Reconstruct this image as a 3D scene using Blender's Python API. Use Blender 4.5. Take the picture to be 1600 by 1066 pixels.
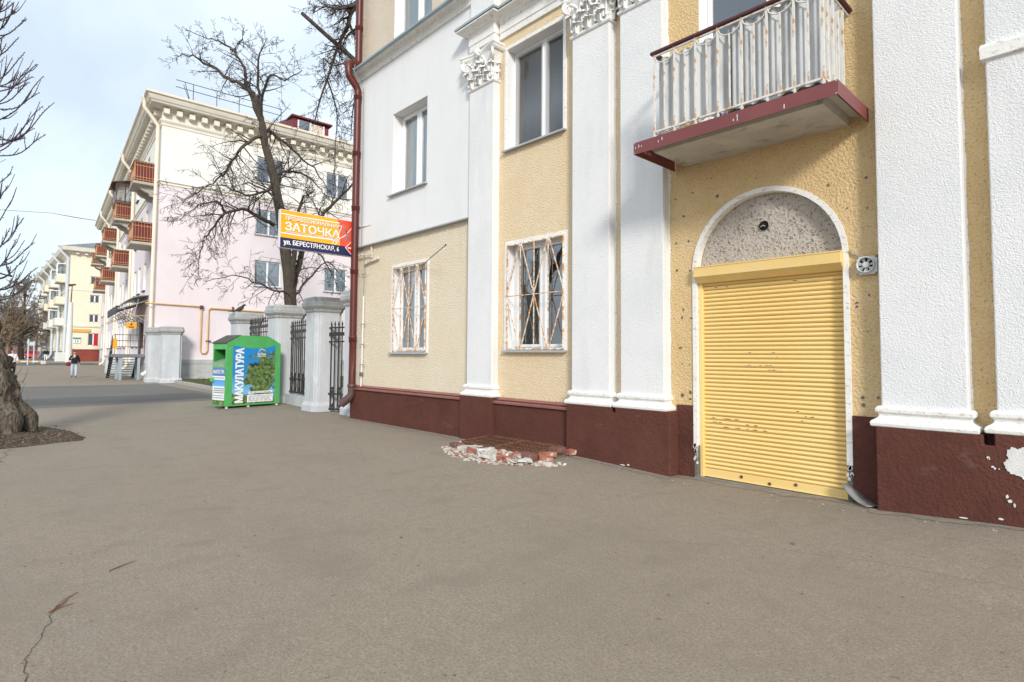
import bpy, math, random
from mathutils import Vector, Matrix, noise
from mathutils.geometry import tessellate_polygon
V = Vector
RAD = math.radians
sc = bpy.context.scene
for o in list(bpy.data.objects):
    bpy.data.objects.remove(o)
COL = sc.collection

# ------------------------------------------------------------------ camera
cam = bpy.data.cameras.new('camera'); co = bpy.data.objects.new('camera', cam); COL.objects.link(co)
cam.sensor_width = 36; cam.lens = 899.0/1600*36; cam.shift_y = -21.29/1600
cam.clip_start = .05; cam.clip_end = 3000
YAW, PIT, ROL = RAD(46.907), RAD(2.7911), RAD(.4017)
vv = V((-math.sin(YAW)*math.cos(PIT), math.cos(YAW)*math.cos(PIT), math.sin(PIT)))
rr = V((math.cos(YAW), math.sin(YAW), 0)); uu = rr.cross(vv)
r2 = math.cos(ROL)*rr+math.sin(ROL)*uu; u2 = -math.sin(ROL)*rr+math.cos(ROL)*uu
co.matrix_world = Matrix(((r2.x, u2.x, -vv.x, 0), (r2.y, u2.y, -vv.y, 0), (r2.z, u2.z, -vv.z, 1.6), (0, 0, 0, 1)))
sc.camera = co
# ------------------------------------------------------------------ sky, sun, exposure
SUN_EL = 26.0
SUN_AZ = math.atan2(.845, -.535)              # direction to the sun, from +Y towards +X
w = bpy.data.worlds.new('World'); sc.world = w; w.use_nodes = True
nt = w.node_tree; nt.nodes.clear()
def N(t, **k):
    n = nt.nodes.new(t)
    for a, b in k.items(): setattr(n, a, b)
    return n
sky = N('ShaderNodeTexSky', sky_type='NISHITA', sun_disc=False, sun_elevation=RAD(SUN_EL), sun_rotation=SUN_AZ,
        air_density=1.0, dust_density=2.0, ozone_density=1.0, altitude=200)
tc = N('ShaderNodeTexCoord'); sep = N('ShaderNodeSeparateXYZ'); nt.links.new(tc.outputs['Generated'], sep.inputs[0])
mx = N('ShaderNodeMath', operation='MAXIMUM'); nt.links.new(sep.outputs['Z'], mx.inputs[0]); mx.inputs[1].default_value = 0
ad = N('ShaderNodeMath', operation='ADD'); nt.links.new(mx.outputs[0], ad.inputs[0]); ad.inputs[1].default_value = .22
dx = N('ShaderNodeMath', operation='DIVIDE'); dy = N('ShaderNodeMath', operation='DIVIDE')
nt.links.new(sep.outputs['X'], dx.inputs[0]); nt.links.new(sep.outputs['Y'], dy.inputs[0])
nt.links.new(ad.outputs[0], dx.inputs[1]); nt.links.new(ad.outputs[0], dy.inputs[1])
cb = N('ShaderNodeCombineXYZ'); nt.links.new(dx.outputs[0], cb.inputs[0]); nt.links.new(dy.outputs[0], cb.inputs[1])
mp = N('ShaderNodeMapping'); nt.links.new(cb.outputs[0], mp.inputs[0]); mp.inputs['Scale'].default_value = (.8, 1.6, 1); mp.inputs['Rotation'].default_value = (0, 0, .5)
nz = N('ShaderNodeTexNoise'); nt.links.new(mp.outputs[0], nz.inputs['Vector']); nz.inputs['Scale'].default_value = 1.1; nz.inputs['Detail'].default_value = 5; nz.inputs['Roughness'].default_value = .5
cr = N('ShaderNodeMapRange'); nt.links.new(nz.outputs['Fac'], cr.inputs['Value'])
cr.inputs['From Min'].default_value = .34; cr.inputs['From Max'].default_value = .64; cr.inputs['To Min'].default_value = .60; cr.inputs['To Max'].default_value = .96
mix = N('ShaderNodeMix', data_type='RGBA'); nt.links.new(cr.outputs[0], mix.inputs['Factor'])
nt.links.new(sky.outputs[0], mix.inputs['A']); mix.inputs['B'].default_value = (7.9, 9.0, 10.0, 1)
bg = N('ShaderNodeBackground'); nt.links.new(mix.outputs['Result'], bg.inputs['Color']); bg.inputs['Strength'].default_value = .075
out = N('ShaderNodeOutputWorld'); nt.links.new(bg.outputs[0], out.inputs[0])

sl = bpy.data.lights.new('sun', 'SUN'); so = bpy.data.objects.new('sun', sl); COL.objects.link(so)
sl.energy = 1.8; sl.angle = RAD(11); sl.color = (1, .95, .87)
ce = math.cos(RAD(SUN_EL))
sd = V((math.sin(SUN_AZ)*ce, math.cos(SUN_AZ)*ce, math.sin(RAD(SUN_EL))))
so.rotation_euler = sd.to_track_quat('Z', 'Y').to_euler(); so.location = (20, -10, 30)
vs = sc.view_settings
vs.view_transform = 'Standard'; vs.look = 'None'; vs.gamma = 1; vs.use_curve_mapping = False; vs.exposure = 0.78
sc.cycles.max_bounces = 8; sc.cycles.diffuse_bounces = 4; sc.cycles.glossy_bounces = 3; sc.cycles.transparent_max_bounces = 12
sc.cycles.use_denoising = True

# ------------------------------------------------------------------ materials
MATS = {}
def M(name, col, rough=.85, layers=(), bump=(), metal=0., spec=.35, coords='Object', lum=None):
    """layers: (kind, scale, lo, hi, colour[, fac[, stretch]]); bump: (kind, scale, strength, distance)"""
    m = bpy.data.materials.new(name); m.use_nodes = True; t = m.node_tree; nd = t.nodes; b = nd['Principled BSDF']
    MATS[name] = m
    b.inputs['Roughness'].default_value = rough; b.inputs['Metallic'].default_value = metal
    b.inputs['Specular IOR Level'].default_value = spec
    tcn = nd.new('ShaderNodeTexCoord'); src = tcn.outputs[coords]
    def tex(kind, scale, stretch=None):
        s = src
        if stretch:
            mpn = nd.new('ShaderNodeMapping'); t.links.new(src, mpn.inputs[0]); mpn.inputs['Scale'].default_value = stretch; s = mpn.outputs[0]
        if kind == 'voro':
            x = nd.new('ShaderNodeTexVoronoi'); x.inputs['Scale'].default_value = scale; t.links.new(s, x.inputs['Vector']); return x.outputs['Distance']
        if kind == 'cell':
            x = nd.new('ShaderNodeTexVoronoi'); x.inputs['Scale'].default_value = scale; t.links.new(s, x.inputs['Vector'])
            sp = nd.new('ShaderNodeSeparateColor'); t.links.new(x.outputs['Color'], sp.inputs[0]); return sp.outputs[0]
        x = nd.new('ShaderNodeTexNoise'); x.inputs['Scale'].default_value = scale; t.links.new(s, x.inputs['Vector'])
        x.inputs['Detail'].default_value = 3 if kind == 'fine' else 6; x.inputs['Roughness'].default_value = .6; return x.outputs['Fac']
    cur = None
    for L in layers:
        kind, scale, lo, hi, c = L[:5]; fac = L[5] if len(L) > 5 else 1; st = L[6] if len(L) > 6 else None
        f = tex(kind, scale, st)
        mr = nd.new('ShaderNodeMapRange'); t.links.new(f, mr.inputs['Value'])
        mr.inputs['From Min'].default_value = lo; mr.inputs['From Max'].default_value = hi; mr.inputs['To Max'].default_value = fac
        mxn = nd.new('ShaderNodeMix'); mxn.data_type = 'RGBA'; t.links.new(mr.outputs[0], mxn.inputs['Factor'])
        if cur is None: mxn.inputs['A'].default_value = (*col, 1)
        else: t.links.new(cur, mxn.inputs['A'])
        mxn.inputs['B'].default_value = (*c, 1); cur = mxn.outputs['Result']
    if cur is None: b.inputs['Base Color'].default_value = (*col, 1)
    else: t.links.new(cur, b.inputs['Base Color'])
    nrm = None
    for kind, scale, stg, dist, *st in bump:
        f = tex(kind, scale, st[0] if st else None)
        bn = nd.new('ShaderNodeBump'); bn.inputs['Strength'].default_value = stg; bn.inputs['Distance'].default_value = dist
        t.links.new(f, bn.inputs['Height'])
        if nrm: t.links.new(nrm, bn.inputs['Normal'])
        nrm = bn.outputs[0]
    if nrm: t.links.new(nrm, b.inputs['Normal'])
    return m

def glass(name, tint, refl=.12, dark=.0):
    m = bpy.data.materials.new(name); m.use_nodes = True; t = m.node_tree; t.nodes.clear(); MATS[name] = m
    tr = t.nodes.new('ShaderNodeBsdfTransparent'); tr.inputs[0].default_value = (*tint, 1)
    gl = t.nodes.new('ShaderNodeBsdfGlossy'); gl.inputs['Roughness'].default_value = .01; gl.inputs['Color'].default_value = (.95, .97, 1, 1)
    lw = t.nodes.new('ShaderNodeLayerWeight'); lw.inputs['Blend'].default_value = .35
    mr = t.nodes.new('ShaderNodeMapRange'); t.links.new(lw.outputs['Fresnel'], mr.inputs['Value']); mr.inputs['To Min'].default_value = refl; mr.inputs['To Max'].default_value = 1
    mi = t.nodes.new('ShaderNodeMixShader'); t.links.new(mr.outputs[0], mi.inputs[0]); t.links.new(tr.outputs[0], mi.inputs[1]); t.links.new(gl.outputs[0], mi.inputs[2])
    # slight waviness of the pane
    tcn = t.nodes.new('ShaderNodeTexCoord'); nzn = t.nodes.new('ShaderNodeTexNoise'); nzn.inputs['Scale'].default_value = 2.2; nzn.inputs['Detail'].default_value = 1
    bn = t.nodes.new('ShaderNodeBump'); bn.inputs['Strength'].default_value = .08; bn.inputs['Distance'].default_value = .03
    t.links.new(tcn.outputs['Object'], nzn.inputs['Vector']); t.links.new(nzn.outputs['Fac'], bn.inputs['Height']); t.links.new(bn.outputs[0], gl.inputs['Normal'])
    o = t.nodes.new('ShaderNodeOutputMaterial'); t.links.new(mi.outputs[0], o.inputs[0]); return m

STUC = [('fine', 38, .9, .035), ('noise', 11, .35, .02)]
M('ochre_stucco', (0.801, 0.633, 0.416), .95, [('noise', 2.6, .56, .76, (0.624, 0.477, 0.307), .45, (1, 1, .14)), ('noise', .9, .35, .75, (0.832, 0.694, 0.499)), ('noise', 6, .4, .75, (0.749, 0.566, 0.333), .5), ('fine', 46, .60, .72, (0.416, 0.266, 0.115), .7), ('noise', 2.2, .66, .8, (0.686, 0.533, 0.358), .5)], STUC)
M('ochre_pale', (0.832, 0.721, 0.550), .95, [('noise', 2.6, .56, .76, (0.686, 0.572, 0.435), .45, (1, 1, .14)), ('noise', .9, .35, .75, (0.853, 0.770, 0.627)), ('noise', 6, .4, .75, (0.801, 0.660, 0.461), .5), ('fine', 50, .60, .72, (0.520, 0.374, 0.218), .6), ('noise', 2.2, .68, .8, (0.686, 0.594, 0.486), .4)], [('fine', 36, 1, .04), ('noise', 12, .35, .02)])
M('ochre_deep', (0.718, 0.516, 0.267), .95, [('noise', 2.6, .56, .76, (0.524, 0.360, 0.182), .45, (1, 1, .14)), ('noise', .9, .35, .75, (0.775, 0.588, 0.338)), ('noise', 6, .4, .75, (0.638, 0.432, 0.195), .5), ('fine', 42, .58, .70, (0.228, 0.120, 0.039), .8), ('noise', 2.2, .68, .8, (0.570, 0.408, 0.234), .4)], [('fine', 34, .9, .035), ('noise', 10, .35, .02)])
M('beige_stucco', (.74, .64, .52), .95, [('noise', 1.2, .4, .7, (.68, .57, .44)), ('fine', 55, .60, .72, (.40, .30, .22), .6)], [('fine', 40, 1, .035)])
M('white_stucco', (.82, .82, .82), .92, [('noise', 2.6, .53, .72, (.63, .635, .635), .6, (1, 1, .14)), ('noise', 1.1, .45, .75, (.75, .755, .77)), ('fine', 52, .64, .74, (.50, .51, .53), .6), ('noise', 14, .62, .8, (.70, .70, .71), .5)], [('fine', 75, 1, .012), ('fine', 42, .5, .011)])
M('white_render', (.77, .77, .775), .9, [('noise', 2.6, .54, .74, (.64, .64, .635), .5, (1, 1, .14)), ('noise', .7, .4, .7, (.73, .735, .745)), ('noise', 6, .5, .8, (.70, .70, .70), .3, (1, 1, .25))], [('fine', 90, .25, .004)])
M('white_moulding', (.82, .81, .785), .75, [('noise', 3, .45, .75, (.76, .745, .70)), ('noise', 13, .585, .64, (.56, .49, .37), .75, (1, 1, 2)), ('noise', 22, .62, .66, (.42, .44, .46), .9, (1, 1, 2)), ('noise', 5, .56, .75, (.66, .64, .59), .6)], [('fine', 30, .4, .01)])
M('capital_plaster', (.80, .795, .78), .8, [('noise', 5, .45, .75, (.70, .69, .67)), ('noise', 18, .62, .75, (.56, .55, .53), .6)], [('fine', 40, .3, .008)])
M('brown_plinth', (.108, .041, .031), .9, [('noise', 1.3, .4, .7, (.128, .05, .038)), ('noise', 5, .5, .8, (.072, .034, .03), .7), ('noise', 2.4, .64, .80, (.24, .17, .15), .45, (1, 1, 2.6)), ('noise', 1.1, .58, .72, (.085, .034, .026), .7), ('noise', 33, .76, .78, (.6, .56, .52), .8)], [('fine', 30, .7, .02), ('noise', 6, .45, .035), ('noise', 2, .3, .04)], spec=.15)
M('brown_flashing', (.24, .10, .085), .5, [('noise', 4, .4, .7, (.29, .13, .105)), ('noise', 30, .68, .74, (.40, .30, .28), .6)], [('noise', 3, .2, .01)])
M('zinc_flashing', (.36, .43, .47), .45, [('noise', 3, .4, .7, (.29, .36, .40))], metal=.3)
M('red_metal', (.105, .016, .011), .42, [('noise', 2, .4, .7, (.085, .014, .010)), ('noise', 26, .73, .76, (.7, .66, .62), .9), ('noise', 9, .66, .74, (.10, .03, .025), .7)], spec=.5)
M('brown_pipe', (.085, .048, .038), .4, [('noise', 6, .45, .7, (.11, .06, .05))], spec=.5)
M('maroon_fascia', (.185, .048, .048), .42, [('noise', 2, .4, .7, (.215, .06, .058)), ('noise', 34, .74, .76, (.8, .78, .75), .9)], spec=.45)
M('maroon_dark', (.085, .026, .026), .5, [('noise', 6, .45, .7, (.12, .04, .038))])
M('shutter_yellow', (0.847, 0.595, 0.224), .42, [('noise', 1.3, .4, .72, (0.860, 0.642, 0.272)), ('noise', 5, .55, .8, (0.788, 0.530, 0.184), .5, (1, 1, 3)), ('noise', 24, .73, .76, (0.295, 0.205, 0.096), .7)], spec=.45)
M('shutter_box', (0.792, 0.541, 0.185), .45, [('noise', 1.5, .4, .7, (0.832, 0.627, 0.290)), ('noise', 6, .5, .75, (0.733, 0.570, 0.317), .5, (3, 3, .4))], spec=.4)
M('pvc_white', (.84, .85, .86), .35, [('noise', 3, .5, .8, (.78, .79, .80))], spec=.5)
M('sill_grey', (.46, .48, .50), .45, [('noise', 5, .4, .7, (.40, .41, .42))], metal=.2)
M('rust_paint', (.80, .76, .69), .75, [('noise', 11, .45, .56, (.62, .28, .075)), ('noise', 30, .56, .66, (.36, .13, .04), .7)], [('fine', 80, .4, .003)])
M('rust', (.17, .078, .045), .9, [('noise', 9, .4, .7, (.10, .046, .03)), ('noise', 30, .55, .7, (.27, .12, .06))], [('fine', 90, .4, .004)])
M('rail_paint', (.70, .68, .64), .75, [('noise', 20, .53, .61, (.50, .26, .10), .9, (1, 1, .35)), ('noise', 5, .5, .75, (.58, .55, .50), .7)], [('fine', 80, .3, .003)])
M('asbestos_sheet', (.56, .57, .575), .9, [('noise', 3, .42, .66, (.40, .41, .41), 1, (2.5, 1, .5)), ('noise', 7, .58, .76, (.22, .22, .21), .75, (2, 1, .35)), ('noise', 40, .68, .74, (.28, .25, .2), .7)], [('fine', 60, .3, .004)])
M('old_concrete', (.46, .43, .39), .95, [('noise', 2.5, .4, .65, (.56, .53, .48)), ('noise', 3.2, .54, .68, (.24, .22, .195), .75), ('noise', 30, .6, .75, (.26, .24, .22), .5)], [('noise', 12, .5, .02), ('fine', 60, .4, .006)])
M('tympanum_render', (.52, .47, .42), .95, [('noise', 2.5, .4, .7, (.60, .55, .49)), ('fine', 34, .56, .64, (.19, .15, .12), .85), ('fine', 60, .58, .68, (.22, .18, .15), .6)], [('fine', 34, 1, .04)])
M('gate_plaster', (0.550, 0.569, 0.594), .92, [('noise', 1.6, .4, .7, (0.450, 0.469, 0.494), 1, (1, 1, .45)), ('noise', 5, .55, .75, (0.700, 0.706, 0.712), .7, (1, 1, .5)), ('noise', 24, .66, .74, (0.325, 0.325, 0.312), .6)], [('fine', 40, .35, .01)])
M('gate_cap', (.36, .365, .365), .95, [('noise', 3, .4, .7, (.45, .455, .45)), ('noise', 9, .52, .7, (.27, .27, .26), .8)], [('noise', 12, .6, .03)])
M('black_iron', (.022, .022, .024), .5, [('noise', 12, .55, .75, (.05, .045, .04))], spec=.5)
M('interior_dark', (.03, .03, .032), 1)
M('interior_mid', (.16, .17, .17), 1, [('noise', 2, .4, .7, (.10, .11, .11))])
M('curtain', (.52, .56, .53), .95, [('noise', 9, .4, .7, (.36, .40, .38), 1, (2, 1, .12))])
M('curtain_pale', (.66, .70, .66), .95, [('noise', 7, .4, .7, (.50, .56, .52), 1, (2, 1, .1))])
M('black', (.012, .012, .012), .9)
M('mortar_grey', (.125, .115, .10), .95, [('noise', 20, .4, .7, (.18, .165, .15))])
M('fan_plastic', (.62, .63, .63), .4, [('noise', 9, .5, .75, (.46, .46, .45))])
M('cable_grey', (.30, .30, .30), .6)
M('cable_white', (.74, .74, .74), .5)
M('steel_bar', (.45, .45, .44), .5, [('noise', 12, .5, .7, (.40, .22, .12), .8)], metal=.4)
M('brick_red', (.33, .12, .085), .95, [('noise', 7, .42, .62, (.42, .19, .12)), ('noise', 5, .58, .66, (.74, .70, .66), .95), ('noise', 21, .56, .7, (.17, .08, .065))], [('fine', 45, .6, .012)])
M('brick_brown', (.16, .075, .06), .95, [('noise', 6, .45, .65, (.20, .095, .07)), ('noise', 6, .64, .7, (.68, .64, .6), .9)], [('fine', 45, .6, .012)])
M('plaster_rubble', (.56, .54, .50), .95, [('noise', 5, .45, .65, (.38, .355, .32)), ('noise', 11, .56, .7, (.22, .16, .13)), ('noise', 6, .62, .68, (.74, .73, .71))], [('fine', 40, .6, .012)])
M('patch_white', (.74, .73, .71), .95, [('noise', 6, .45, .7, (.56, .55, .54)), ('noise', 20, .6, .75, (.45, .44, .43), .6)], [('fine', 50, .5, .008)])
M('green_paint', (.085, .40, .115), .45, [('noise', 3, .45, .7, (.10, .46, .14)), ('noise', 5, .60, .74, (.30, .55, .33), .6), ('noise', 9, .62, .74, (.07, .25, .075), .5)], spec=.45)
M('bin_dark', (.075, .07, .065), .8, [('noise', 5, .45, .7, (.11, .10, .09))])
M('bin_inside', (.03, .20, .045), .7)
M('bin_chute', (.20, .34, .20), .5, [('noise', 14, .5, .7, (.45, .52, .42))])
M('sticker_white', (.80, .81, .82), .5, [('noise', 12, .55, .8, (.66, .68, .70))])
M('sticker_blue', (.10, .19, .42), .5)
M('print_navy', (.022, .022, .085), .45)
M('print_orange', (.90, .42, .015), .4, [('noise', 1.6, .4, .75, (.88, .36, .012)), ('noise', 20, .72, .75, (.9, .75, .5), .8)], spec=.4)
M('print_red', (.78, .075, .035), .4, [('noise', 3, .4, .7, (.84, .15, .06))], spec=.4)
M('print_red_pure', (.72, .028, .02), .4)
M('print_white', (.85, .85, .85), .5)
M('print_outline', (.30, .16, .10), .5)
M('print_grey', (.22, .23, .27), .5)
M('sign_side', (.70, .72, .76), .5, [('noise', 9, .5, .75, (.58, .60, .64))])
M('sign_orange', (.80, .36, .03), .5)
M('bark_dark', (.062, .050, .040), .95, [('noise', 6, .4, .65, (.10, .083, .066), 1, (3, 3, .6)), ('noise', 2, .55, .75, (.075, .075, .045), .7)], [('noise', 14, .7, .04, (2.5, 2.5, .5))])
M('twig_dark', (.050, .038, .036), .9, [('noise', 3, .4, .7, (.075, .058, .05))])
M('twig_violet', (.060, .048, .062), .9, [('noise', 3, .4, .7, (.085, .065, .07))])
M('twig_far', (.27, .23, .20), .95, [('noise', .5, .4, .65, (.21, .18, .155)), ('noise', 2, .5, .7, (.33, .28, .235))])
M('bark_grey', (.15, .122, .094), .95, [('noise', 5, .38, .62, (.25, .21, .17), 1, (2.4, 2.4, .7)), ('noise', 9, .48, .58, (.07, .057, .045), .85, (2.4, 2.4, .5)), ('noise', 2, .58, .75, (.115, .12, .07), .6)], [('noise', 7, 1, .16, (2.6, 2.6, .55)), ('noise', 22, .8, .04, (1.5, 1.5, .7))])
M('sucker_twig', (.22, .155, .075), .85, [('noise', 4, .4, .7, (.16, .10, .06))])
M('soil', (.060, .043, .032), 1, [('noise', 6, .4, .65, (.10, .072, .052)), ('cell', 38, .72, .8, (.19, .14, .09), .8), ('noise', 2, .5, .7, (.045, .034, .027))], [('noise', 18, .9, .04)])
M('leaf_litter', (.16, .10, .055), .9, [('noise', 9, .4, .7, (.26, .18, .11))])
M('grass', (.085, .135, .032), .9, [('noise', 1.2, .4, .65, (.14, .125, .05)), ('noise', 4, .5, .7, (.035, .07, .018))])
M('kerb_stone', (.40, .39, .37), .95, [('noise', 6, .4, .7, (.30, .29, .275))], [('fine', 40, .4, .008)])
M('pink_plaster', (.72, .635, .66), .92, [('noise', 2.6, .56, .76, (.62, .55, .57), .45, (1, 1, .14)), ('noise', .35, .4, .65, (.755, .69, .71)), ('noise', 1.3, .5, .75, (.68, .595, .62), .6, (1, 1, .35)), ('noise', 5, .6, .8, (.74, .68, .68), .4)], [('fine', 25, .15, .004)])
M('cream_plaster', (.80, .785, .735), .92, [('noise', .6, .4, .7, (.77, .75, .69)), ('noise', 3, .6, .8, (.70, .65, .56), .5)])
M('cream_trim', (.76, .72, .63), .85, [('noise', 1.2, .45, .7, (.66, .62, .53))])
M('cream_pipe', (.80, .72, .60), .5, [('noise', 1, .4, .7, (.74, .65, .52))])
M('red_roof', (.20, .035, .042), .5, [('noise', 1, .4, .7, (.15, .028, .035))])
M('rail_blue', (.10, .11, .19), .5)
M('balcony_orange', (.56, .27, .125), .7, [('noise', 2, .4, .7, (.64, .36, .19))])
M('balcony_maroon', (.15, .032, .032), .7)
M('balcony_slab', (.48, .45, .39), .95, [('noise', 2, .4, .7, (.36, .33, .28))])
M('glazing_brown', (.085, .045, .038), .5)
M('gas_pipe', (.64, .43, .20), .5, [('noise', 3, .4, .7, (.65, .36, .14))])
M('concrete_base', (.48, .485, .48), .95, [('noise', 2, .4, .7, (.38, .385, .38), 1, (1, 1, 2))])
M('canopy_black', (.03, .032, .034), .5)
M('canopy_sheet', (.27, .30, .29), .4, [('noise', 2, .4, .7, (.36, .38, .37))])
M('stair_blue', (.33, .39, .44), .6, [('noise', 5, .5, .7, (.26, .31, .35))])
M('stair_tread', (.16, .18, .20), .6)
M('stair_dark', (.05, .05, .055), .6)
M('yellow_plaster', (.80, .735, .58), .92, [('noise', .4, .4, .7, (.76, .69, .53))])
M('far_red_plinth', (.28, .065, .045), .9, [('noise', .8, .4, .7, (.24, .055, .04))])
M('far_grey_plinth', (.17, .17, .19), .9)
M('far_pipe', (.55, .60, .66), .5)
M('far_roof', (.17, .19, .19), .7, [('noise', .7, .4, .7, (.23, .25, .25))])
M('shop_sign', (.72, .42, .11), .6, [('noise', 4, .5, .7, (.60, .30, .08))])
M('teal', (.05, .24, .19), .5)
M('lamp_post_white', (.72, .73, .71), .8, [('noise', .8, .4, .7, (.62, .63, .60), 1, (1, 1, .4))])
M('car_red', (.55, .02, .03), .25, spec=.6)
M('rubber', (.02, .02, .02), .8)
M('far_pink', (.48, .27, .26), .9)
M('skin', (.55, .33, .25), .6)
M('hair_brown', (.09, .055, .035), .7)
M('cloth_black', (.012, .012, .014), .85, [('noise', 8, .5, .7, (.025, .025, .028))])
M('denim_pale', (.50, .58, .66), .9, [('noise', 7, .4, .7, (.40, .48, .57))])
M('cloth_white', (.72, .73, .76), .9)
M('shoe_black', (.015, .014, .016), .6)
M('bag_red', (.20, .018, .03), .5)
M('pigeon_grey', (.045, .048, .055), .7)
M('litter_pale', (.40, .36, .31), .9)
M('twig_red', (.20, .075, .045), .9)
M('weed', (.16, .20, .05), .9)
M('scrap_metal', (.34, .32, .30), .5, [('noise', 8, .45, .7, (.22, .20, .18))], metal=.4)
M('stain_dark', (.055, .047, .04), .9)
M('bark_cut', (.30, .22, .14), .9)
glass('pane_clear', (.90, .94, .93), .26)
glass('pane_dark', (.62, .68, .70), .20)
glass('pane_mesh', (.42, .46, .50), .20)
glass('pane_far', (.55, .62, .68), .25)
# asphalt
M('asphalt', (0.336, 0.279, 0.216), .92, [('noise', .18, .38, .62, (0.383, 0.320, 0.251)), ('noise', .5, .50, .66, (0.274, 0.229, 0.181), .8, (1, 1.7, 1)), ('noise', 1.7, .53, .66, (0.238, 0.198, 0.157), .7, (1.5, 1, 1)), ('noise', .33, .57, .66, (0.362, 0.316, 0.259), .7, (.6, 2.2, 1)), ('noise', 3.3, .60, .70, (0.226, 0.190, 0.149), .6), ('noise', 11, .40, .68, (0.261, 0.215, 0.164), .7), ('fine', 45, .40, .62, (0.238, 0.197, 0.151), .85), ('fine', 150, .42, .64, (0.232, 0.194, 0.151), .7), ('fine', 170, .62, .72, (0.510, 0.441, 0.356), .55), ('fine', 62, .57, .66, (0.414, 0.375, 0.329), .5), ('fine', 74, .58, .66, (0.104, 0.089, 0.073), .6), ('noise', 5.5, .71, .75, (0.151, 0.124, 0.097), .6)], [('fine', 150, .7, .006), ('fine', 45, .5, .008), ('noise', 2.5, .2, .03)])
M('asphalt_drive', (0.154, 0.143, 0.130), .92, [('noise', .4, .4, .65, (0.175, 0.163, 0.149)), ('fine', 80, .45, .7, (0.120, 0.112, 0.102), .5)], [('fine', 100, .45, .006)])
M('asphalt_patch', (0.106, 0.100, 0.097), .92, [('noise', .5, .4, .65, (0.124, 0.117, 0.113)), ('fine', 80, .45, .7, (0.081, 0.076, 0.072), .5)], [('fine', 100, .45, .006)])
M('crack', (.075, .060, .047), 1, [('noise', 9, .4, .65, (.13, .105, .08))])
M('foot_dirt_and_shade', (.255, .215, .170), 1, [('noise', 3, .4, .65, (.30, .255, .205)), ('noise', 14, .5, .7, (.17, .145, .115)), ('fine', 70, .6, .7, (.38, .34, .29), .6)], [('fine', 60, .6, .01)])  # serves the wall-foot dust and the contact shade painted round bin and pillars
M('threshold', (.24, .23, .21), .95, [('noise', 4, .4, .7, (.17, .16, .15))], [('fine', 50, .5, .01)])
# printed tree photo on the paper bin: blue sky with leafy crown (flat print)
def poster():
    m = bpy.data.materials.new('poster_print'); m.use_nodes = True; t = m.node_tree; nd = t.nodes; b = nd['Principled BSDF']; MATS['poster_print'] = m
    b.inputs['Roughness'].default_value = .4
    tcn = nd.new('ShaderNodeTexCoord'); sp = nd.new('ShaderNodeSeparateXYZ'); t.links.new(tcn.outputs['Object'], sp.inputs[0])
    n1 = nd.new('ShaderNodeTexNoise'); n1.inputs['Scale'].default_value = 3.4; n1.inputs['Detail'].default_value = 7; n1.inputs['Roughness'].default_value = .68
    t.links.new(tcn.outputs['Object'], n1.inputs['Vector'])
    def mth(op, a, bb):
        q = nd.new('ShaderNodeMath'); q.operation = op
        for i, x in enumerate((a, bb)):
            if isinstance(x, (int, float)): q.inputs[i].default_value = x
            else: t.links.new(x, q.inputs[i])
        return q.outputs[0]
    # crown: centred right of the middle (object x runs along the front), dense low down
    ex = mth('DIVIDE', mth('SUBTRACT', sp.outputs['X'], 1.22), .58); ez = mth('DIVIDE', mth('SUBTRACT', sp.outputs['Z'], .95), .66)
    d = mth('SQRT', mth('ADD', mth('MULTIPLY', ex, ex), mth('MULTIPLY', ez, ez)), 0)
    f = mth('ADD', mth('SUBTRACT', 1.0, d), mth('MULTIPLY', mth('SUBTRACT', n1.outputs['Fac'], .5), 3.2))
    low = mth('MULTIPLY', mth('SUBTRACT', .45, sp.outputs['Z']), 2.0)
    f = mth('MAXIMUM', f, mth('ADD', low, mth('MULTIPLY', mth('SUBTRACT', n1.outputs['Fac'], .5), 2.5)))
    mr = nd.new('ShaderNodeMapRange'); t.links.new(f, mr.inputs['Value']); mr.inputs['From Min'].default_value = -.02; mr.inputs['From Max'].default_value = .08
    sky_ = nd.new('ShaderNodeValToRGB'); t.links.new(sp.outputs['Z'], sky_.inputs[0])
    sky_.color_ramp.elements[0].color = (.20, .48, .78, 1); sky_.color_ramp.elements[1].color = (.02, .25, .62, 1); sky_.color_ramp.elements[0].position = .5
    n2 = nd.new('ShaderNodeTexNoise'); n2.inputs['Scale'].default_value = 9; n2.inputs['Detail'].default_value = 8; n2.inputs['Roughness'].default_value = .72; t.links.new(tcn.outputs['Object'], n2.inputs['Vector'])
    lf = nd.new('ShaderNodeValToRGB'); t.links.new(n2.outputs['Fac'], lf.inputs[0]); e = lf.color_ramp.elements
    e[0].position = .32; e[0].color = (.015, .03, .018, 1); e[1].position = .72; e[1].color = (.55, .58, .36, 1)
    q = e.new(.45); q.color = (.05, .10, .03, 1); q = e.new(.56); q.color = (.17, .25, .075, 1)
    mi = nd.new('ShaderNodeMix'); mi.data_type = 'RGBA'; t.links.new(mr.outputs[0], mi.inputs['Factor']); t.links.new(sky_.outputs[0], mi.inputs['A']); t.links.new(lf.outputs[0], mi.inputs['B'])
    t.links.new(mi.outputs['Result'], b.inputs['Base Color'])
poster()

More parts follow.
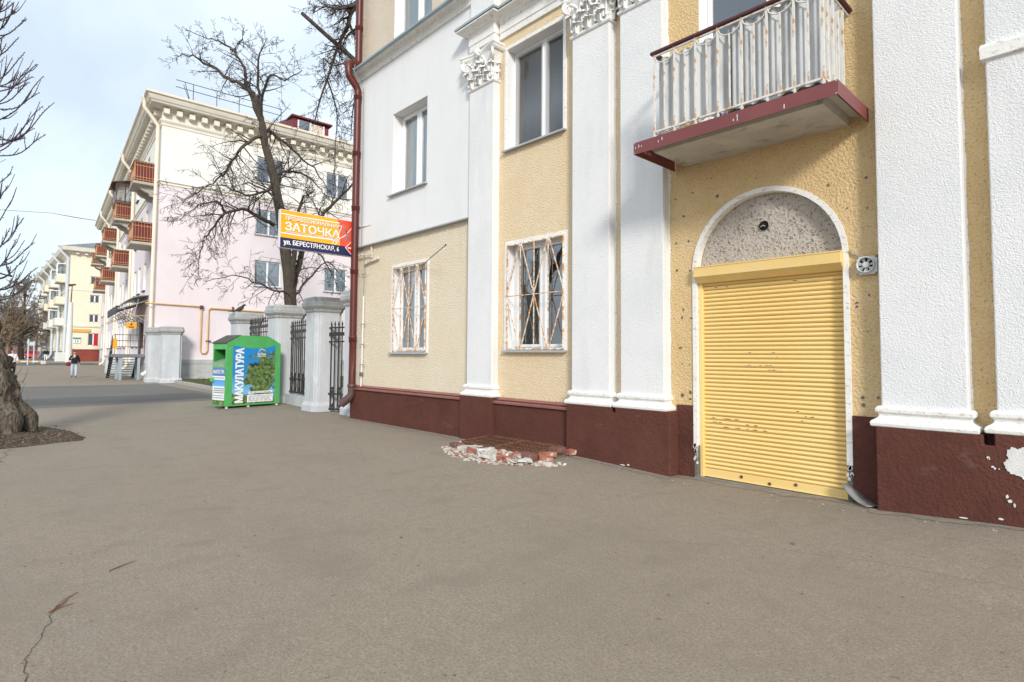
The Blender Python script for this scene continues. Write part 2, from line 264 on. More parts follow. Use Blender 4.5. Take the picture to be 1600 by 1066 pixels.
# ------------------------------------------------------------------ object helpers
WM = {}     # object -> world location of its origin (no rotations on parents except where noted)
def tag(o, label=None, cat=None, group=None, kind=None):
    if label: o['label'] = label
    if cat: o['category'] = cat
    if group: o['group'] = group
    if kind: o['kind'] = kind
    return o
def thing(name, label, cat, loc=(0, 0, 0), group=None):
    o = bpy.data.objects.new(name, None); COL.objects.link(o); o.location = loc; o.empty_display_size = .2
    WM[o] = V(loc); return tag(o, label, cat, group)
class MB:
    def __init__(s, T=None): s.v = []; s.f = []; s.T = T; s.sm = []
    def add(s, vs_, fs, smooth=False):
        n = len(s.v); T = s.T
        s.v += [V(T(p)) if T else V(p) for p in vs_]; s.f += [tuple(i+n for i in f) for f in fs]; s.sm += [smooth]*len(fs); return s
    def quad(s, a, b, c, d): return s.add([a, b, c, d], [(0, 1, 2, 3)])
    def box(s, x0, x1, y0, y1, z0, z1):
        return s.add([(x0, y0, z0), (x1, y0, z0), (x1, y1, z0), (x0, y1, z0), (x0, y0, z1), (x1, y0, z1), (x1, y1, z1), (x0, y1, z1)],
                     [(0, 3, 2, 1), (4, 5, 6, 7), (0, 1, 5, 4), (1, 2, 6, 5), (2, 3, 7, 6), (3, 0, 4, 7)])
    def obox(s, c, ax, ay, az, hx, hy, hz):
        c = V(c); ax = V(ax).normalized()*hx; ay = V(ay).normalized()*hy; az = V(az).normalized()*hz
        p = [c+ax*i+ay*j+az*k for k in (-1, 1) for i, j in ((-1, -1), (1, -1), (1, 1), (-1, 1))]
        return s.add(p, [(0, 3, 2, 1), (4, 5, 6, 7), (0, 1, 5, 4), (1, 2, 6, 5), (2, 3, 7, 6), (3, 0, 4, 7)])
    def bar(s, a, b, w_, d_=None, side=(0, 1, 0)):
        a = V(a); b = V(b); t = (b-a); sd_ = V(side); x = t.cross(sd_)
        if x.length < 1e-6: x = t.cross(V((1, 0, 0)))
        y = x.cross(t)
        return s.obox((a+b)/2, t, x, y, t.length/2, w_/2, (d_ or w_)/2)
    def tube(s, pts, r, n=8, cap=True, smooth=True):
        pts = [V(p) for p in pts]; m_ = len(pts); rs = r if isinstance(r, (list, tuple)) else [r]*m_
        vs_ = []; up = None
        for i, p in enumerate(pts):
            t = (pts[min(i+1, m_-1)]-pts[max(i-1, 0)]).normalized()
            if up is None:
                up = V((0, 0, 1)) if abs(t.z) < .9 else V((1, 0, 0))
            x = t.cross(up)
            if x.length < 1e-5: x = t.orthogonal()
            x.normalize(); y = x.cross(t).normalized(); up = y if y.length else up
            k = 1.0
            if 0 < i < m_-1:
                cs = (pts[i]-pts[i-1]).normalized().dot(t); k = 1/max(cs, .5)
            for j in range(n):
                a = 2*math.pi*j/n; vs_.append(p+(x*math.cos(a)+y*math.sin(a))*rs[i]*k)
        fs = [(i*n+j, i*n+(j+1) % n, (i+1)*n+(j+1) % n, (i+1)*n+j) for i in range(m_-1) for j in range(n)]
        s.add(vs_, fs, smooth)
        if cap: s.add(vs_[:n], [tuple(range(n))[::-1]]); s.add(vs_[-n:], [tuple(range(n))])
        return s
    def lathe(s, c, prof, n=16, smooth=True, axis='z', cap=True):
        c = V(c); vs_ = []
        for r_, h in prof:
            for j in range(n):
                a = 2*math.pi*j/n; p = (r_*math.cos(a), r_*math.sin(a), h)
                if axis == 'y': p = (p[0], h, p[1])
                if axis == 'x': p = (h, p[0], p[1])
                vs_.append(c+V(p))
        m_ = len(prof)
        fs = [(i*n+j, i*n+(j+1) % n, (i+1)*n+(j+1) % n, (i+1)*n+j) for i in range(m_-1) for j in range(n)]
        s.add(vs_, fs, smooth)
        if cap: s.add(vs_[:n], [tuple(range(n))[::-1]]); s.add(vs_[-n:], [tuple(range(n))])
        return s
    def ball(s, c, r_, n=8, m_=6, sc_=(1, 1, 1)):
        pr = [(max(math.sin(math.pi*i/m_), .02)*r_, -math.cos(math.pi*i/m_)*r_) for i in range(m_+1)]
        k = len(s.v); T = s.T; s.T = None
        s.lathe((0, 0, 0), pr, n); s.T = T
        for i in range(k, len(s.v)):
            p = V((s.v[i].x*sc_[0], s.v[i].y*sc_[1], s.v[i].z*sc_[2]))+V(c); s.v[i] = V(T(p)) if T else p
        return s
    def prism(s, poly, a, b):
        """poly points are 3D; extruded by vector from a (0) to b"""
        n = len(poly); e = V(b)-V(a); P = [V(p)+V(a)*0 for p in poly]
        s.add([p for p in P]+[p+e for p in P], [tuple(range(n))[::-1], tuple(range(n, 2*n))]+[(i, (i+1) % n, n+(i+1) % n, n+i) for i in range(n)]); return s
    def wall_xz(s, y, outer, holes=(), depth=0, rev=None):
        """polygon with holes on the plane y; rev: MB that gets the reveals"""
        loops = [[V((x, z, 0)) for x, z in l] for l in [outer]+list(holes)]
        pts = [p for l in loops for p in l]
        tri = tessellate_polygon(loops)
        s.add([(p.x, y, p.y) for p in pts], [tuple(t) for t in tri])
        if depth:
            for l in loops[1:]:
                n = len(l)
                for i in range(n):
                    a, b = l[i], l[(i+1) % n]
                    (rev or s).quad((a.x, y, a.y), (b.x, y, b.y), (b.x, y+depth, b.y), (a.x, y+depth, a.y))
        return s
    def mould(s, x0, x1, yf, prof, yw, ends=(1, 1)):
        """cornice profile prof [(out, z)] swept round the front (y = yf) and both ends back to the wall yw"""
        vs_ = []; m_ = len(prof)
        for o_, z in prof:
            vs_ += [(x0-o_*ends[0], yw, z), (x0-o_*ends[0], yf-o_, z), (x1+o_*ends[1], yf-o_, z), (x1+o_*ends[1], yw, z)]
        fs = [(i*4+j, i*4+j+1, (i+1)*4+j+1, (i+1)*4+j) for i in range(m_-1) for j in range(3)]
        fs += [(0, 3, 2, 1), ((m_-1)*4, (m_-1)*4+1, (m_-1)*4+2, (m_-1)*4+3)]
        return s.add(vs_, fs)
    def mesh(s, name, mat, org=(0, 0, 0), mats=None):
        me = bpy.data.meshes.new(name); o_ = V(org)
        me.from_pydata([p-o_ for p in s.v], [], s.f)
        me.polygons.foreach_set('use_smooth', s.sm)
        me.materials.append(MATS[mat] if isinstance(mat, str) else mat); me.update(); return me
    def build(s, name, mat, parent=None, org=None):
        """vertices are in world coordinates; the object's origin is its parent's unless org is given"""
        p0 = WM[parent] if parent else V((0, 0, 0)); og = V(org) if org is not None else p0
        o = bpy.data.objects.new(name, s.mesh(name, mat, og)); COL.objects.link(o); WM[o] = og
        if parent: o.parent = parent
        o.location = og-p0
        return o
def bevel(o, w_=.01, seg=1):
    m = o.modifiers.new('bevel', 'BEVEL'); m.width = w_; m.segments = seg; m.limit_method = 'ANGLE'; m.angle_limit = RAD(40); return o
def clone(o, loc, parent=None):
    """copy of a mesh part placed so that its origin moves by loc (shared mesh)"""
    c = o.copy(); COL.objects.link(c)
    if parent: c.parent = parent
    c.location = V(o.location)+V(loc); WM[c] = WM[o]+V(loc); return c
def clone_tree(o, loc, parent=None):
    c = clone(o, loc, parent)
    for ch in list(o.children): 
        k = ch.copy(); COL.objects.link(k); k.parent = c; WM[k] = WM[ch]+V(loc)
        for g in list(ch.children):
            q = g.copy(); COL.objects.link(q); q.parent = k; WM[q] = WM[g]+V(loc)
    return c
def text(name, body, org, ax, az, width, height, mat, parent, bold=0., shear=0., thick=.002):
    """flat lettering: org = lower left corner, ax/az = unit directions of the line and of its height"""
    cu = bpy.data.curves.new(name, 'FONT'); cu.body = body; cu.size = 1; cu.offset = bold; cu.shear = shear; cu.extrude = 0; cu.resolution_u = 3
    ob = bpy.data.objects.new(name, cu); COL.objects.link(ob)
    dg = bpy.context.evaluated_depsgraph_get(); me = bpy.data.meshes.new_from_object(ob.evaluated_get(dg))
    bpy.data.objects.remove(ob); bpy.data.curves.remove(cu)
    xs = [v.co.x for v in me.vertices]; ys = [v.co.y for v in me.vertices]
    if not xs: return None
    x0, x1, y0, y1 = min(xs), max(xs), min(ys), max(ys)
    p0 = WM[parent] if parent else V((0, 0, 0)); ax = V(ax); az = V(az); org = V(org)
    for v in me.vertices:
        v.co = org+ax*((v.co.x-x0)/(x1-x0)*width)+az*((v.co.y-y0)/(y1-y0)*height)-p0
    me.materials.append(MATS[mat]); me.name = name
    o = bpy.data.objects.new(name, me); COL.objects.link(o); o.parent = parent; WM[o] = p0; return o
rnd = random.Random(7)

# ------------------------------------------------------------------ ground
def smooth(a, b, x):
    t = min(max((x-a)/(b-a), 0), 1); return t*t*(3-2*t)
ZW = [(-14, 0), (-8.9, .0), (-6.1, .06), (-5, .02), (-4.2, -.012), (-3, .0), (-1.8, .032), (-.9, .09), (0, .12), (3, .14)]
def zg(x, y):
    z = .42*smooth(-48, -86, x)
    if -14 < x < 3.5 and 4 < y < 9:
        for (a, za), (b, zb) in zip(ZW, ZW[1:]):
            if a <= x <= b: z += (za+(zb-za)*(x-a)/(b-a))*smooth(4.6, 6.6, y)
    return z
xs = [-900, -500, -300, -220, -160, -130, -110]+[-100+i*2.5 for i in range(31)]+[-24+i for i in range(9)]+[-15+.3*i for i in range(61)]+[3.6, 4.5, 6, 10, 20, 50, 120, 300]
ys = [-600, -200, -80, -40, -20, -10, -6, -3, -1, 0, 1, 2, 3, 3.6, 4.2]+[4.5+.25*i for i in range(15)]+[8.5, 9, 10, 12, 16, 25, 50, 120, 300, 700]
g = MB(); nx = len(xs)
g.add([(x, y, zg(x, y)) for y in ys for x in xs], [(j*nx+i, j*nx+i+1, (j+1)*nx+i+1, (j+1)*nx+i) for j in range(len(ys)-1) for i in range(nx-1)], True)
ground = tag(g.build('ground', 'asphalt'), kind='structure')
def sheet(name, poly, mat, lift, kind='structure', parent=None, n=1):
    m = MB(); m.add([(x, y, zg(x, y)+lift) for x, y in poly], [tuple(range(len(poly)))]); return tag(m.build(name, mat, parent), kind=kind) if kind else m.build(name, mat, parent)
# driveway that crosses the pavement, in two ages of asphalt, and the side street farther on
def wavy(a, b, n, amp, sd_):
    r = random.Random(sd_); return [(a[0]+(b[0]-a[0])*i/n+r.uniform(-amp, amp), a[1]+(b[1]-a[1])*i/n) for i in range(n+1)]
sheet('driveway', wavy((-21.6, 7.0), (-20.3, -9), 16, .18, 1)+wavy((-35.2, -9), (-34.4, 7.0), 10, .15, 2), 'asphalt_drive', .004)
sheet('driveway_patch', wavy((-22.4, 6.6), (-21.3, -9), 16, .12, 3)+wavy((-25.2, -9), (-25.6, 6.6), 12, .2, 4), 'asphalt_patch', .008)
m = MB()
for i in range(24):
    y0, y1 = -30+i*1.67, -30+(i+1)*1.67
    for x0, x1 in ((-81, -77), (-77, -73)):
        m.quad((x0, y0, zg(x0, y0)+.012), (x1, y0, zg(x1, y0)+.012), (x1, y1, zg(x1, y1)+.012), (x0, y1, zg(x0, y1)+.012))
tag(m.build('side_street', 'asphalt_patch'), kind='structure')
# cracks and seams in the asphalt: thin strips that follow polylines
def crack(pts, w_, sd_, par=ground):
    r = random.Random(sd_); P = []
    for (a, b) in zip(pts, pts[1:]):
        d = V((b[0]-a[0], b[1]-a[1], 0)); nn = V((-d.y, d.x, 0)).normalized(); k = max(6, int(d.length/.035))
        for i in range(k):
            t = i/k; q = V((a[0], a[1], 0))+d*t; P.append(q+nn*(.022*noise.noise(q*9)+.010*noise.noise(q*31)+r.uniform(-.004, .004)))
    P.append(V((*pts[-1], 0))); m = MB(); L = []
    for i, p in enumerate(P):
        t = (P[min(i+1, len(P)-1)]-P[max(i-1, 0)]).normalized(); nn = V((-t.y, t.x, 0)); ww = w_*(.25+.75*abs(noise.noise(p*7)))*r.uniform(.6, 1.1)*(.3 if i in (0, len(P)-1) else 1)
        for s_ in (1, -1): q = p+nn*ww*s_*.5; L.append((q.x, q.y, zg(q.x, q.y)+.0035))
    m.add(L, [(2*i, 2*i+1, 2*i+3, 2*i+2) for i in range(len(P)-1)]); return m.build('crack', 'crack', par)
crack([(-4.78, .50), (-4.62, .43), (-4.4, .38), (-4.19, .33), (-3.97, .27), (-3.7, .25), (-3.3, .2)], .012, 1)
crack([(-12.6, .56), (-12.3, .42), (-11.87, .45), (-11.5, .33), (-11.1, .38)], .03, 2)
crack([(-15.3, 1.5), (-15.5, 2.4), (-15.52, 3.4), (-16.1, 4.5), (-16.0, 5.6)], .035, 3)
crack([(-13.1, 1.3), (-12.2, 1.75), (-11.2, 1.9)], .008, 4)
crack([(-11.5, 5.6), (-10.2, 5.2), (-9.0, 4.9), (-7.6, 4.2)], .006, 5); crack([(-5.6, 3.9), (-6.2, 4.6), (-6.4, 5.5)], .006, 6); crack([(-3.0, 4.2), (-2.2, 4.9), (-1.4, 5.2), (-.4, 5.3)], .006, 7); crack([(-16.4, 6.2), (-15.6, 5.9), (-14.6, 6.1), (-13.7, 5.8)], .012, 8)
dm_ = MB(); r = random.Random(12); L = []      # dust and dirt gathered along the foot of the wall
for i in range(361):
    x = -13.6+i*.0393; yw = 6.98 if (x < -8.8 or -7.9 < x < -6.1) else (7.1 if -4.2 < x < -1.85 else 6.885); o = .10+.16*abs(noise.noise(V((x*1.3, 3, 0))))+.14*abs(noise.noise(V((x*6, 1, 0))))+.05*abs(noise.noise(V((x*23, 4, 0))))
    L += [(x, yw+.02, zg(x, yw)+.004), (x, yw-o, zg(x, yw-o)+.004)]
dm_.add(L, [(2*i, 2*i+1, 2*i+3, 2*i+2) for i in range(360)]); tag(dm_.build('wall_foot_dirt', 'foot_dirt_and_shade'), kind='structure')

# tree pit of bare soil
pm = MB(); PIT_ = [(-13.05, 1.5), (-13.5, 1.62), (-15.1, 1.42), (-15.6, .9), (-15.9, -1.6), (-13.2, -1.9), (-12.35, -.3), (-12.7, .42)]
r_ = random.Random(5); cx, cy = -14.3, .1; rings = []
for k in range(5):
    f = 1-k/5; ring = []
    for i in range(len(PIT_)):
        a, b = PIT_[i], PIT_[(i+1) % len(PIT_)]
        for t in (0, .25, .5, .75):
            x, y = a[0]+(b[0]-a[0])*t, a[1]+(b[1]-a[1])*t; ring.append((cx+(x-cx)*f+r_.uniform(-.03, .03), cy+(y-cy)*f+r_.uniform(-.03, .03), .006+.05*(k > 0)+.03*k*r_.uniform(.5, 1.3)))
    rings.append(ring)
n_ = len(rings[0]); pm.add([p for rg in rings for p in rg]+[(cx, cy, .16)], [(k*n_+i, k*n_+(i+1) % n_, (k+1)*n_+(i+1) % n_, (k+1)*n_+i) for k in range(4) for i in range(n_)]+[(4*n_+i, 4*n_+(i+1) % n_, 5*n_) for i in range(n_)], True)
tag(pm.build('tree_pit_soil', 'soil'), kind='structure')
m = MB(); r_ = random.Random(11)
for i in range(900):
    a, b = PIT_[r_.randrange(len(PIT_))], PIT_[r_.randrange(len(PIT_))]; t = r_.random(); f = r_.random()**.5
    x = cx+((a[0]*(1-t)+b[0]*t)-cx)*f; y = cy+((a[1]*(1-t)+b[1]*t)-cy)*f
    if (x-cx)**2+(y-cy)**2 < .1: continue
    an = r_.uniform(0, 6.28); l = r_.uniform(.012, .035); h = .075+.07*(1-f)+r_.uniform(0, .02); d_ = V((math.cos(an)*l, math.sin(an)*l, r_.uniform(-.012, .012))); e_ = V((-d_.y*.5, d_.x*.5, r_.uniform(-.01, .01)))
    m.quad(V((x, y, h))-d_, V((x, y, h))-e_, V((x, y, h))+d_, V((x, y, h))+e_)
tag(m.build('leaf_litter', 'leaf_litter'), 'brown leaf bits strewn over the soil of the tree pit', 'leaf litter', kind='stuff')

# lawn strip with kerb before the pink block
m = MB(); LG = [(-26.2, 7.75), (-38.8, 8.3), (-36.3, 24), (-25.6, 24)]
m.add([(x, y, .13) for x, y in LG]+[(x, y, 0) for x, y in LG], [(0, 1, 2, 3), (0, 4, 5, 1), (1, 5, 6, 2), (2, 6, 7, 3), (3, 7, 4, 0)])
tag(m.build('lawn', 'soil'), kind='structure')
m = MB(); r_ = random.Random(3)
for i in range(5200):
    t = r_.random()**.8; x = -26.3-9.8*r_.random(); y = 7.9+5*t
    h = r_.uniform(.03, .11); a = r_.uniform(0, 3.14); wx, wy = math.cos(a)*.02, math.sin(a)*.02; lx, ly = r_.uniform(-.05, .05), r_.uniform(-.05, .05)
    m.add([(x-wx, y-wy, .125), (x+wx, y+wy, .125), (x+lx, y+ly, .125+h)], [(0, 1, 2)])
tag(m.build('grass', 'grass'), 'patchy short grass on the lawn before the pink block', 'grass', kind='stuff')
kb = MB(); kb.box(-28.0, -27.02, 7.6, 7.75, -.05, .15); k0 = tag(bevel(kb.build('kerb', 'kerb_stone'), .02), kind='structure')
for i in range(1, 9): c = clone(k0, (-1.0*i, .045*i, r_.uniform(-.012, .008))); 
kb = MB(); kb.box(-27.0, -26.2, 7.56, 7.71, -.05, .15); tag(bevel(kb.build('kerb', 'kerb_stone'), .02), kind='structure')

# ------------------------------------------------------------------ corner building (the near yellow one)
B = thing('corner_building', 'near yellow roughcast building with white pilasters, brown plinth and arched shutter', 'building', (-7, 7.1, 0))
YW = 7.10
def rect(x0, x1, z0, z1): return [(x0, z0), (x1, z0), (x1, z1), (x0, z1)]
def arch(cx_, zc, r, z0, n=28): return [(cx_-r, z0), (cx_+r, z0)]+[(cx_+r*math.cos(math.pi*i/n), zc+r*math.sin(math.pi*i/n)) for i in range(n+1)]
ACX, ACZ, ARO, ARI = -3.045, 2.755, .955, .895
H_low = rect(-11.64, -10.28, 1.66, 3.61); H_w1 = rect(-7.72, -6.32, 1.70, 3.62); H_w2 = rect(-7.75, -6.355, 5.40, 7.29)
H_nic = rect(-11.65, -10.25, 5.32, 7.25); H_bal = rect(-3.88, -2.15, 4.5, 7.35); H_up = rect(-11.8, -10.24, 9.05, 11.2)
H_arch = arch(ACX, ACZ, ARI, -.05)
wl = MB(); rv = None
def reveal(h, y, d):
    q = MB()
    for i in range(len(h)): a, b = h[i], h[(i+1) % len(h)]; q.quad((a[0], y, a[1]), (b[0], y, b[1]), (b[0], y+d, b[1]), (a[0], y+d, a[1]))
    q.build('window_reveal', 'white_render', B)
for h_, d_ in ((H_low, .18), (H_w1, .18), (H_w2, .18), (H_bal, .18)): reveal(h_, YW, d_)
reveal(H_up, YW-.002, .2); reveal(H_nic, 7.02, .26)
wp = MB(); wp.wall_xz(YW, rect(-13.38, -8.3, .5, 4.6), [H_low]); wp.build('wall', 'ochre_pale', B)
wl.wall_xz(YW, rect(-8.3, -4.5, .5, 13.4), [H_w1, H_w2])
wd = MB(); wd.wall_xz(YW, [(-4.5, -.05), (ACX-ARI, -.05)]+H_arch[2:][::-1]+[(ACX+ARI, -.05), (-1.2, -.05), (-1.2, 13.4), (-4.5, 13.4)], [H_bal])
wd.wall_xz(YW, rect(-1.2, 7, .5, 13.4)); wd.build('wall', 'ochre_deep', B)
wl.quad((-13.38, YW, 0), (-13.38, YW, 13.4), (-13.38, 19, 13.4), (-13.38, 19, 0)); wl.quad((7, YW, 0), (7, YW, 13.4), (7, 19, 13.4), (7, 19, 0)); wl.quad((-13.38, 19, 0), (7, 19, 0), (7, 19, 13.4), (-13.38, 19, 13.4))
wl.build('wall', 'ochre_stucco', B)
up = MB(); up.wall_xz(YW-.002, rect(-13.38, -8.3, 8.55, 13.4), [H_up]); up.build('upper_wall', 'beige_stucco', B)['label'] = 'pale beige roughcast wall of the top storey'
pn = MB(); pn.wall_xz(7.02, rect(-13.39, -8.6, 4.31, 8.6), [H_nic])
pn.quad((-13.39, 7.02, 4.31), (-8.6, 7.02, 4.31), (-8.6, YW, 4.31), (-13.39, YW, 4.31)); pn.quad((-13.39, 7.02, 4.31), (-13.39, 7.02, 8.6), (-13.39, 7.3, 8.6), (-13.39, 7.3, 4.31))
pn.build('insulation_panel', 'white_render', B)['label'] = 'smooth white insulated wall panel of the middle storey'
fl = MB(); fl.box(-13.40, -8.62, 6.99, 7.10, 4.285, 4.312); fl.build('drip_strip', 'sill_grey', B)
rf = MB(); rf.box(-13.5, 7.1, 6.9, 19.1, 13.4, 13.6); rf.add([(-13.5, 6.6, 13.6), (7.1, 6.6, 13.6), (7.1, 19.4, 13.6), (-13.5, 19.4, 13.6), (-9, 13, 16), (3, 13, 16)], [(0, 1, 5, 4), (1, 2, 5), (2, 3, 4, 5), (3, 0, 4), (0, 3, 2, 1)]); rf.build('roof', 'far_roof', B)

# windows
def window(par, x0, x1, z0, z1, y, mull, cur, pane, sill=None, inner='interior_dark', curt=None):
    f = MB(); fw = .05
    f.box(x0, x1, y, y+.07, z0, z0+fw); f.box(x0, x1, y, y+.07, z1-fw, z1); f.box(x0, x0+fw, y, y+.07, z0+fw, z1-fw); f.box(x1-fw, x1, y, y+.07, z0+fw, z1-fw)
    f.box(mull-.03, mull+.03, y, y+.07, z0+fw, z1-fw)
    for a, b in ((x0+fw, mull-.03), (mull+.03, x1-fw)):
        s_ = .05
        f.box(a, b, y-.015, y+.05, z0+fw, z0+fw+s_); f.box(a, b, y-.015, y+.05, z1-fw-s_, z1-fw); f.box(a, a+s_, y-.015, y+.05, z0+fw+s_, z1-fw-s_); f.box(b-s_, b, y-.015, y+.05, z0+fw+s_, z1-fw-s_)
    w0 = bevel(f.build('window', 'pvc_white', par), .006)
    for a, b in ((x0+fw, mull-.03), (mull+.03, x1-fw)):
        p = MB(); p.quad((a+.04, y+.03, z0+fw+.04), (b-.04, y+.03, z0+fw+.04), (b-.04, y+.03, z1-fw-.04), (a+.04, y+.03, z1-fw-.04)); p.build('pane', pane, w0)
    i_ = MB(); d = 1.1
    i_.add([(x0, y+.08, z0), (x1, y+.08, z0), (x1, y+.08, z1), (x0, y+.08, z1), (x0, y+d, z0), (x1, y+d, z0), (x1, y+d, z1), (x0, y+d, z1)], [(4, 5, 6, 7), (0, 1, 5, 4), (1, 2, 6, 5), (2, 3, 7, 6), (3, 0, 4, 7)]); i_.build('interior', inner, w0)
    if curt:
        for (a, b, mt) in curt:
            c = MB(); n = 24; P = []
            for i in range(n+1):
                x = a+(b-a)*i/n; yy = y+.13+.03*math.sin(i*1.7)+.015*math.sin(i*4.1); P += [(x, yy, z0+.03), (x, yy, z1-.06)]
            c.add(P, [(2*i, 2*i+2, 2*i+3, 2*i+1) for i in range(n)], True); c.build('curtain', mt, w0)
    if sill:
        a, b, yo, zz = sill
        s_ = MB(); s_.add([(a, y, zz+.05), (b, y, zz+.05), (b, yo, zz), (a, yo, zz), (a, y, zz+.03), (b, y, zz+.03), (b, yo, zz-.03), (a, yo, zz-.03)], [(0, 1, 2, 3)[::-1], (2, 3, 7, 6), (4, 5, 6, 7), (0, 3, 7, 4), (1, 2, 6, 5)]); s_.build('sill', 'sill_grey', w0)
    return w0
YG = 7.275
window(B, -11.64, -10.28, 1.66, 3.61, YG, -10.93, 0, 'pane_clear', (-11.72, -10.22, 7.02, 1.645), curt=[(-11.6, -10.95, 'curtain'), (-10.9, -10.3, 'interior_mid')])
window(B, -7.72, -6.32, 1.70, 3.62, YG, -6.98, 0, 'pane_dark', (-7.79, -6.26, 7.02, 1.685), curt=[(-7.7, -7.1, 'curtain')])
wm = window(B, -7.75, -6.355, 5.40, 7.29, YG, -6.96, 0, 'pane_mesh', (-7.83, -6.29, 7.02, 5.385), curt=[(-7.7, -7.05, 'interior_mid')])
window(B, -11.65, -10.25, 5.32, 7.25, YG, -10.93, 0, 'pane_clear', (-11.75, -10.2, 6.94, 5.315), curt=[(-11.6, -10.3, 'curtain_pale')], inner='interior_mid')
window(B, -11.8, -10.24, 9.05, 11.2, YG, -10.95, 0, 'pane_clear', None, curt=[(-11.75, -10.3, 'curtain_pale')], inner='interior_mid')
window(B, -3.88, -2.15, 4.5, 7.35, YG, -2.95, 0, 'pane_dark', None, curt=[(-2.8, -2.3, 'interior_mid')])
# insect mesh over the upper right-hand window: fine wires
ms = MB()
for a, b in ((-7.69, -7.0), (-6.91, -6.41)):
    for i in range(58):
        z = 5.47+i*(7.22-5.47)/57; ms.bar((a, YG-.02, z), (b, YG-.02, z), .006)
tag(ms.build('mesh_screen', 'mortar_grey', wm), kind='stuff')
# painted plaster frames round three openings
def frame(x0, x1, z0, z1, wd, y, t):
    f = MB(); f.box(x0, x1, y-t, y+.02, z1-wd, z1); f.box(x0, x0+wd, y-t, y+.02, z0, z1-wd); f.box(x1-wd, x1, y-t, y+.02, z0, z1-wd); return bevel(f.build('window_surround', 'white_moulding', B), .006)
frame(-11.71, -10.21, 1.64, 3.68, .07, YW, .018); frame(-7.79, -6.255, 1.68, 3.68, .07, YW, .018); frame(-7.83, -6.285, 5.38, 7.375, .075, YW, .02)

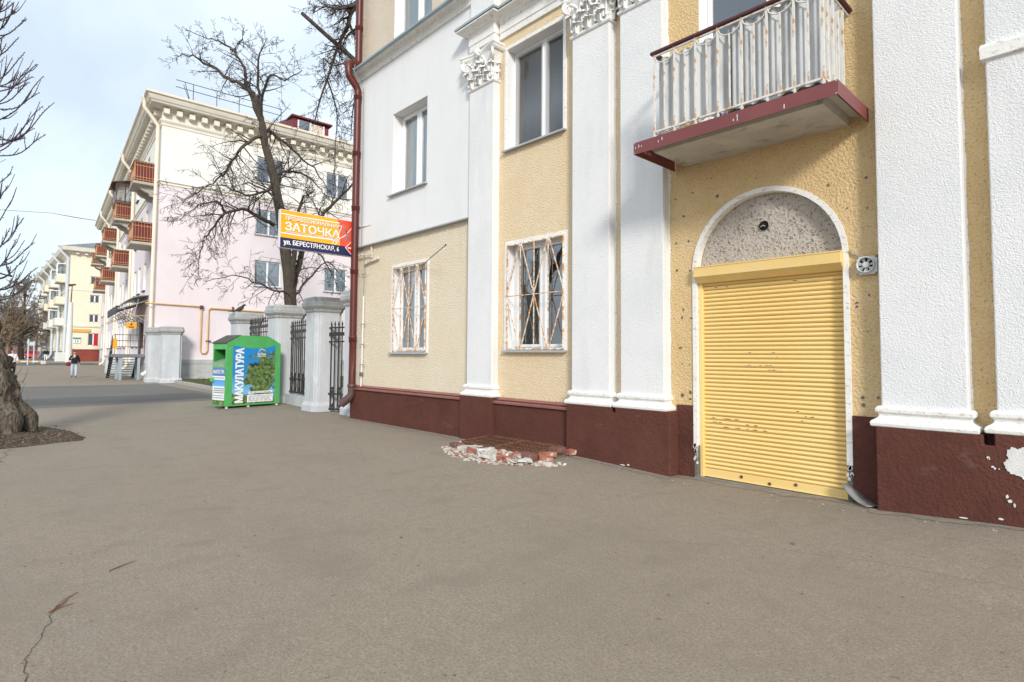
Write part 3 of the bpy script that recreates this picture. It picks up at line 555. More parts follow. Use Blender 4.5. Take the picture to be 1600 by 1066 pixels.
# pilasters with moulded bases and leafy capitals
def capital(x0, x1, yf, z0, par):
    c = MB(); W_ = x1-x0; cx_ = (x0+x1)/2; Hc = .62
    c.mould(x0, x1, yf, [(0, z0-.045), (.022, z0-.038), (.034, z0-.015), (.022, z0+.008), (0, z0+.012)], 7.1)          # astragal
    bell = [(-.015, z0), (-.01, z0+.25*Hc), (.02, z0+.6*Hc), (.075, z0+.88*Hc)]
    c.mould(x0, x1, yf, bell, 7.1)
    zt = z0+.88*Hc
    # abacus with hollow front
    P = []
    for k, (o_, z) in enumerate([(.11, zt), (.135, zt+.03), (.12, zt+.05), (.15, zt+.085), (.15, zt+.115)]):
        row = [(x0-o_, 7.1, z), (x0-o_, yf-o_, z)]+[(x0-o_+.05+(W_+2*o_-.1)*i/8, yf-o_+.085*math.sin(math.pi*i/8)*1.0, z) for i in range(9)]+[(x1+o_, yf-o_, z), (x1+o_, 7.1, z)]; P.append(row)
    n = len(P[0]); c.add([p for r in P for p in r], [(i*n+j, i*n+j+1, (i+1)*n+j+1, (i+1)*n+j) for i in range(len(P)-1) for j in range(n-1)]+[tuple(range(n))[::-1], tuple(range((len(P)-1)*n, len(P)*n))])
    def leaf(px, py, out, along, z, h, wd, curl):
        """acanthus blade standing at (px, py): out = outward normal, along = tangent"""
        out = V(out); along = V(along); A, Bn = 7, 6; vs_ = []
        for i in range(A+1):
            t = i/A; ww = wd*(.62+.5*math.sin(math.pi*min(t*1.05, 1)*.75))*(1-.35*t**3)*(1+.16*math.sin(i*2.9))
            oo = .012+.03*t+curl*max(0, t-.5)**1.6*2.2; hh = h*(t if t < .82 else .82+(t-.82)*(-.9))
            for j in range(Bn+1):
                s_ = j/Bn*2-1; lob = .016*math.cos(s_*math.pi*2.5)*(1-.3*t)
                vs_.append(V((px, py, z+hh-.03*abs(s_)*h*t))+along*(s_*ww/2)+out*(oo-.035*s_*s_+lob))
        c.add(vs_, [(i*(Bn+1)+j, i*(Bn+1)+j+1, (i+1)*(Bn+1)+j+1, (i+1)*(Bn+1)+j) for i in range(A) for j in range(Bn)])
        c.tube([vs_[i*(Bn+1)+Bn//2]+out*.012 for i in range(A+1)], [.017-.0015*i for i in range(A+1)], 5)
    Fo, Fa, So, Sa = (0, -1, 0), (1, 0, 0), (1, 0, 0), (0, 1, 0)
    for i in range(3): leaf(x0+W_*(i+.5)/3, yf-.012, Fo, Fa, z0, .22, W_/3*1.0, .10)
    for i in range(2): leaf(x0+W_*(i+1)/3, yf-.006, Fo, Fa, z0+.05, .33, W_/3*.95, .13)
    leaf(cx_, yf-.02, Fo, Fa, z0+.2, .30, W_/3*.7, .10); leaf(x0+.05, yf-.02, (-.7, -.7, 0), (.7, -.7, 0), z0+.05, .36, .18, .12); leaf(x1-.05, yf-.02, (.7, -.7, 0), (.7, .7, 0), z0+.05, .36, .18, .12)
    leaf(x1, (yf+7.1)/2, So, Sa, z0, .2, .14, .05); leaf(x1, (yf+7.1)/2, So, Sa, z0+.06, .36, .13, .07)
    leaf(x0, (yf+7.1)/2, (-1, 0, 0), Sa, z0, .2, .14, .05); leaf(x0, (yf+7.1)/2, (-1, 0, 0), Sa, z0+.06, .36, .13, .07)
    def volute(cx2, cy, cz, ax, sgn, r0=.105):
        ax = V(ax); pts = []; rs = []
        for i in range(26):
            a = i*.52; r = r0*(1-i/30); pts.append(V((cx2, cy, cz))+ax*(math.sin(a)*r*sgn)+V((0, 0, math.cos(a)*r))); rs.append(.026*(1-i/45))
        c.tube(pts, rs, 6)
    d1_ = V((-1, -1, 0)).normalized(); d2_ = V((1, -1, 0)).normalized()
    for cx2, dd, sg in ((x0-.03, d1_, 1), (x1+.03, d2_, 1)):
        volute(cx2, yf-.06, zt-.085, dd, sg); c.ball((cx2, yf-.05, zt-.085), .035, 8, 6)
        st = V((cx_+(cx2-cx_)*.35, yf-.03, z0+.3)); c.tube([st, st*.5+V((cx2, yf-.06, zt-.05))*.5+V((0, 0, .06)), V((cx2, yf-.06, zt+.005))], [.016, .022, .024], 6)
    for sg in (-1, 1): volute(cx_+sg*.105, yf-.06, zt-.1, (1, 0, 0), -sg, .06); c.tube([(cx_+sg*.16, yf-.03, z0+.28), (cx_+sg*.17, yf-.055, z0+.4), (cx_+sg*.12, yf-.07, zt-.045)], [.012, .02, .02], 6)
    r = random.Random(int(x0*100))
    c.ball((cx_, yf-.105, zt+.05), .075, 10, 7)
    for i in range(7): a = i*6.283/7; c.ball((cx_+.062*math.cos(a), yf-.12, zt+.05+.062*math.sin(a)), .032, 7, 5)
    for i in range(16): c.ball((x0+W_*r.uniform(.08, .92), yf-r.uniform(.04, .08), z0+r.uniform(.2, .5)), r.uniform(.018, .035), 6, 5, (1, 1, 1.3))
    return c.build('capital', 'capital_plaster', par)
BASE = [(0, 1.055), (.03, 1.05), (.05, 1.03), (.05, .99), (.028, .975), (.022, .955), (.03, .935), (.055, .915), (.082, .90), (.09, .875), (.085, .85), (.075, .84)]
def pilaster(x0, x1, zb, cap=True, yf=6.95, ztop=6.79):
    p = MB(); p.box(x0, x1, yf, 7.12, zb+.2, ztop-.02)
    o = bevel(p.build('pilaster', 'white_stucco', B), .012, 2)
    b_ = MB(); b_.mould(x0, x1, yf, [(o_, z-.845+zb) for o_, z in BASE][::-1], 7.1); bevel(b_.build('base', 'white_moulding', o), .008, 2)
    if cap: capital(x0, x1, yf, ztop, o)
    return o
pilaster(-8.70, -7.975, .835); pilaster(-6.035, -5.29, .85); pilaster(-5.09, -4.362, .855); pilaster(-1.772, -1.048, .895); pilaster(-.84, -.10, .915)
p = MB(); p.mould(-.84, -.10, 6.95, [(0, 4.44), (.035, 4.45), (.04, 4.56), (.03, 4.59), (0, 4.60)], 7.0); p.build('moulding', 'white_moulding', B)
rj = random.Random(44)
def paint_edge(x, sg, z0, z1, wd, mat='white_moulding'):
    n = int((z1-z0)/.035); P = []
    for i in range(n+1):
        z = z0+(z1-z0)*i/n; o_ = wd*(.25+1.1*abs(noise.noise(V((x*3, z*2.1, 1))))+.5*abs(noise.noise(V((x, z*11, 5))))+.25*rj.random()); P += [(x-sg*.004, YW-.003, z), (x+sg*o_, YW-.003, z)]
    q = MB(); q.add(P, [(2*i, 2*i+1, 2*i+3, 2*i+2) for i in range(n)]); q.build('paint_edge', mat, B)
for x, sg, z0, z1, wd in ((-5.29, 1, 1.0, 6.75, .03), (-5.09, -1, 1.0, 6.75, .012), (-4.362, 1, .96, 6.7, .03), (-1.048, 1, 1.1, 6.75, .022), (-.84, -1, 1.1, 6.7, .022), (-7.975, 1, 1.0, 6.7, .012), (-6.035, -1, 1.0, 6.7, .008), (-1.772, -1, 1.0, 6.7, .008)): paint_edge(x, sg, z0, z1, wd)
# plinth
def plinth(parts, name='plinth', mat='brown_plinth'):
    p = MB()
    for a in parts: p.box(*a)
    return p.build(name, mat, B)
bevel(plinth([(-8.815, -7.91, 6.87, 7.11, -.2, .836)]), .012)
def notched(x0, x1, n0, n1, zn, za, zb):
    q = MB(); P = [(x0, 6.87, -.2), (x1, 6.87, -.2), (x1, 6.87, zb), (n1, 6.87, zb), (n1, 6.87, zn), (n0, 6.87, zn), (n0, 6.87, za), (x0, 6.87, za)]
    q.prism(P, (0, 0, 0), (0, .24, 0)); return bevel(q.build('plinth', 'brown_plinth', B), .01)
notched(-6.08, -4.235, -5.205, -5.135, .775, .852, .857); notched(-1.81, 7, -.938, -.858, .80, .897, .917)
q = MB(); q.box(-5.2, -5.14, 7.03, 7.09, .7, .86); q.box(-.935, -.86, 7.03, 7.09, .7, .92); q.build('socket_back', 'brown_plinth', B)
plinth([(-13.385, -8.80, 6.965, 7.11, -.2, .80)]); plinth([(-7.93, -6.07, 6.965, 7.11, -.2, .80)])
plinth([(-4.25, -4.0, 7.085, 7.11, -.2, .945)]); plinth([(-2.09, -1.80, 7.085, 7.11, -.2, .965)])
plinth([(-13.39, -13.37, 6.97, 19, -.2, .8)])
for x0, x1 in ((-13.42, -8.812), (-7.908, -6.082)):
    f = MB(); y0, y1 = YW, 6.925
    f.add([(x0, y0, .835), (x1, y0, .835), (x1, y1, .765), (x0, y1, .765), (x0, y1, .735), (x1, y1, .735), (x0, y1+.012, .735), (x1, y1+.012, .735), (x0, y0, .81), (x1, y0, .81)], [(3, 2, 1, 0), (4, 5, 2, 3), (6, 7, 5, 4), (8, 9, 7, 6)]); f.build('plinth_flashing', 'brown_flashing', B)

# cornices
def cornice(name, x0, x1, yf, prof, mat='white_moulding', ends=(0, 0), yw=7.1):
    c = MB(); c.mould(x0, x1, yf, prof, yw, ends); return c.build(name, mat, B)
ENT = [(.04, 7.56), (.04, 7.675), (.055, 7.68), (.055, 7.845), (.07, 7.85), (.08, 7.88), (.12, 7.895), (.145, 7.93), (.20, 7.95), (.25, 7.96), (.255, 7.985)]
cornice('cornice', -7.93, 7, 7.1, ENT)
ENTR = [(o_-.045 if o_ > .06 else o_-.035, z) for o_, z in ENT]
for a, b in ((-8.70, -7.975), (-6.035, -4.362), (-1.772, .9)): cornice('cornice', a, b, 6.95, [(max(o_, 0), z) for o_, z in ENTR], ends=(1, 1))
def flashing(x0, x1, yo, z, t=.032, yw=7.1, ends=(0, 0)):
    f = MB(); f.add([(x0, yw, z+.06), (x1, yw, z+.06), (x1, yo, z+.01), (x0, yo, z+.01), (x0, yw, z+.03), (x1, yw, z+.03), (x1, yo, z-t), (x0, yo, z-t)], [(3, 2, 1, 0), (2, 3, 7, 6), (4, 5, 6, 7), (0, 3, 7, 4), (1, 2, 6, 5)]); return f.build('cornice_flashing', 'zinc_flashing', B)
flashing(-7.75, 7, 6.825, 8.025)
for a, b in ((-8.93, -7.75), (-6.26, -4.14), (-2.0, 1.15)): flashing(a, b, 6.725, 8.03)
LC = [(.0, 8.58), (.045, 8.585), (.05, 8.70), (.06, 8.71), (.065, 8.735), (.10, 8.745), (.13, 8.765), (.18, 8.775), (.245, 8.785), (.25, 8.80)]
cornice('cornice', -13.38, -8.55, 7.02, LC, ends=(1, 0)); flashing(-13.62, -8.55, 6.74, 8.79, .03)
u_ = MB(); u_.box(-8.70, -7.975, 6.95, 7.12, 7.93, 13.4); bevel(u_.build('pilaster', 'white_stucco', B), .012)
for a, b in ((-6.035, -5.29), (-5.09, -4.362)): u_ = MB(); u_.box(a, b, 6.95, 7.12, 7.93, 13.4); u_.build('pilaster', 'white_stucco', B)

# arched doorway: surround, infill and roller shutter
def ring(r0, r1, y0, y1, z0, zs=None):
    f = MB(); n = 30
    P = [(ACX+r*math.cos(math.pi*i/n), ACZ+r*math.sin(math.pi*i/n)) for r in (r0, r1) for i in range(n+1)]
    P = [P[:n+1], P[n+1:]]
    for a in (0, 1): P[a] = [(ACX+(r0, r1)[a], z0)]+P[a]+[(ACX-(r0, r1)[a], z0)]
    k = n+3; vs_ = [(x, y, z) for y in (y0, y1) for q in P for x, z in q]
    fs = []
    for i in range(k-1): fs += [(i, i+1, k+i+1, k+i), (k+i, k+i+1, 3*k+i+1, 3*k+i), (i, 2*k+i, 2*k+i+1, i+1)]
    fs += [(0, k, 3*k, 2*k), (k-1, 3*k-1, 4*k-1, 2*k-1)]
    f.add(vs_, fs); return f
ring(ARI, ARO, YW-.018, YW+.10, .42).build('arch_surround', 'white_moulding', B)
tp = MB(); tp.wall_xz(7.205, arch(ACX, ACZ, ARI+.01, 2.6)); tp.build('tympanum', 'tympanum_render', B)
h_ = MB(); h_.lathe((-3.07, 7.2, 3.25), [(.062, -.012), (.05, -.02), (.045, .03)], 16, axis='y'); h_.build('vent_hole', 'black', B)
h_ = MB(); h_.tube([(-3.10, 7.17, 3.235), (-3.07, 7.165, 3.25), (-3.045, 7.17, 3.235)], .008, 6); h_.build('pipe_stub', 'cable_grey', B)
jb = MB(); jb.wall_xz
for sx, zt in ((-1, .62), (1, .46)):
    xi, xo = ACX+sx*ARI, ACX+sx*ARO
    j = MB(); j.box(min(xi, xo), max(xi, xo), YW-.012, YW+.10, -.1, .425); bevel(j.build('worn_jamb', 'mortar_grey', B), .01)
r_ = random.Random(21)
for sx, z0, z1, cnt in ((-1, .16, .44, 22), (1, .26, .44, 12)):      # flaked paint on the jambs
    for i in range(cnt):
        z = z0+(z1-z0)*r_.random()**.6; x = ACX+sx*r_.uniform(ARI+.004, ARO-.004); a = r_.uniform(.006, .022); m = MB()
        q = [(x+a*math.cos(t*1.05)*r_.uniform(.5, 1.1), YW-.0205, z+a*1.6*math.sin(t*1.05)*r_.uniform(.5, 1.2)) for t in range(6)]
        m.prism(q, (0, 0, 0), (0, .009, 0)); m.build('paint_flake', 'patch_white' if z < .45 else 'old_concrete', B)
th = MB(); th.box(-3.98, -2.1, 7.06, 7.25, -.1, .012); th.build('threshold', 'threshold', B)
S = MB(); S.box(-3.94, -2.14, 7.0, 7.2, 2.655, 2.79); S.add([(-3.94, 7.0, 2.655), (-2.14, 7.0, 2.655), (-2.14, 7.10, 2.585), (-3.94, 7.10, 2.585), (-3.94, 7.2, 2.655), (-2.14, 7.2, 2.655), (-2.14, 7.2, 2.585), (-3.94, 7.2, 2.585)], [(0, 3, 2, 1), (3, 7, 6, 2), (0, 4, 7, 3), (1, 2, 6, 5)])
sh = bevel(S.build('roller_shutter', 'shutter_box', B), .006)
s_ = MB(); s_.box(-3.942, -2.138, 6.994, 7.2, 2.782, 2.797); s_.build('box_lid', 'shutter_box', sh)
for x0, x1 in ((-3.938, -3.885), (-2.172, -2.142)):
    s_ = MB(); s_.box(x0, x1, 7.135, 7.215, .01, 2.6); bevel(s_.build('guide_rail', 'shutter_box', sh), .005)
NS = 46; pitch = (2.60-.125)/NS
s_ = MB(); n = 7; P = []
for i in range(n+1):
    t = i/n; z = .125+pitch*.94*t; y = 7.190-.026*math.sin(math.pi*(.06+.92*t))
    P += [(-3.888, y, z), (-2.168, y, z)]
P += [(-3.888, 7.203, .125+pitch), (-2.168, 7.197, .125+pitch)]
s_.add(P, [(2*i, 2*i+1, 2*i+3, 2*i+2) for i in range(n+1)], True)
s0 = s_.build('slat', 'shutter_yellow', sh)
for i in range(1, NS): clone(s0, (0, r_.uniform(-.0015, .0015), pitch*i), sh)
s_ = MB(); s_.box(-3.888, -2.168, 7.165, 7.205, .022, .124); s_.box(-3.888, -2.168, 7.155, 7.205, .02, .034); bevel(s_.build('bottom_bar', 'shutter_yellow', sh), .004)
for x, z in ((-3.386, .085), (-3.033, .055), (-2.725, .095)):
    s_ = MB(); s_.lathe((x, 7.163, z), [(.02, -.006), (.02, .0), (.012, .002)], 12, axis='y'); s_.build('lock', 'rust', sh)
bk = MB(); bk.box(-3.95, -2.13, 7.22, 7.24, -.1, 3.7); bk.build('backing', 'interior_dark', B)
# paint losses and torn-sticker remains on the shutter
def flake(x, z, w_, h, mat, y=7.1615, name='scratch', par=None, n=7, t=.004):
    q = [(x+w_*.5*math.cos(6.283*i/n)*r_.uniform(.6, 1.1), y, z+h*.5*math.sin(6.283*i/n)*r_.uniform(.5, 1.1)) for i in range(n)]
    m = MB(); m.prism(q, (0, 0, 0), (0, t, 0)); return m.build(name, mat, par or sh)
def ridge(z): return .125+pitch*(round((z-.125)/pitch-.5)+.52)
for x, z, w_ in ((-3.76, .80, .05), (-3.74, .775, .03), (-3.56, .79, .17), (-3.44, .775, .10), (-3.30, .765, .08), (-3.19, .745, .07), (-3.74, .72, .12), (-3.58, .71, .14), (-3.42, .70, .12), (-3.2, .69, .10), (-3.08, .68, .08), (-3.66, .735, .06), (-3.3, .71, .05), (-2.69, .944, .06), (-2.60, .93, .05), (-2.53, .882, .07), (-2.64, .875, .05), (-3.70, 2.54, .07), (-3.55, 2.54, .06), (-2.70, 2.52, .09)):
    flake(x, ridge(z), w_*.8, .011, 'stain_dark')
for i in range(16):
    flake(-3.30+.46*r_.random(), ridge(1.42+r_.choice((0, .04, .10, .2, .25))), r_.uniform(.03, .09), .013, r_.choice(('curtain', 'sticker_white', 'sticker_white', 'cable_grey')))
# mortar plugs in the wall round the door
for x, z in [(-3.718, 3.975), (-3.12, 3.842), (-1.897, 3.581), (-2.286, 3.578), (-3.991, 3.838), (-4.251, 3.794), (-3.628, 3.72), (-4.141, 3.538), (-2.09, 3.277), (-1.888, 3.243), (-4.25, 3.179), (-4.06, 3.178), (-4.239, 2.796), (-4.05, 2.77), (-1.908, 2.284), (-2.02, 2.209), (-2.02, 2.165), (-1.916, 1.891), (-4.138, 2.241), (-4.161, 2.136), (-4.3, 2.134), (-4.033, 2.125), (-4.184, 1.72), (-1.8, 2.706), (-1.786, 2.169), (-4.17, 1.5), (-4.05, 1.49), (-4.16, 1.08), (-4.05, 1.12), (-4.05, 1.03), (-1.98, 1.17), (-1.98, 1.09), (-1.83, 1.18), (-1.82, 1.08)]:
    s = r_.uniform(.018, .05); flake(x+r_.uniform(-.01, .01), z, s*r_.uniform(.7, 1.3), s*r_.uniform(.7, 1.5), 'mortar_grey', YW-.008, 'mortar_plug', B, r_.choice((6, 7, 9)), .010)
# bare patches where the brown paint has come off
def patch(pts, y, mat='patch_white', name='bare_patch', t=.012):
    P = []
    for i, (a, b) in enumerate(zip(pts, pts[1:]+pts[:1])):
        for k in range(4): P.append((a[0]+(b[0]-a[0])*k/4+r_.uniform(-.008, .008), y, a[1]+(b[1]-a[1])*k/4+r_.uniform(-.008, .008)))
    m = MB(); m.prism(P, (0, 0, 0), (0, t, 0)); return m.build(name, mat, B)
patch([(-.805, .655), (-.76, .70), (-.775, .77), (-.735, .80), (-.69, .79), (-.66, .82), (-.55, .83), (-.45, .76), (-.42, .60), (-.52, .53), (-.65, .53), (-.70, .56), (-.755, .565), (-.775, .60)], 6.863)
for x, z, w_, h in ((-.905, .66, .025, .04), (-.90, .625, .02, .025), (-.875, .585, .03, .025), (-.86, .57, .02, .03), (-.83, .57, .012, .014), (-.78, .33, .022, .05), (-.76, .29, .04, .035), (-.73, .26, .02, .05), (-.83, .12, .04, .02), (-1.1, .08, .08, .014), (-4.9, .05, .05, .03), (-5.0, .03, .10, .015)):
    flake(x, z+zg(x, 6.8)*.3, w_, h, 'patch_white', 6.863, 'bare_patch', B, 9, .012)

# balcony over the doorway
bal = MB(); bal.box(-4.16, -1.95, 6.17, 7.1, 4.285, 4.31)
bal = bal.build('balcony', 'old_concrete', B)
bb = MB(); bb.add([(-4.06, 6.27, 4.205), (-2.06, 6.27, 4.205), (-2.06, 7.1, 4.205), (-4.06, 7.1, 4.205), (-4.09, 6.24, 4.285), (-2.03, 6.24, 4.285), (-2.03, 7.1, 4.285), (-4.09, 7.1, 4.285)], [(3, 2, 1, 0), (0, 1, 5, 4), (1, 2, 6, 5), (0, 4, 7, 3)]); bb.build('slab_soffit', 'old_concrete', bal)
f = MB(); t = .006
f.box(-4.255, -1.86, 6.10, 6.10+t, 4.185, 4.335); f.box(-4.255, -4.255+t, 6.106, 7.08, 4.185, 4.335); f.box(-1.866, -1.86, 6.106, 7.08, 4.185, 4.335)
f.quad((-4.255, 6.1, 4.335), (-1.86, 6.1, 4.335), (-1.95, 6.24, 4.352), (-4.16, 6.24, 4.352)); f.quad((-1.86, 6.1, 4.335), (-1.86, 7.08, 4.335), (-1.95, 7.08, 4.352), (-1.95, 6.24, 4.352)); f.quad((-4.255, 7.08, 4.335), (-4.255, 6.1, 4.335), (-4.16, 6.24, 4.352), (-4.16, 7.08, 4.352))
f.build('fascia', 'maroon_fascia', bal)
for x in (-4.24, -1.875):
    for z in (4.2, 4.325): q = MB(); q.lathe((x, 6.1, z), [(.008, -.004), (.008, .0)], 8, axis='y'); q.build('screw', 'sill_grey', bal)
RX0, RX1, RY = -4.06, -2.045, 6.285; RB, RT = 4.475, 5.49; nb = 7; bw = (RX1-RX0)/nb
q = MB(); q.box(-.011, .011, -.011, .011, 4.31, RT); post = q.build('post', 'rail_paint', bal, (0, 0, 0)); post.location = V((RX0, RY, 0))-WM[bal]; posts = [post]
def put(o, x, y, z=0):
    c = o.copy(); COL.objects.link(c); c.parent = bal; c.location = V((x, y, z))-WM[bal]; return c
for i in range(1, nb+1): put(post, RX0+bw*i, RY)
q = MB(); q.box(-.008, .008, -.008, .008, RB, RT-.135); hb = q.build('baluster', 'rail_paint', bal, (0, 0, 0)); hb.location = V((RX0+bw/2, RY, 0))-WM[bal]
q = MB(); q.tube([(-bw/2+.01, 0, RT-.02)]+[(bw*.46*math.cos(math.pi+math.pi*i/12), 0, RT-.03-.105*math.sin(math.pi*i/12)) for i in range(13)]+[(bw/2-.01, 0, RT-.02)], .008, 6); ar = q.build('arc', 'rail_paint', bal, (0, 0, 0)); ar.location = V((RX0+bw/2, RY, 0))-WM[bal]
for i in range(1, nb): put(hb, RX0+bw*(i+.5), RY); put(ar, RX0+bw*(i+.5), RY)
for i in range(4):
    y = RY+.13+.16*i
    for x in (RX0, RX1): put(post if i % 2 else hb, x, y)
q = MB(); q.box(RX0-.015, RX1+.015, RY-.012, RY+.012, RB-.012, RB+.012); q.box(RX0-.012, RX0+.012, RY, 7.08, RB-.012, RB+.012); q.box(RX1-.012, RX1+.012, RY, 7.08, RB-.012, RB+.012); q.box(RX0-.012, RX1+.012, RY-.01, RY+.01, RT-.03, RT-.01); q.box(RX1-.01, RX1+.01, RY, 7.08, RT-.03, RT-.01); q.build('rail_frame', 'rail_paint', bal)
q = MB(); q.box(RX0-.05, RX1+.05, RY-.035, RY+.035, RT, RT+.04); q.box(RX0-.05, RX0+.02, RY+.035, 7.09, RT, RT+.04); q.box(RX1-.02, RX1+.05, RY+.035, 7.09, RT, RT+.04); bevel(q.build('handrail', 'maroon_dark', bal), .012, 2)
def corr(a, b, z0, z1, name):
    q = MB(); a = V(a); b = V(b); L = (b-a).length; n = int(L/.0125); d_ = (b-a).normalized(); nn = V((d_.y, -d_.x, 0)); P = []
    for i in range(n+1):
        s_ = L*i/n; p_ = a+d_*s_+nn*.024*math.sin(6.283*(s_+.03-.0745)/.1482); P += [p_+V((0, 0, z0)), p_+V((0, 0, z1))]
    q.add(P, [(2*i, 2*i+2, 2*i+3, 2*i+1) for i in range(n)], True); return q.build(name, 'asbestos_sheet', bal)
corr((RX0+.03, RY+.045, 0), (RX0+1.0, RY+.045, 0), RB-.01, RT-.06, 'corrugated_sheet'); corr((RX0+.96, RY+.05, 0), (RX1-.03, RY+.05, 0), RB-.01, RT-.02, 'corrugated_sheet'); corr((RX1-.045, RY+.05, 0), (RX1-.045, 7.05, 0), RB-.01, RT-.05, 'corrugated_sheet')
for i in range(9):      # bird droppings on the fascia
    x = r_.choice((-4.2, -4.15, -3.9, -3.84, -3.6, -2.9, -2.4)); q = MB(); x += r_.uniform(-.03, .03); z = r_.uniform(4.2, 4.31); l = r_.uniform(.008, .05)
    q.prism([(x-.004, 6.0985, z), (x+.004, 6.0985, z-.004), (x+.005, 6.0985, z+l), (x-.002, 6.0985, z+l+.006)], (0, 0, 0), (0, .003, 0)); q.build('dropping', 'sticker_white', bal)

# ------------------------------------------------------------------ things fixed to the corner building
PX_, PY_ = -13.19, 6.905
D = thing('drainpipe', 'red metal drainpipe with brown spout down the corner of the yellow building', 'drainpipe', (PX_, PY_, 0))
p = MB(); p.tube([(PX_, PY_, 13.3), (PX_, PY_, 9.06), (PX_, PY_, 9.0)], .088, 16); p.tube([(PX_, PY_, 9.02), (PX_, PY_-.04, 8.965), (PX_, PY_-.22, 8.955), (PX_, PY_-.265, 8.91), (PX_, PY_-.265, 8.68), (PX_, PY_-.24, 8.61), (PX_, PY_-.03, 8.38), (PX_, PY_, 8.30), (PX_, PY_, 8.15)], .09, 14); p.build('offset_bend', 'red_metal', D)
p = MB(); p.tube([(PX_, PY_, 8.2), (PX_, PY_, 2.0)], .088, 16); p.build('pipe', 'red_metal', D)
p = MB(); n = 16; P = []
for z, k in ((2.02, 0), (1.9, 0), (1.82, .4), (1.6, .55), (1.45, .6), (1.3, .35), (1.22, .1), (.82, 0)):
    for j in range(n):
        a = 6.283*j/n; r = .088; dn = max(0, math.cos(a+.9))**3*k*.075
        P.append((PX_+(r-dn)*math.cos(a), PY_+(r-dn)*math.sin(a), z))
p.add(P, [(i*n+j, i*n+(j+1) % n, (i+1)*n+(j+1) % n, (i+1)*n+j) for i in range(7) for j in range(n)], True); p.build('pipe', 'red_metal', D)['label'] = 'dented lowest length of the pipe'
c0 = None
for z in (9.95, 8.15, 6.7, 5.3, 3.7, 2.0):
    p = MB(); p.lathe((PX_, PY_, z), [(.089, -.10), (.099, -.095), (.099, .0), (.107, .008), (.107, .03), (.092, .045)], 16); p.build('collar', 'red_metal', D)
p = MB(); p.tube([(PX_, PY_, .86), (PX_, PY_, .62), (PX_-.03, PY_-.04, .53), (PX_-.16, PY_-.2, .36)], .098, 14); p.build('spout', 'brown_pipe', D)
p = MB(); p.lathe((PX_, PY_, .80), [(.10, -.02), (.112, -.01), (.112, .05), (.10, .06)], 14); p.build('collar', 'brown_pipe', D)

T_ = thing('cable_conduit', 'white cable conduit clipped up the wall beside the red drainpipe', 'conduit', (-12.97, 7.06, .8))
p = MB(); p.tube([(-13.0, 7.05, .80), (-13.0, 7.05, 1.05), (-12.98, 7.05, 1.12), (-12.95, 7.05, 3.05)], .02, 8); p.build('tube', 'cable_white', T_)
p = MB(); p.tube([(-12.95, 7.05, 3.0), (-12.96, 7.05, 4.25), (-12.98, 6.98, 4.33), (-13.0, 6.97, 8.3), (-13.02, 6.7, 8.7), (-13.12, 6.78, 8.95)], .008, 5); p.build('cable', 'cable_grey', T_)
for z in (1.35, 1.85, 2.35, 3.6, 5.0):
    p = MB(); p.bar((-13.08, 7.045, z), (-12.80, 7.03, z), .016); p.build('clip', 'steel_bar', T_)
p = MB(); p.box(-13.02, -12.96, 7.01, 7.08, 1.06, 1.16); p.build('coupling', 'mortar_grey', T_)

# double-sided projecting sign
SX = -13.33
G = thing('street_sign', 'orange and navy sharpening-shop sign box jutting from the building corner above the bin', 'sign', (SX, 7.0, 4.5))
y0, y1, z0, z1 = 5.09, 6.99, 4.065, 4.965
p = MB(); p.box(SX-.13, SX-.004, y0, y1, z0, z1); bevel(p.build('box', 'sign_side', G), .006)
p = MB(); p.box(SX-.006, SX, y0+.008, y1-.008, z0+.24, z1-.008); p.build('panel', 'print_orange', G)
def sq(name, pts, mat, x=SX+.003): 
    p = MB(); p.add([(x, a, b) for a, b in pts], [tuple(range(len(pts)))]); return p.build(name, mat, G)
sq('red_field', [(6.58, z0+.24), (y1-.008, z0+.24), (y1-.008, z1-.008), (6.50, z1-.008), (6.56, z1-.3)], 'print_red')
p = MB(); p.box(SX-.006, SX+.001, y0+.008, y1-.008, z0+.008, z0+.242); p.build('navy_band', 'print_navy', G)
def ln(pts, w_, mat='print_white', x=SX+.005, name='stripe'):
    p = MB()
    for a, b in zip(pts, pts[1:]):
        a = V((x, *a)); b = V((x, *b)); t = (b-a).normalized(); nn = V((0, -t.z, t.y))*w_/2; p.quad(a-nn, b-nn, b+nn, a+nn)
    return p.build(name, mat, G)
ln([(y0+.02, z1-.105), (5.55, z1-.115), (6.1, z1-.105), (6.55, z1-.10)], .022); ln([(y0+.02, z0+.345), (5.7, z0+.345), (6.3, z0+.36), (6.55, z0+.335)], .026)
ln([(6.45, z0+.245), (6.56, z0+.41), (6.72, z0+.52), (6.98, z0+.84)], .018); ln([(6.36, z0+.25), (6.5, z0+.42), (6.62, z0+.75)], .014)
AX, AZ = (0, 1, 0), (0, 0, 1)
def stext(body, y, z, w_, h, mat='print_white', outline='print_outline', bold=.02, name='lettering'):
    if outline: text(name+'_outline', body, (SX+.004, y+.004, z-.009), AX, AZ, w_+.006, h+.004, outline, G, bold=bold)
    for k_ in range(2 if h > .12 else 1): text(name, body, (SX+.007+.0004*k_, y+.009*k_, z), AX, AZ, w_-.009*k_, h, mat, G, bold=min(bold, .012))
stext('ПРОФЕССИОНАЛЬНАЯ', 5.21, z1-.235, 1.36, .095, 'print_white', 'print_grey', .012)
stext('ЗАТОЧКА', 5.20, z0+.42, 1.36, .20, 'print_white', 'print_outline', .02)
stext('ЛЮБОГО РЕЖУЩЕГО ИНСТРУМЕНТА', 5.22, z0+.345+.02, 1.33, .042, 'print_white', 'print_grey', .012)
stext('ул. БЕРЕСТЯНСКАЯ, 6', 5.17, z0+.055, 1.38, .15, 'print_white', None, .014)
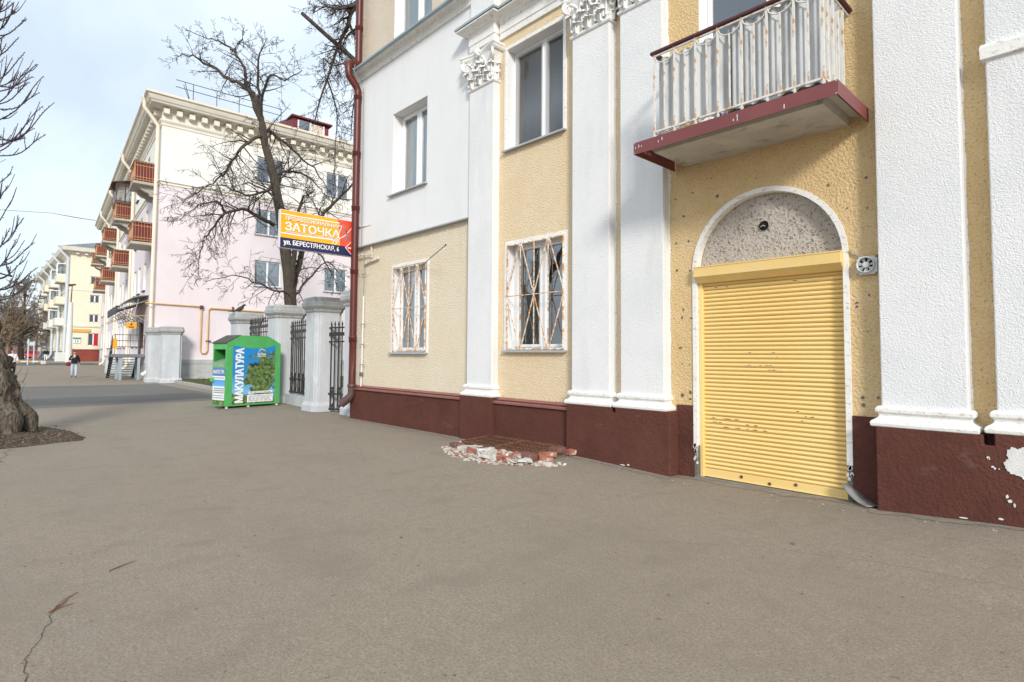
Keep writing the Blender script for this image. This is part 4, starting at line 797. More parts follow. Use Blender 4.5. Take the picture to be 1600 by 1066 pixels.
def dia(s, mat, x): sq('arrow_diamond', [(6.885-s, z0+.21), (6.885, z0+.21-s), (6.885+s, z0+.21), (6.885, z0+.21+s)], mat, x)
dia(.175, 'print_white', SX+.006); dia(.152, 'print_red_pure', SX+.009)
sq('arrow', [(6.785, z0+.192), (6.91, z0+.192), (6.91, z0+.165), (6.985, z0+.208), (6.91, z0+.252), (6.91, z0+.226), (6.785, z0+.226)], 'print_white', SX+.012)
for (a, b) in (((6.66, z0+.78), (6.84, z0+.40)), ((6.72, z0+.74), (6.76, z0+.40)), ((6.62, z0+.62), (6.68, z0+.55))): ln([a, b], .022, 'print_grey', SX+.008, 'scissors')
for cy_, cz_ in ((6.70, z0+.40), (6.80, z0+.44)):
    ln([(cy_+.035*math.cos(t), cz_+.035*math.sin(t)) for t in [i*.7 for i in range(10)]], .009, 'print_grey', SX+.008, 'scissors')
for z in (z1-.13, z0+.05):
    p = MB(); p.bar((SX-.06, 6.98, z), (SX+.75, 7.03, z-.06), .028); p.build('bracket', 'rail_paint', G)
p = MB(); p.bar((-12.62, 7.06, 3.98), (-12.62, 7.06, 4.30), .05, .03); p.bar((-12.95, 7.04, 3.86), (-12.25, 7.04, 3.93), .06, .03); p.build('wall_plate', 'rail_paint', G)

# window grilles
def grille(x0, x1, z0, z1, label):
    o = thing('window_grille', label, 'grille', ((x0+x1)/2, 7.07, z0), 'rusty grilles on the ground-floor windows')
    y = 7.07; zm = z0+(z1-z0)*.505; q = .0145
    def b(a, c_, nm='bar', w_=q):
        p = MB(); p.bar((a[0], y, a[1]), (c_[0], y, c_[1]), w_); p.build(nm, 'rust_paint', o)
    L = x1-x0
    b((x0, z0), (x1, z0), 'frame_bar', .028); b((x0, z1), (x1, z1), 'frame_bar', .02); b((x0, z0), (x0, z1), 'frame_bar', .02); b((x1, z0), (x1, z1), 'frame_bar', .02)
    b((x0, zm), (x1, zm), 'cross_bar', .013)
    for f_ in (.25, .5, .75): b((x0+L*f_, z0), (x0+L*f_, z1), 'bar')
    for s in (.25, .75):
        for za in (z0, z1):
            zz = zm-.06 if za == z0 else zm+.06
            for dx_ in (-.25, .25):
                tx = s+dx_
                if abs(tx-.5) < .01: b((x0+L*(s+(.015 if dx_ > 0 else -.015)), za), (x0+L*.5, zm), 'diagonal_bar', .014)
                else: b((x0+L*(s+(.015 if dx_ > 0 else -.015)), za), (x0+L*tx, zz), 'diagonal_bar', .014)
    for s in (.25, .75):
        for za in (z0+.02, z1-.02): p = MB(); p.box(x0+L*s-.03, x0+L*s+.03, y-.012, y+.012, za-.03, za+.03); p.build('gusset', 'rust_paint', o)
grille(-11.60, -10.30, 1.70, 3.585, 'rusty white diagonal-bar grille on the small window beside the drainpipe')
grille(-7.69, -6.33, 1.72, 3.60, 'rusty white diagonal-bar grille on the window between two pilasters, above the light well')
T_ = thing('antenna_rod', 'thin dark rod poking out above the grille beside the drainpipe', 'rod', (-10.32, 7.05, 3.53))
p = MB(); p.tube([(-10.42, 7.06, 3.47), (-10.32, 7.0, 3.53), (-9.8, 6.86, 3.62), (-8.95, 6.6, 3.725)], .011, 6); p.build('rod', 'cable_grey', T_); p = MB(); p.ball((-8.95, 6.6, 3.725), .018); p.build('tip', 'black', T_)

# exhaust fan
FX, FZ = -1.905, 2.605
F = thing('exhaust_fan', 'small white extractor fan on the wall right of the arch', 'fan', (FX, 7.08, FZ))
p = MB(); n = 24; hs = .098; o_ = []; i_ = []
for k in range(n):
    a = 6.283*k/n+.131; c_, s_ = math.cos(a), math.sin(a); kx = hs/max(abs(c_), abs(s_)); o_.append((FX+c_*kx, FZ+s_*kx)); i_.append((FX-.008+c_*.078, FZ+.006+s_*.078))
P = [(x, y, z) for y in (7.055, 7.085) for L in (o_, i_) for x, z in L]
p.add(P, [(k, (k+1) % n, n+(k+1) % n, n+k) for k in range(n)]+[(k, 2*n+k, 2*n+(k+1) % n, (k+1) % n) for k in range(n)]+[(n+k, n+(k+1) % n, 3*n+(k+1) % n, 3*n+k) for k in range(n)]); p.build('housing', 'fan_plastic', F)
p = MB(); p.lathe((FX-.008, 7.04, FZ+.006), [(.088, .02), (.088, -.02), (.078, -.022), (.078, .03)], 24, axis='y', cap=False); p.build('duct_ring', 'fan_plastic', F)
p = MB(); p.lathe((FX-.008, 7.09, FZ+.006), [(.077, 0), (.077, .005)], 20, axis='y'); p.build('opening', 'black', F)
p = MB(); p.lathe((FX-.008, 7.045, FZ+.006), [(.026, -.012), (.034, -.006), (.034, .03)], 16, axis='y'); p.build('hub', 'fan_plastic', F)
for k in range(7):
    a = 6.283*k/7+.2; u_ = V((math.cos(a), 0, math.sin(a))); v_ = V((-math.sin(a), 0, math.cos(a))); c_ = V((FX-.008, 7.062, FZ+.006))
    p = MB(); p.prism([c_+u_*.03-v_*.008+V((0, -.006, 0)), c_+u_*.073-v_*.021+V((0, -.01, 0)), c_+u_*.073+v_*.021+V((0, .01, 0)), c_+u_*.03+v_*.008+V((0, .006, 0))], (0, 0, 0), (0, .003, 0)); p.build('blade', 'fan_plastic', F)
for sx in (-1, 1):
    for sz in (-1, 1): p = MB(); p.lathe((FX+sx*.084, 7.056, FZ+sz*.084), [(.006, -.003), (.006, .001)], 8, axis='y'); p.build('screw', 'black', F)
p = MB(); p.bar((-2.075, 7.07, 2.80), (-1.93, 7.07, 2.70), .014, .02); p.build('arm', 'steel_bar', F)

T_ = thing('scrap_sheet', 'bent scrap of grey sheet metal lying at the right foot of the shutter', 'scrap metal', (-2.0, 6.98, .03))
p = MB(); P = []
for i in range(7):
    t = i/6; x = -2.15+.30*t; y = 7.10-.17*t; z = .17*(1-t)**2.2+.045
    P += [(x-.05, y-.06, z), (x+.05, y+.05, z+.012)]
p.add(P, [(2*i, 2*i+1, 2*i+3, 2*i+2) for i in range(6)], True); o = p.build('sheet', 'scrap_metal', T_); md = o.modifiers.new('thick', 'SOLIDIFY'); md.thickness = .004

# light well with grate and crumbling brick kerb
GR = thing('light_well_grate', 'rusty barred grate over the light well below the barred window', 'grate', (-7.05, 6.58, .12))
zt = .135
A_, B_, C_, D_ = V((-7.86, 6.20, zt-.02)), V((-6.20, 6.22, zt-.02)), V((-6.20, 6.95, zt+.01)), V((-7.98, 6.95, zt))
for a, b in ((A_, B_), (B_, C_), (C_, D_), (D_, A_), ((A_+B_)*.5, (D_+C_)*.5)): p = MB(); p.bar(a, b, .035, .035); p.build('frame', 'rust', GR)
for i in range(1, 20):
    if i == 10: continue
    t = i/20; p = MB(); p.bar(A_.lerp(B_, t), D_.lerp(C_, t), .006, .014); p.build('bar', 'rust', GR)
for t in (.33, .66): p = MB(); p.bar(A_.lerp(D_, t), B_.lerp(C_, t), .008, .016); p.build('cross_bar', 'rust', GR)
p = MB(); p.box(-7.9, -6.2, 6.25, 6.96, .066, .07); p.build('pit', 'black', GR)
BR = [(-7.88, 6.10, .045, .2, 'brick_brown', 0, 1.0), (-7.60, 6.06, .045, .05, 'brick_red', .05, 1), (-7.36, 6.10, .05, -.1, 'plaster_rubble', 0, .8), (-7.1, 6.06, .04, .08, 'brick_brown', .06, 1), (-6.28, 6.06, .055, .25, 'brick_red', .08, .9), (-6.03, 6.02, .085, .45, 'brick_brown', .1, 1.0), (-5.98, 6.36, .06, 1.3, 'brick_red', 0, 1), (-6.02, 6.60, .105, 1.42, 'brick_brown', .06, 1), (-5.93, 6.84, .06, 1.5, 'brick_red', 0, .8), (-7.98, 6.38, .04, 1.45, 'plaster_rubble', 0, .9), (-8.0, 6.66, .04, 1.6, 'brick_brown', 0, 1), (-6.50, 6.08, .04, .0, 'plaster_rubble', 0, .8), (-5.86, 6.18, .05, .9, 'brick_red', .25, .85), (-6.78, 6.09, .03, .05, 'brick_red', 0, .9)]
BL = ['whole brown brick at the left front corner of the light well', 'red brick with white paint under the left half of the grate', 'lump of grey plaster beside the red brick under the grate', 'brown brick low under the middle of the grate', 'orange-red broken brick under the right end of the grate', 'brown-faced brick tilted at the right front corner of the grate', 'red brick lying under the highest brown brick', 'highest brown brick, against the plinth right of the grate', 'short red brick wedged against the plinth corner', 'plaster lump on the left edge of the grate', 'brown brick beside the plinth on the left of the grate', 'pale plaster block below the right half of the grate', 'tilted orange brick half fallen onto the asphalt', 'flat red brick hidden low under the grate front']
def rough_box(L, W_, Hh, seed, j):
    r = random.Random(seed); m = MB(); P = []
    for a in (-1, -.33, .33, 1):
        for b, c_ in ((-1, -1), (1, -1), (1, 1), (-1, 1)): P.append((a*L/2+r.uniform(-j, j), b*W_/2+r.uniform(-j, j), c_*Hh/2+r.uniform(-j, j)))
    m.add(P, [(0, 1, 2, 3)[::-1], (12, 13, 14, 15)]+[(i*4+k, i*4+(k+1) % 4, (i+1)*4+(k+1) % 4, (i+1)*4+k) for i in range(3) for k in range(4)]); return m
for i, (x, y, z, rz, mt, tl, s) in enumerate(BR):
    m = rough_box(.25*s, .12, .075, i, .009); o = m.build('brick', mt); o.location = (x, y, z+zg(x, y)); o.rotation_euler = (tl, tl*.6, rz); bevel(o, .006)
    tag(o, BL[i], 'brick', 'bricks of the crumbling light-well kerb')
CH = [(-7.45, 5.98, .03, .3), (-7.15, 5.92, .045, .34), (-6.85, 5.88, .04, .4), (-6.6, 5.80, .045, .36), (-6.35, 5.80, .05, .3), (-6.15, 5.78, .035, .22), (-5.98, 5.86, .05, .2), (-6.62, 5.98, .07, .3), (-7.0, 6.0, .07, .26), (-6.2, 5.93, .06, .18), (-5.82, 6.02, .03, .16), (-5.72, 5.98, .015, .22)]
mm = MB(); mb2 = MB(); r_ = random.Random(9)
for ci, (x, y, z, s) in enumerate(CH):
    m = rough_box(s, s*.45, s*.24, int(-x*1000), s*.09); an = r_.uniform(-.3, .3)+(.12 if x < -6 else .7)
    for v in m.v:
        q = V((v.x*math.cos(an)-v.y*math.sin(an), v.x*math.sin(an)+v.y*math.cos(an), v.z))+V((x, y, z+zg(x, y))); v.x, v.y, v.z = q
    (mb2 if ci % 3 == 1 else mm).add(m.v, m.f)
for i in range(420):
    t = r_.random(); x = -8.05+2.5*t; y = 6.08-.55*math.sin(math.pi*min(1, t*.85+.08))*r_.uniform(.35, 1.15)+.1*(t > .85)*r_.random()*3; s = r_.uniform(.008, .035)*(1.4 if r_.random() < .1 else 1)
    m = rough_box(s*1.5, s, s*.6, i, s*.25); an = r_.uniform(0, 6.28)
    (mb2 if i % 4 == 0 else mm).add([(v.x*math.cos(an)-v.y*math.sin(an)+x, v.x*math.sin(an)+v.y*math.cos(an)+y, v.z+zg(x, y)+s*.2) for v in m.v], m.f)
tag(mb2.build('brick_rubble', 'brick_red'), 'broken brick lumps and crumbs mixed into the plaster rubble', 'rubble', kind='stuff')
tag(mm.build('rubble', 'plaster_rubble'), 'white plaster rubble and crumbs spilling from the light-well kerb', 'rubble', kind='stuff')

def contact_shade_blob(cx_, cy_, hx, hy, rot, seed):  # irregular ground sheet that paints contact shade round the foot of an object
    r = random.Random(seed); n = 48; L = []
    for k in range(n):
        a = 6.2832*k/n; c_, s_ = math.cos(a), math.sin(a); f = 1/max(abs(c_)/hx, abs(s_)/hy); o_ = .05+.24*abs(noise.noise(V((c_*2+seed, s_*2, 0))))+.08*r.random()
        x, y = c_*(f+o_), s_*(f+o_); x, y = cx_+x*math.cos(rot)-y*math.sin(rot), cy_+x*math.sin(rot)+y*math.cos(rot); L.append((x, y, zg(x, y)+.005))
    m = MB(); m.add(L, [tuple(range(n))]); tag(m.build('foot_dirt_and_shade', 'foot_dirt_and_shade'), kind='structure')
for i, a in enumerate(((-15.72, 7.32, .45, .45, 0), (-17.5, 7.5, 1.4, .22, -.09), (-13.98, 7.55, .45, .45, 0), (-35.35, 7.8, .5, .5, 0), (-18.5, 6.15, .55, .9, .22))): contact_shade_blob(*a, i+3)
# ------------------------------------------------------------------ litter on the asphalt
def twig(pts, r, label):
    m = MB(); m.tube([(x, y, zg(x, y)+z) for x, y, z in pts], r, 5); o = m.build('fallen_twig', 'twig_red'); tag(o, label, 'twig', 'fallen twigs on the asphalt')
twig([(-5.14, .79, .006), (-5.17, .86, .012), (-5.21, .9, .008), (-5.24, .97, .01)], [.004, .004, .003, .002], 'reddish twig lying alone on the open asphalt, farthest of the twigs')
twig([(-4.58, .41, .005), (-4.66, .48, .011), (-4.75, .51, .008), (-4.82, .57, .008)], [.004, .004, .003, .002], 'long reddish twig lying along the asphalt crack')
twig([(-4.57, .40, .005), (-4.60, .46, .01), (-4.63, .53, .006)], [.004, .003, .002], 'short reddish twig crossing the longer one by the crack')
m = MB(); r_ = random.Random(17)
for i in range(520):
    d_ = 2.2+14*r_.random()**1.6; a = RAD(46.9)+r_.uniform(-.75, .78); x, y = -d_*math.sin(a), d_*math.cos(a)
    if y > 6.5 or (x < -12 and y < 1.6): continue
    s = r_.uniform(.003, .010)*(2.2 if r_.random() < .05 else 1); an = r_.uniform(0, 6.28); b = rough_box(s*r_.uniform(1, 3.2), s, s*.35, i, s*.2)
    m.add([(v.x*math.cos(an)-v.y*math.sin(an)+x, v.x*math.sin(an)+v.y*math.cos(an)+y, v.z+zg(x, y)+s*.15) for v in b.v], b.f)
tag(m.build('litter', 'leaf_litter'), 'tiny scattered grit and leaf scraps on the asphalt', 'litter', kind='stuff')
m = MB()
for i in range(190):
    if r_.random() < .6: x = r_.uniform(-20, -13.6); y = 6.9+.03*(x+13.6)*-8*r_.random()*.3+r_.uniform(-.9, .2)
    else: x = r_.uniform(-8.8, -.5); y = r_.uniform(6.55, 6.85)
    s = r_.uniform(.004, .011); an = r_.uniform(0, 6.28); b = rough_box(s*2, s*1.3, s*.5, i, s*.3)
    m.add([(v.x*math.cos(an)-v.y*math.sin(an)+x, v.x*math.sin(an)+v.y*math.cos(an)+y, v.z+zg(x, y)+s*.2) for v in b.v], b.f)
tag(m.build('paint_crumbs', 'litter_pale'), 'pale crumbs of paint along the foot of the walls', 'crumbs', kind='stuff')

# ------------------------------------------------------------------ paper recycling bin
A2 = V((-17.79, 5.36, 0)); fx = V((-.22, .9755, 0)).normalized(); sx_ = V((-fx.y, fx.x, 0)); WB, DB = 1.85, 1.12
BI = bpy.data.objects.new('paper_bin', None); COL.objects.link(BI); BI.location = A2; BI.rotation_euler = (0, 0, math.atan2(fx.y, fx.x)); BI.scale = (.94, .66, 1); WM[BI] = V((0, 0, 0))
tag(BI, 'green waste-paper container with a blue tree poster, before the gate pillars', 'recycling bin')
# local axes: x along the poster front, y towards the back, front face at y = 0
HS, HT = 1.90, 2.13
def bb_(name, mat, m): return m.build(name, mat, BI, (0, 0, 0))
prof = [(0, .07), (WB, .07), (WB, HS), (WB*.75, HT), (WB*.235, HT), (0, HS)]
m = MB(); n = 6
m.add([(x, 0, z) for x, z in prof]+[(x, DB, z) for x, z in prof], [(0, 1, 2, 3, 4, 5), (11, 10, 9, 8, 7, 6), (0, 6, 7, 1), (1, 7, 8, 2)])
# left wall with the deposit opening
m.quad((0, DB, .07), (0, 0, .07), (0, 0, 1.28), (0, DB, 1.28)); m.quad((0, DB, 1.72), (0, 0, 1.72), (0, 0, HS), (0, DB, HS)); m.quad((0, .1, 1.28), (0, 0, 1.28), (0, 0, 1.72), (0, .1, 1.72)); m.quad((0, DB, 1.28), (0, DB-.1, 1.28), (0, DB-.1, 1.72), (0, DB, 1.72))
bb_('body', 'green_paint', m)
m = MB(); m.add([(x, y, z) for y in (-.004, DB+.02) for x, z in ((-.03, HS-.015), (-.035, HS+.02), (WB*.235, HT+.02), (WB*.235, HT))], [(0, 1, 2, 3), (7, 6, 5, 4), (0, 4, 5, 1), (1, 5, 6, 2), (3, 2, 6, 7)]); bb_('roof_slope', 'bin_dark', m)
m = MB(); m.add([(x, y, z) for y in (0, DB) for x, z in ((WB*.235, HT+.004), (WB*.75, HT+.004), (WB, HS+.004))], [(0, 1, 4, 3), (1, 2, 5, 4)]); bb_('roof', 'green_paint', m)
m = MB(); m.quad((0, .1, 1.72), (0, DB-.1, 1.72), (.35, DB-.1, 1.72), (.35, .1, 1.72)); m.quad((0, .1, 1.28), (.35, .1, 1.28), (.35, .1, 1.72), (0, .1, 1.72)); m.quad((0, DB-.1, 1.28), (.35, DB-.1, 1.28), (.35, DB-.1, 1.72), (0, DB-.1, 1.72)); m.quad((.35, .1, 1.28), (.35, DB-.1, 1.28), (.35, DB-.1, 1.72), (.35, .1, 1.72)); m.quad((0, .1, 1.28), (.35, .1, 1.28), (.35, DB-.1, 1.28), (0, DB-.1, 1.28)); bb_('deposit_slot', 'bin_inside', m)
m = MB(); m.add([(-.01, .1, 1.2), (-.01, DB-.1, 1.2), (-.012, DB-.1, 1.34), (-.012, .1, 1.34), (.28, DB-.1, 1.44), (.28, .1, 1.44)], [(0, 1, 2, 3), (3, 2, 4, 5)]); bb_('chute', 'bin_chute', m)
m = MB(); m.add([(WB*.11, -.004, .11)]+[(WB*.895, -.004, .11), (WB*.895, -.004, 1.85)]+[(WB*(.895-.785*i/10), -.004-.0, 1.85-.095*math.sin(math.pi*i/10)) for i in range(1, 10)]+[(WB*.11, -.004, 1.83)], [tuple(range(13))][:1] if False else [tuple([0, 1, 2]+list(range(3, 13)))]); bb_('poster', 'poster_print', m)
def bt(name, body, org, ax, az, w_, h, mat, bold): return text(name, body, org, ax, az, w_, h, mat, BI, bold)
for k_ in range(3): bt('lettering', 'МАКУЛАТУРА', (WB*.30+.006*k_, -.008-.0005*k_, .15+.011*k_), (0, 0, 1), (-1, 0, 0), 1.60, .27, 'print_white', .012)
bt('logo_lettering', 'ВОЛМА', (1.02, -.008, 1.55), (1, 0, 0), (0, 0, 1), .30, .075, 'print_white', .015)
m = MB(); m.quad((1.02, -.008, 1.515), (1.32, -.008, 1.515), (1.32, -.008, 1.53), (1.02, -.008, 1.53)); P = [(1.06+.24*i/8, 1.66+.07*math.sin(math.pi*i/8)) for i in range(9)]
for (a, b), (c_, d_) in zip(P, P[1:]): m.quad((a, -.008, b), (c_, -.008, d_), (c_, -.008, d_+.02), (a, -.008, b+.02))
bb_('logo', 'print_white', m)
m = MB()
for a, b in (((.78, 1.30), (.88, 1.22)), ((.88, 1.22), (.95, 1.32)), ((.95, 1.32), (1.05, 1.24))): 
    t = V((b[0]-a[0], 0, b[1]-a[1])).normalized(); nn = V((-t.z, 0, t.x))*.025; m.quad(V((a[0], -.007, a[1]))-nn, V((b[0], -.007, b[1]))-nn, V((b[0], -.007, b[1]))+nn, V((a[0], -.007, a[1]))+nn)
bb_('logo', 'print_navy', m)
m = MB(); m.quad((.70, -.008, .15), (1.60, -.008, .15), (1.60, -.008, .37), (.70, -.008, .37)); bb_('sticker', 'sticker_white', m)
m = MB(); m.quad((.74, -.008, .405), (1.58, -.008, .42), (1.58, -.008, .48), (.74, -.008, .465)); bb_('sticker', 'sticker_white', m)
m = MB(); r_ = random.Random(2)
for z in (.185, .22, .255, .29, .325):
    x = .75
    while x < 1.5: l = r_.uniform(.04, .16); m.quad((x, -.010, z), (min(x+l, 1.55), -.010, z), (min(x+l, 1.55), -.010, z+.014), (x, -.010, z+.014)); x += l+.03
x = .8
while x < 1.5: l = r_.uniform(.04, .12); m.quad((x, -.010, .43), (x+l, -.010, .43), (x+l, -.010, .448), (x, -.010, .448)); x += l+.03
tag(bb_('fine_print', 'print_grey', m), kind='stuff')
# stickers on the left end
def endq(y0, y1, z0, z1, mat, name='sticker', x=-.006): m = MB(); m.quad((x, y1, z0), (x, y0, z0), (x, y0, z1), (x, y1, z1)); return bb_(name, mat, m)
endq(.08, DB-.05, .1, 1.17, 'poster_print', 'end_poster'); endq(.06, DB-.06, .95, 1.16, 'sticker_blue', x=-.009); endq(.06, DB-.06, .83, .94, 'sticker_white', x=-.009); endq(.08, DB-.08, .38, .64, 'sticker_white', x=-.009); endq(.08, DB-.08, .24, .36, 'sticker_white', x=-.009)
bt('lettering', 'МАКУЛАТУРА', (-.012, DB-.1, 1.01), (0, -1, 0), (0, 0, 1), DB-.22, .11, 'print_white', .03)
for z, h in ((.87, .03), (.56, .035), (.50, .035), (.44, .035), (.29, .03)):
    m = MB(); x = .12
    while x < DB-.2: l = r_.uniform(.06, .14); m.quad((-.012, x+l, z), (-.012, x, z), (-.012, x, z+h), (-.012, x+l, z+h)); x += l+.03
    tag(bb_('fine_print', 'print_grey', m), kind='stuff')
m = MB(); m.box(-.09, 0, DB*.85, DB*.98, .77, .89); bevel(bb_('latch', 'green_paint', m), .01)
for x in (.04, .75, WB-.1): m = MB(); m.box(x, x+.06, .05, .11, -.0, .075); bb_('foot', 'sticker_white', m)
m = MB()
for z in (1.83, 1.78, 1.30, 1.26, 1.05, .95, .55): m.box(.06, .075, -.006, 0, z, z+.015)
tag(bb_('rivets', 'mortar_grey', m), kind='stuff')
T_ = thing('paper_scrap', 'white scrap of paper lying under the front corner of the green bin', 'paper', (-17.85, 5.28, 0))
m = MB(); m.add([(-18.02, 5.24, .01), (-17.84, 5.16, .03), (-17.8, 5.3, .11), (-17.95, 5.36, .09)], [(0, 1, 2, 3)]); m.build('sheet', 'sticker_white', T_)

# ------------------------------------------------------------------ gate pillars, fence panels, pigeon
def plan(h, n_, o_=0):   # square of half size h with notched corners
    a = h+o_; b = h-n_+o_
    return [(-b, -a), (b, -a), (b, -b), (a, -b), (a, b), (b, b), (b, a), (-b, a), (-b, b), (-a, b), (-a, -b), (-b, -b)]
def stack(m, c, levels, rz):
    n = 12; vs_ = []; cs, sn = math.cos(rz), math.sin(rz)
    for h, o_, z in levels:
        for x, y in plan(h, .11, o_): vs_.append((c[0]+x*cs-y*sn, c[1]+x*sn+y*cs, z))
    k = len(levels); m.add(vs_, [(i*n+j, i*n+(j+1) % n, (i+1)*n+(j+1) % n, (i+1)*n+j) for i in range(k-1) for j in range(n)]+[tuple(range((k-1)*n, k*n))])
def pillar(c, h, zt, label, rz=0, z0=-.05, cap=True):
    o = thing('gate_pillar', label, 'pillar', (c[0], c[1], 0), 'grey rendered fence pillars')
    m = MB(); stack(m, c, [(h, .0, z0), (h, 0, zt-.42)], rz); bevel(m.build('shaft', 'gate_plaster', o), .012)
    m = MB(); stack(m, c, [(h, .06, z0), (h, .06, .17), (h, .03, .22), (h, .0, .27)], rz); bevel(m.build('base', 'gate_plaster', o), .012)
    m = MB(); stack(m, c, [(h, .0, zt-.44), (h, .035, zt-.40), (h, .035, zt-.35), (h, .075, zt-.30), (h, .10, zt-.26), (h, .10, zt-.16), (h, .075, zt-.13), (h, .07, zt-.03), (h, .03, zt)], rz); bevel(m.build('cap', 'gate_cap', o), .015)
    return o
pillar((-15.72, 7.32), .40, 3.2, 'grey gate pillar with stepped cap nearest the red drainpipe, standing free')
pillar((-19.25, 7.62), .46, 3.2, 'broad grey gate pillar right behind the green bin, with a chipped cap')
pillar((-24.0, 7.92), .46, 3.2, 'grey pillar with a bird on its cap, left of the tree trunk')
pillar((-13.98, 7.62), .40, 3.3, 'grey pillar half hidden behind the red drainpipe against the building')
pillar((-35.35, 7.80), .46, 3.02, 'pale grey pillar at the corner of the pink block, before the drainpipe foot')
pillar((-36.55, 7.3), .36, 3.0, 'slim grey pillar half behind another at the pink corner')
def fence(a, b, z0, zt, label, nb_, base=True):
    a = V((*a, 0)); b = V((*b, 0)); o = thing('fence_panel', label, 'fence', a, 'wrought iron panels between the grey pillars')
    d_ = (b-a).normalized()
    if base:
        m = MB(); m.bar(a+V((0, 0, z0/2-.03)), b+V((0, 0, z0/2-.03)), .3, z0+.06, (0, 0, 1)) ; m.build('plinth', 'gate_plaster', o)
    for z, h in ((z0+.08, .05), (z0+.5, .04), (zt-.55, .04), (zt-.34, .10), (zt-.16, .04)):
        m = MB(); m.bar(a+V((0, 0, z)), b+V((0, 0, z)), .035, h, (0, 0, 1)); m.build('rail', 'black_iron', o)
    L = (b-a).length
    for i in range(nb_):
        p_ = a+d_*L*(i+.5)/nb_; m = MB(); m.bar(p_+V((0, 0, z0+.05)), p_+V((0, 0, zt-.1)), .024); m.lathe(p_+V((0, 0, zt-.1)), [(.012, 0), (.026, .03), (.002, .13)], 6); m.build('bar', 'black_iron', o)
    for i in range(0, nb_-1, 2):
        p_ = a+d_*L*(i+1)/nb_; w_ = L/nb_*.95; m = MB()
        for s_ in (-1, 1): m.tube([p_+V((0, 0, z0+.12)), p_+d_*w_*.48*s_+V((0, 0, z0+.3)), p_+d_*w_*.3*s_+V((0, 0, z0+.46)), p_+V((0, 0, z0+.62))], .016, 5)
        m.ball(p_+V((0, 0, z0+.66)), .04, 6, 5); m.build('scroll', 'black_iron', o)
    return o
fence((-18.75, 7.6), (-16.15, 7.36), .30, 2.66, 'black iron fence panel with spear tops right of the green bin', 14)
fence((-23.5, 7.9), (-19.75, 7.66), .30, 2.95, 'black iron fence panel showing above the green bin', 18)
fence((-15.3, 7.3), (-14.4, 7.5), .0, 2.5, 'narrow black iron gate leaf beside the drainpipe', 6, False)
PG = thing('pigeon', 'dark pigeon sitting on the cap of the pillar left of the tree', 'bird', (-23.75, 7.6, 3.2))
m = MB(); m.tube([(-23.75, 7.28, 3.24), (-23.75, 7.40, 3.30), (-23.75, 7.56, 3.38), (-23.75, 7.68, 3.46), (-23.75, 7.74, 3.56), (-23.75, 7.79, 3.60), (-23.75, 7.85, 3.595), (-23.75, 7.90, 3.58)], [.02, .055, .105, .095, .058, .052, .03, .006], 10); m.build('body', 'pigeon_grey', PG)
m = MB(); m.add([(-23.79, 7.32, 3.25), (-23.71, 7.32, 3.25), (-23.68, 7.02, 3.2), (-23.82, 7.02, 3.2), (-23.79, 7.32, 3.28), (-23.71, 7.32, 3.28), (-23.68, 7.02, 3.22), (-23.82, 7.02, 3.22)], [(0, 1, 2, 3), (7, 6, 5, 4), (0, 4, 5, 1), (2, 6, 7, 3), (1, 5, 6, 2), (0, 3, 7, 4)]); m.build('tail', 'pigeon_grey', PG)
PG.scale = (.78, .78, .78)
for s_ in (-.04, .04): m = MB(); m.tube([(-23.75+s_, 7.58, 3.19), (-23.75+s_, 7.58, 3.32)], .008, 5); m.build('leg', 'twig_red', PG)

# ------------------------------------------------------------------ pink block
C0 = V((-36.44, 7.24, 0)); E1 = V((-.99732, .07314, 0)); E2 = V((.02688, .99964, 0))
def TP(p): return C0+E1*p[0]+E2*p[1]+V((0, 0, p[2]))      # (along the street, along the end wall, up)
PB = thing('apartment_block', 'pale pink apartment block with cream top storey and small red balconies', 'building', C0)
UL, VL = 42.0, 17.0
def holed(m, axis, a0, a1, z0, z1, holes, depth, rev=None):
    """wall at u = 0 (axis v) or v = 0 (axis u) with rectangular holes cut out"""
    loops = [[V((a0, z0, 0)), V((a1, z0, 0)), V((a1, z1, 0)), V((a0, z1, 0))]]+[[V((h[0], h[2], 0)), V((h[1], h[2], 0)), V((h[1], h[3], 0)), V((h[0], h[3], 0))] for h in holes]
    pts = [p for l in loops for p in l]
    f3 = (lambda a, z, d=0: (d, a, z)) if axis == 'v' else (lambda a, z, d=0: (a, d, z))
    m.add([f3(p.x, p.y) for p in pts], [tuple(t) for t in tessellate_polygon(loops)])
    for l in loops[1:]:
        for i in range(4):
            a, b = l[i], l[(i+1) % 4]; (rev or m).quad(f3(a.x, a.y), f3(b.x, b.y), f3(b.x, b.y, depth), f3(a.x, a.y, depth))
hv = [(v0, v0+1.6, z0, z0+1.58) for v0 in (5.12, 9.55) for z0 in (5.75, 8.93)]
hv4 = [(v0, v0+1.6, 12.18, 13.78) for v0 in (5.12, 9.55)]
COLS = [c+10.55*k for k in range(4) for c in (4.7, 7.4, 9.7)]
hu = [(c, c+1.15, z, z+1.75) for c in COLS for z in (2.0, 5.45, 8.75) if c < 41]+[(1.9+10.55*k, 2.75+10.55*k, z, z+2.2) for k in range(4) for z in (7.95,)]
hu4 = [(c, c+1.15, 12.1, 13.85) for c in COLS if c < 41]+[(1.9+10.55*k, 2.75+10.55*k, 11.35, 13.6) for k in range(4)]
m = MB(TP); rvp = MB(TP); holed(m, 'v', 0, VL, 1.24, 11.05, hv, .12, rvp); holed(m, 'u', 0, UL, 1.0, 11.05, hu, .28, rvp); m.quad((UL, 0, 0), (UL, VL, 0), (UL, VL, 14.5), (UL, 0, 14.5)); m.quad((0, VL, 0), (UL, VL, 0), (UL, VL, 14.5), (0, VL, 14.5)); m.build('wall', 'pink_plaster', PB)
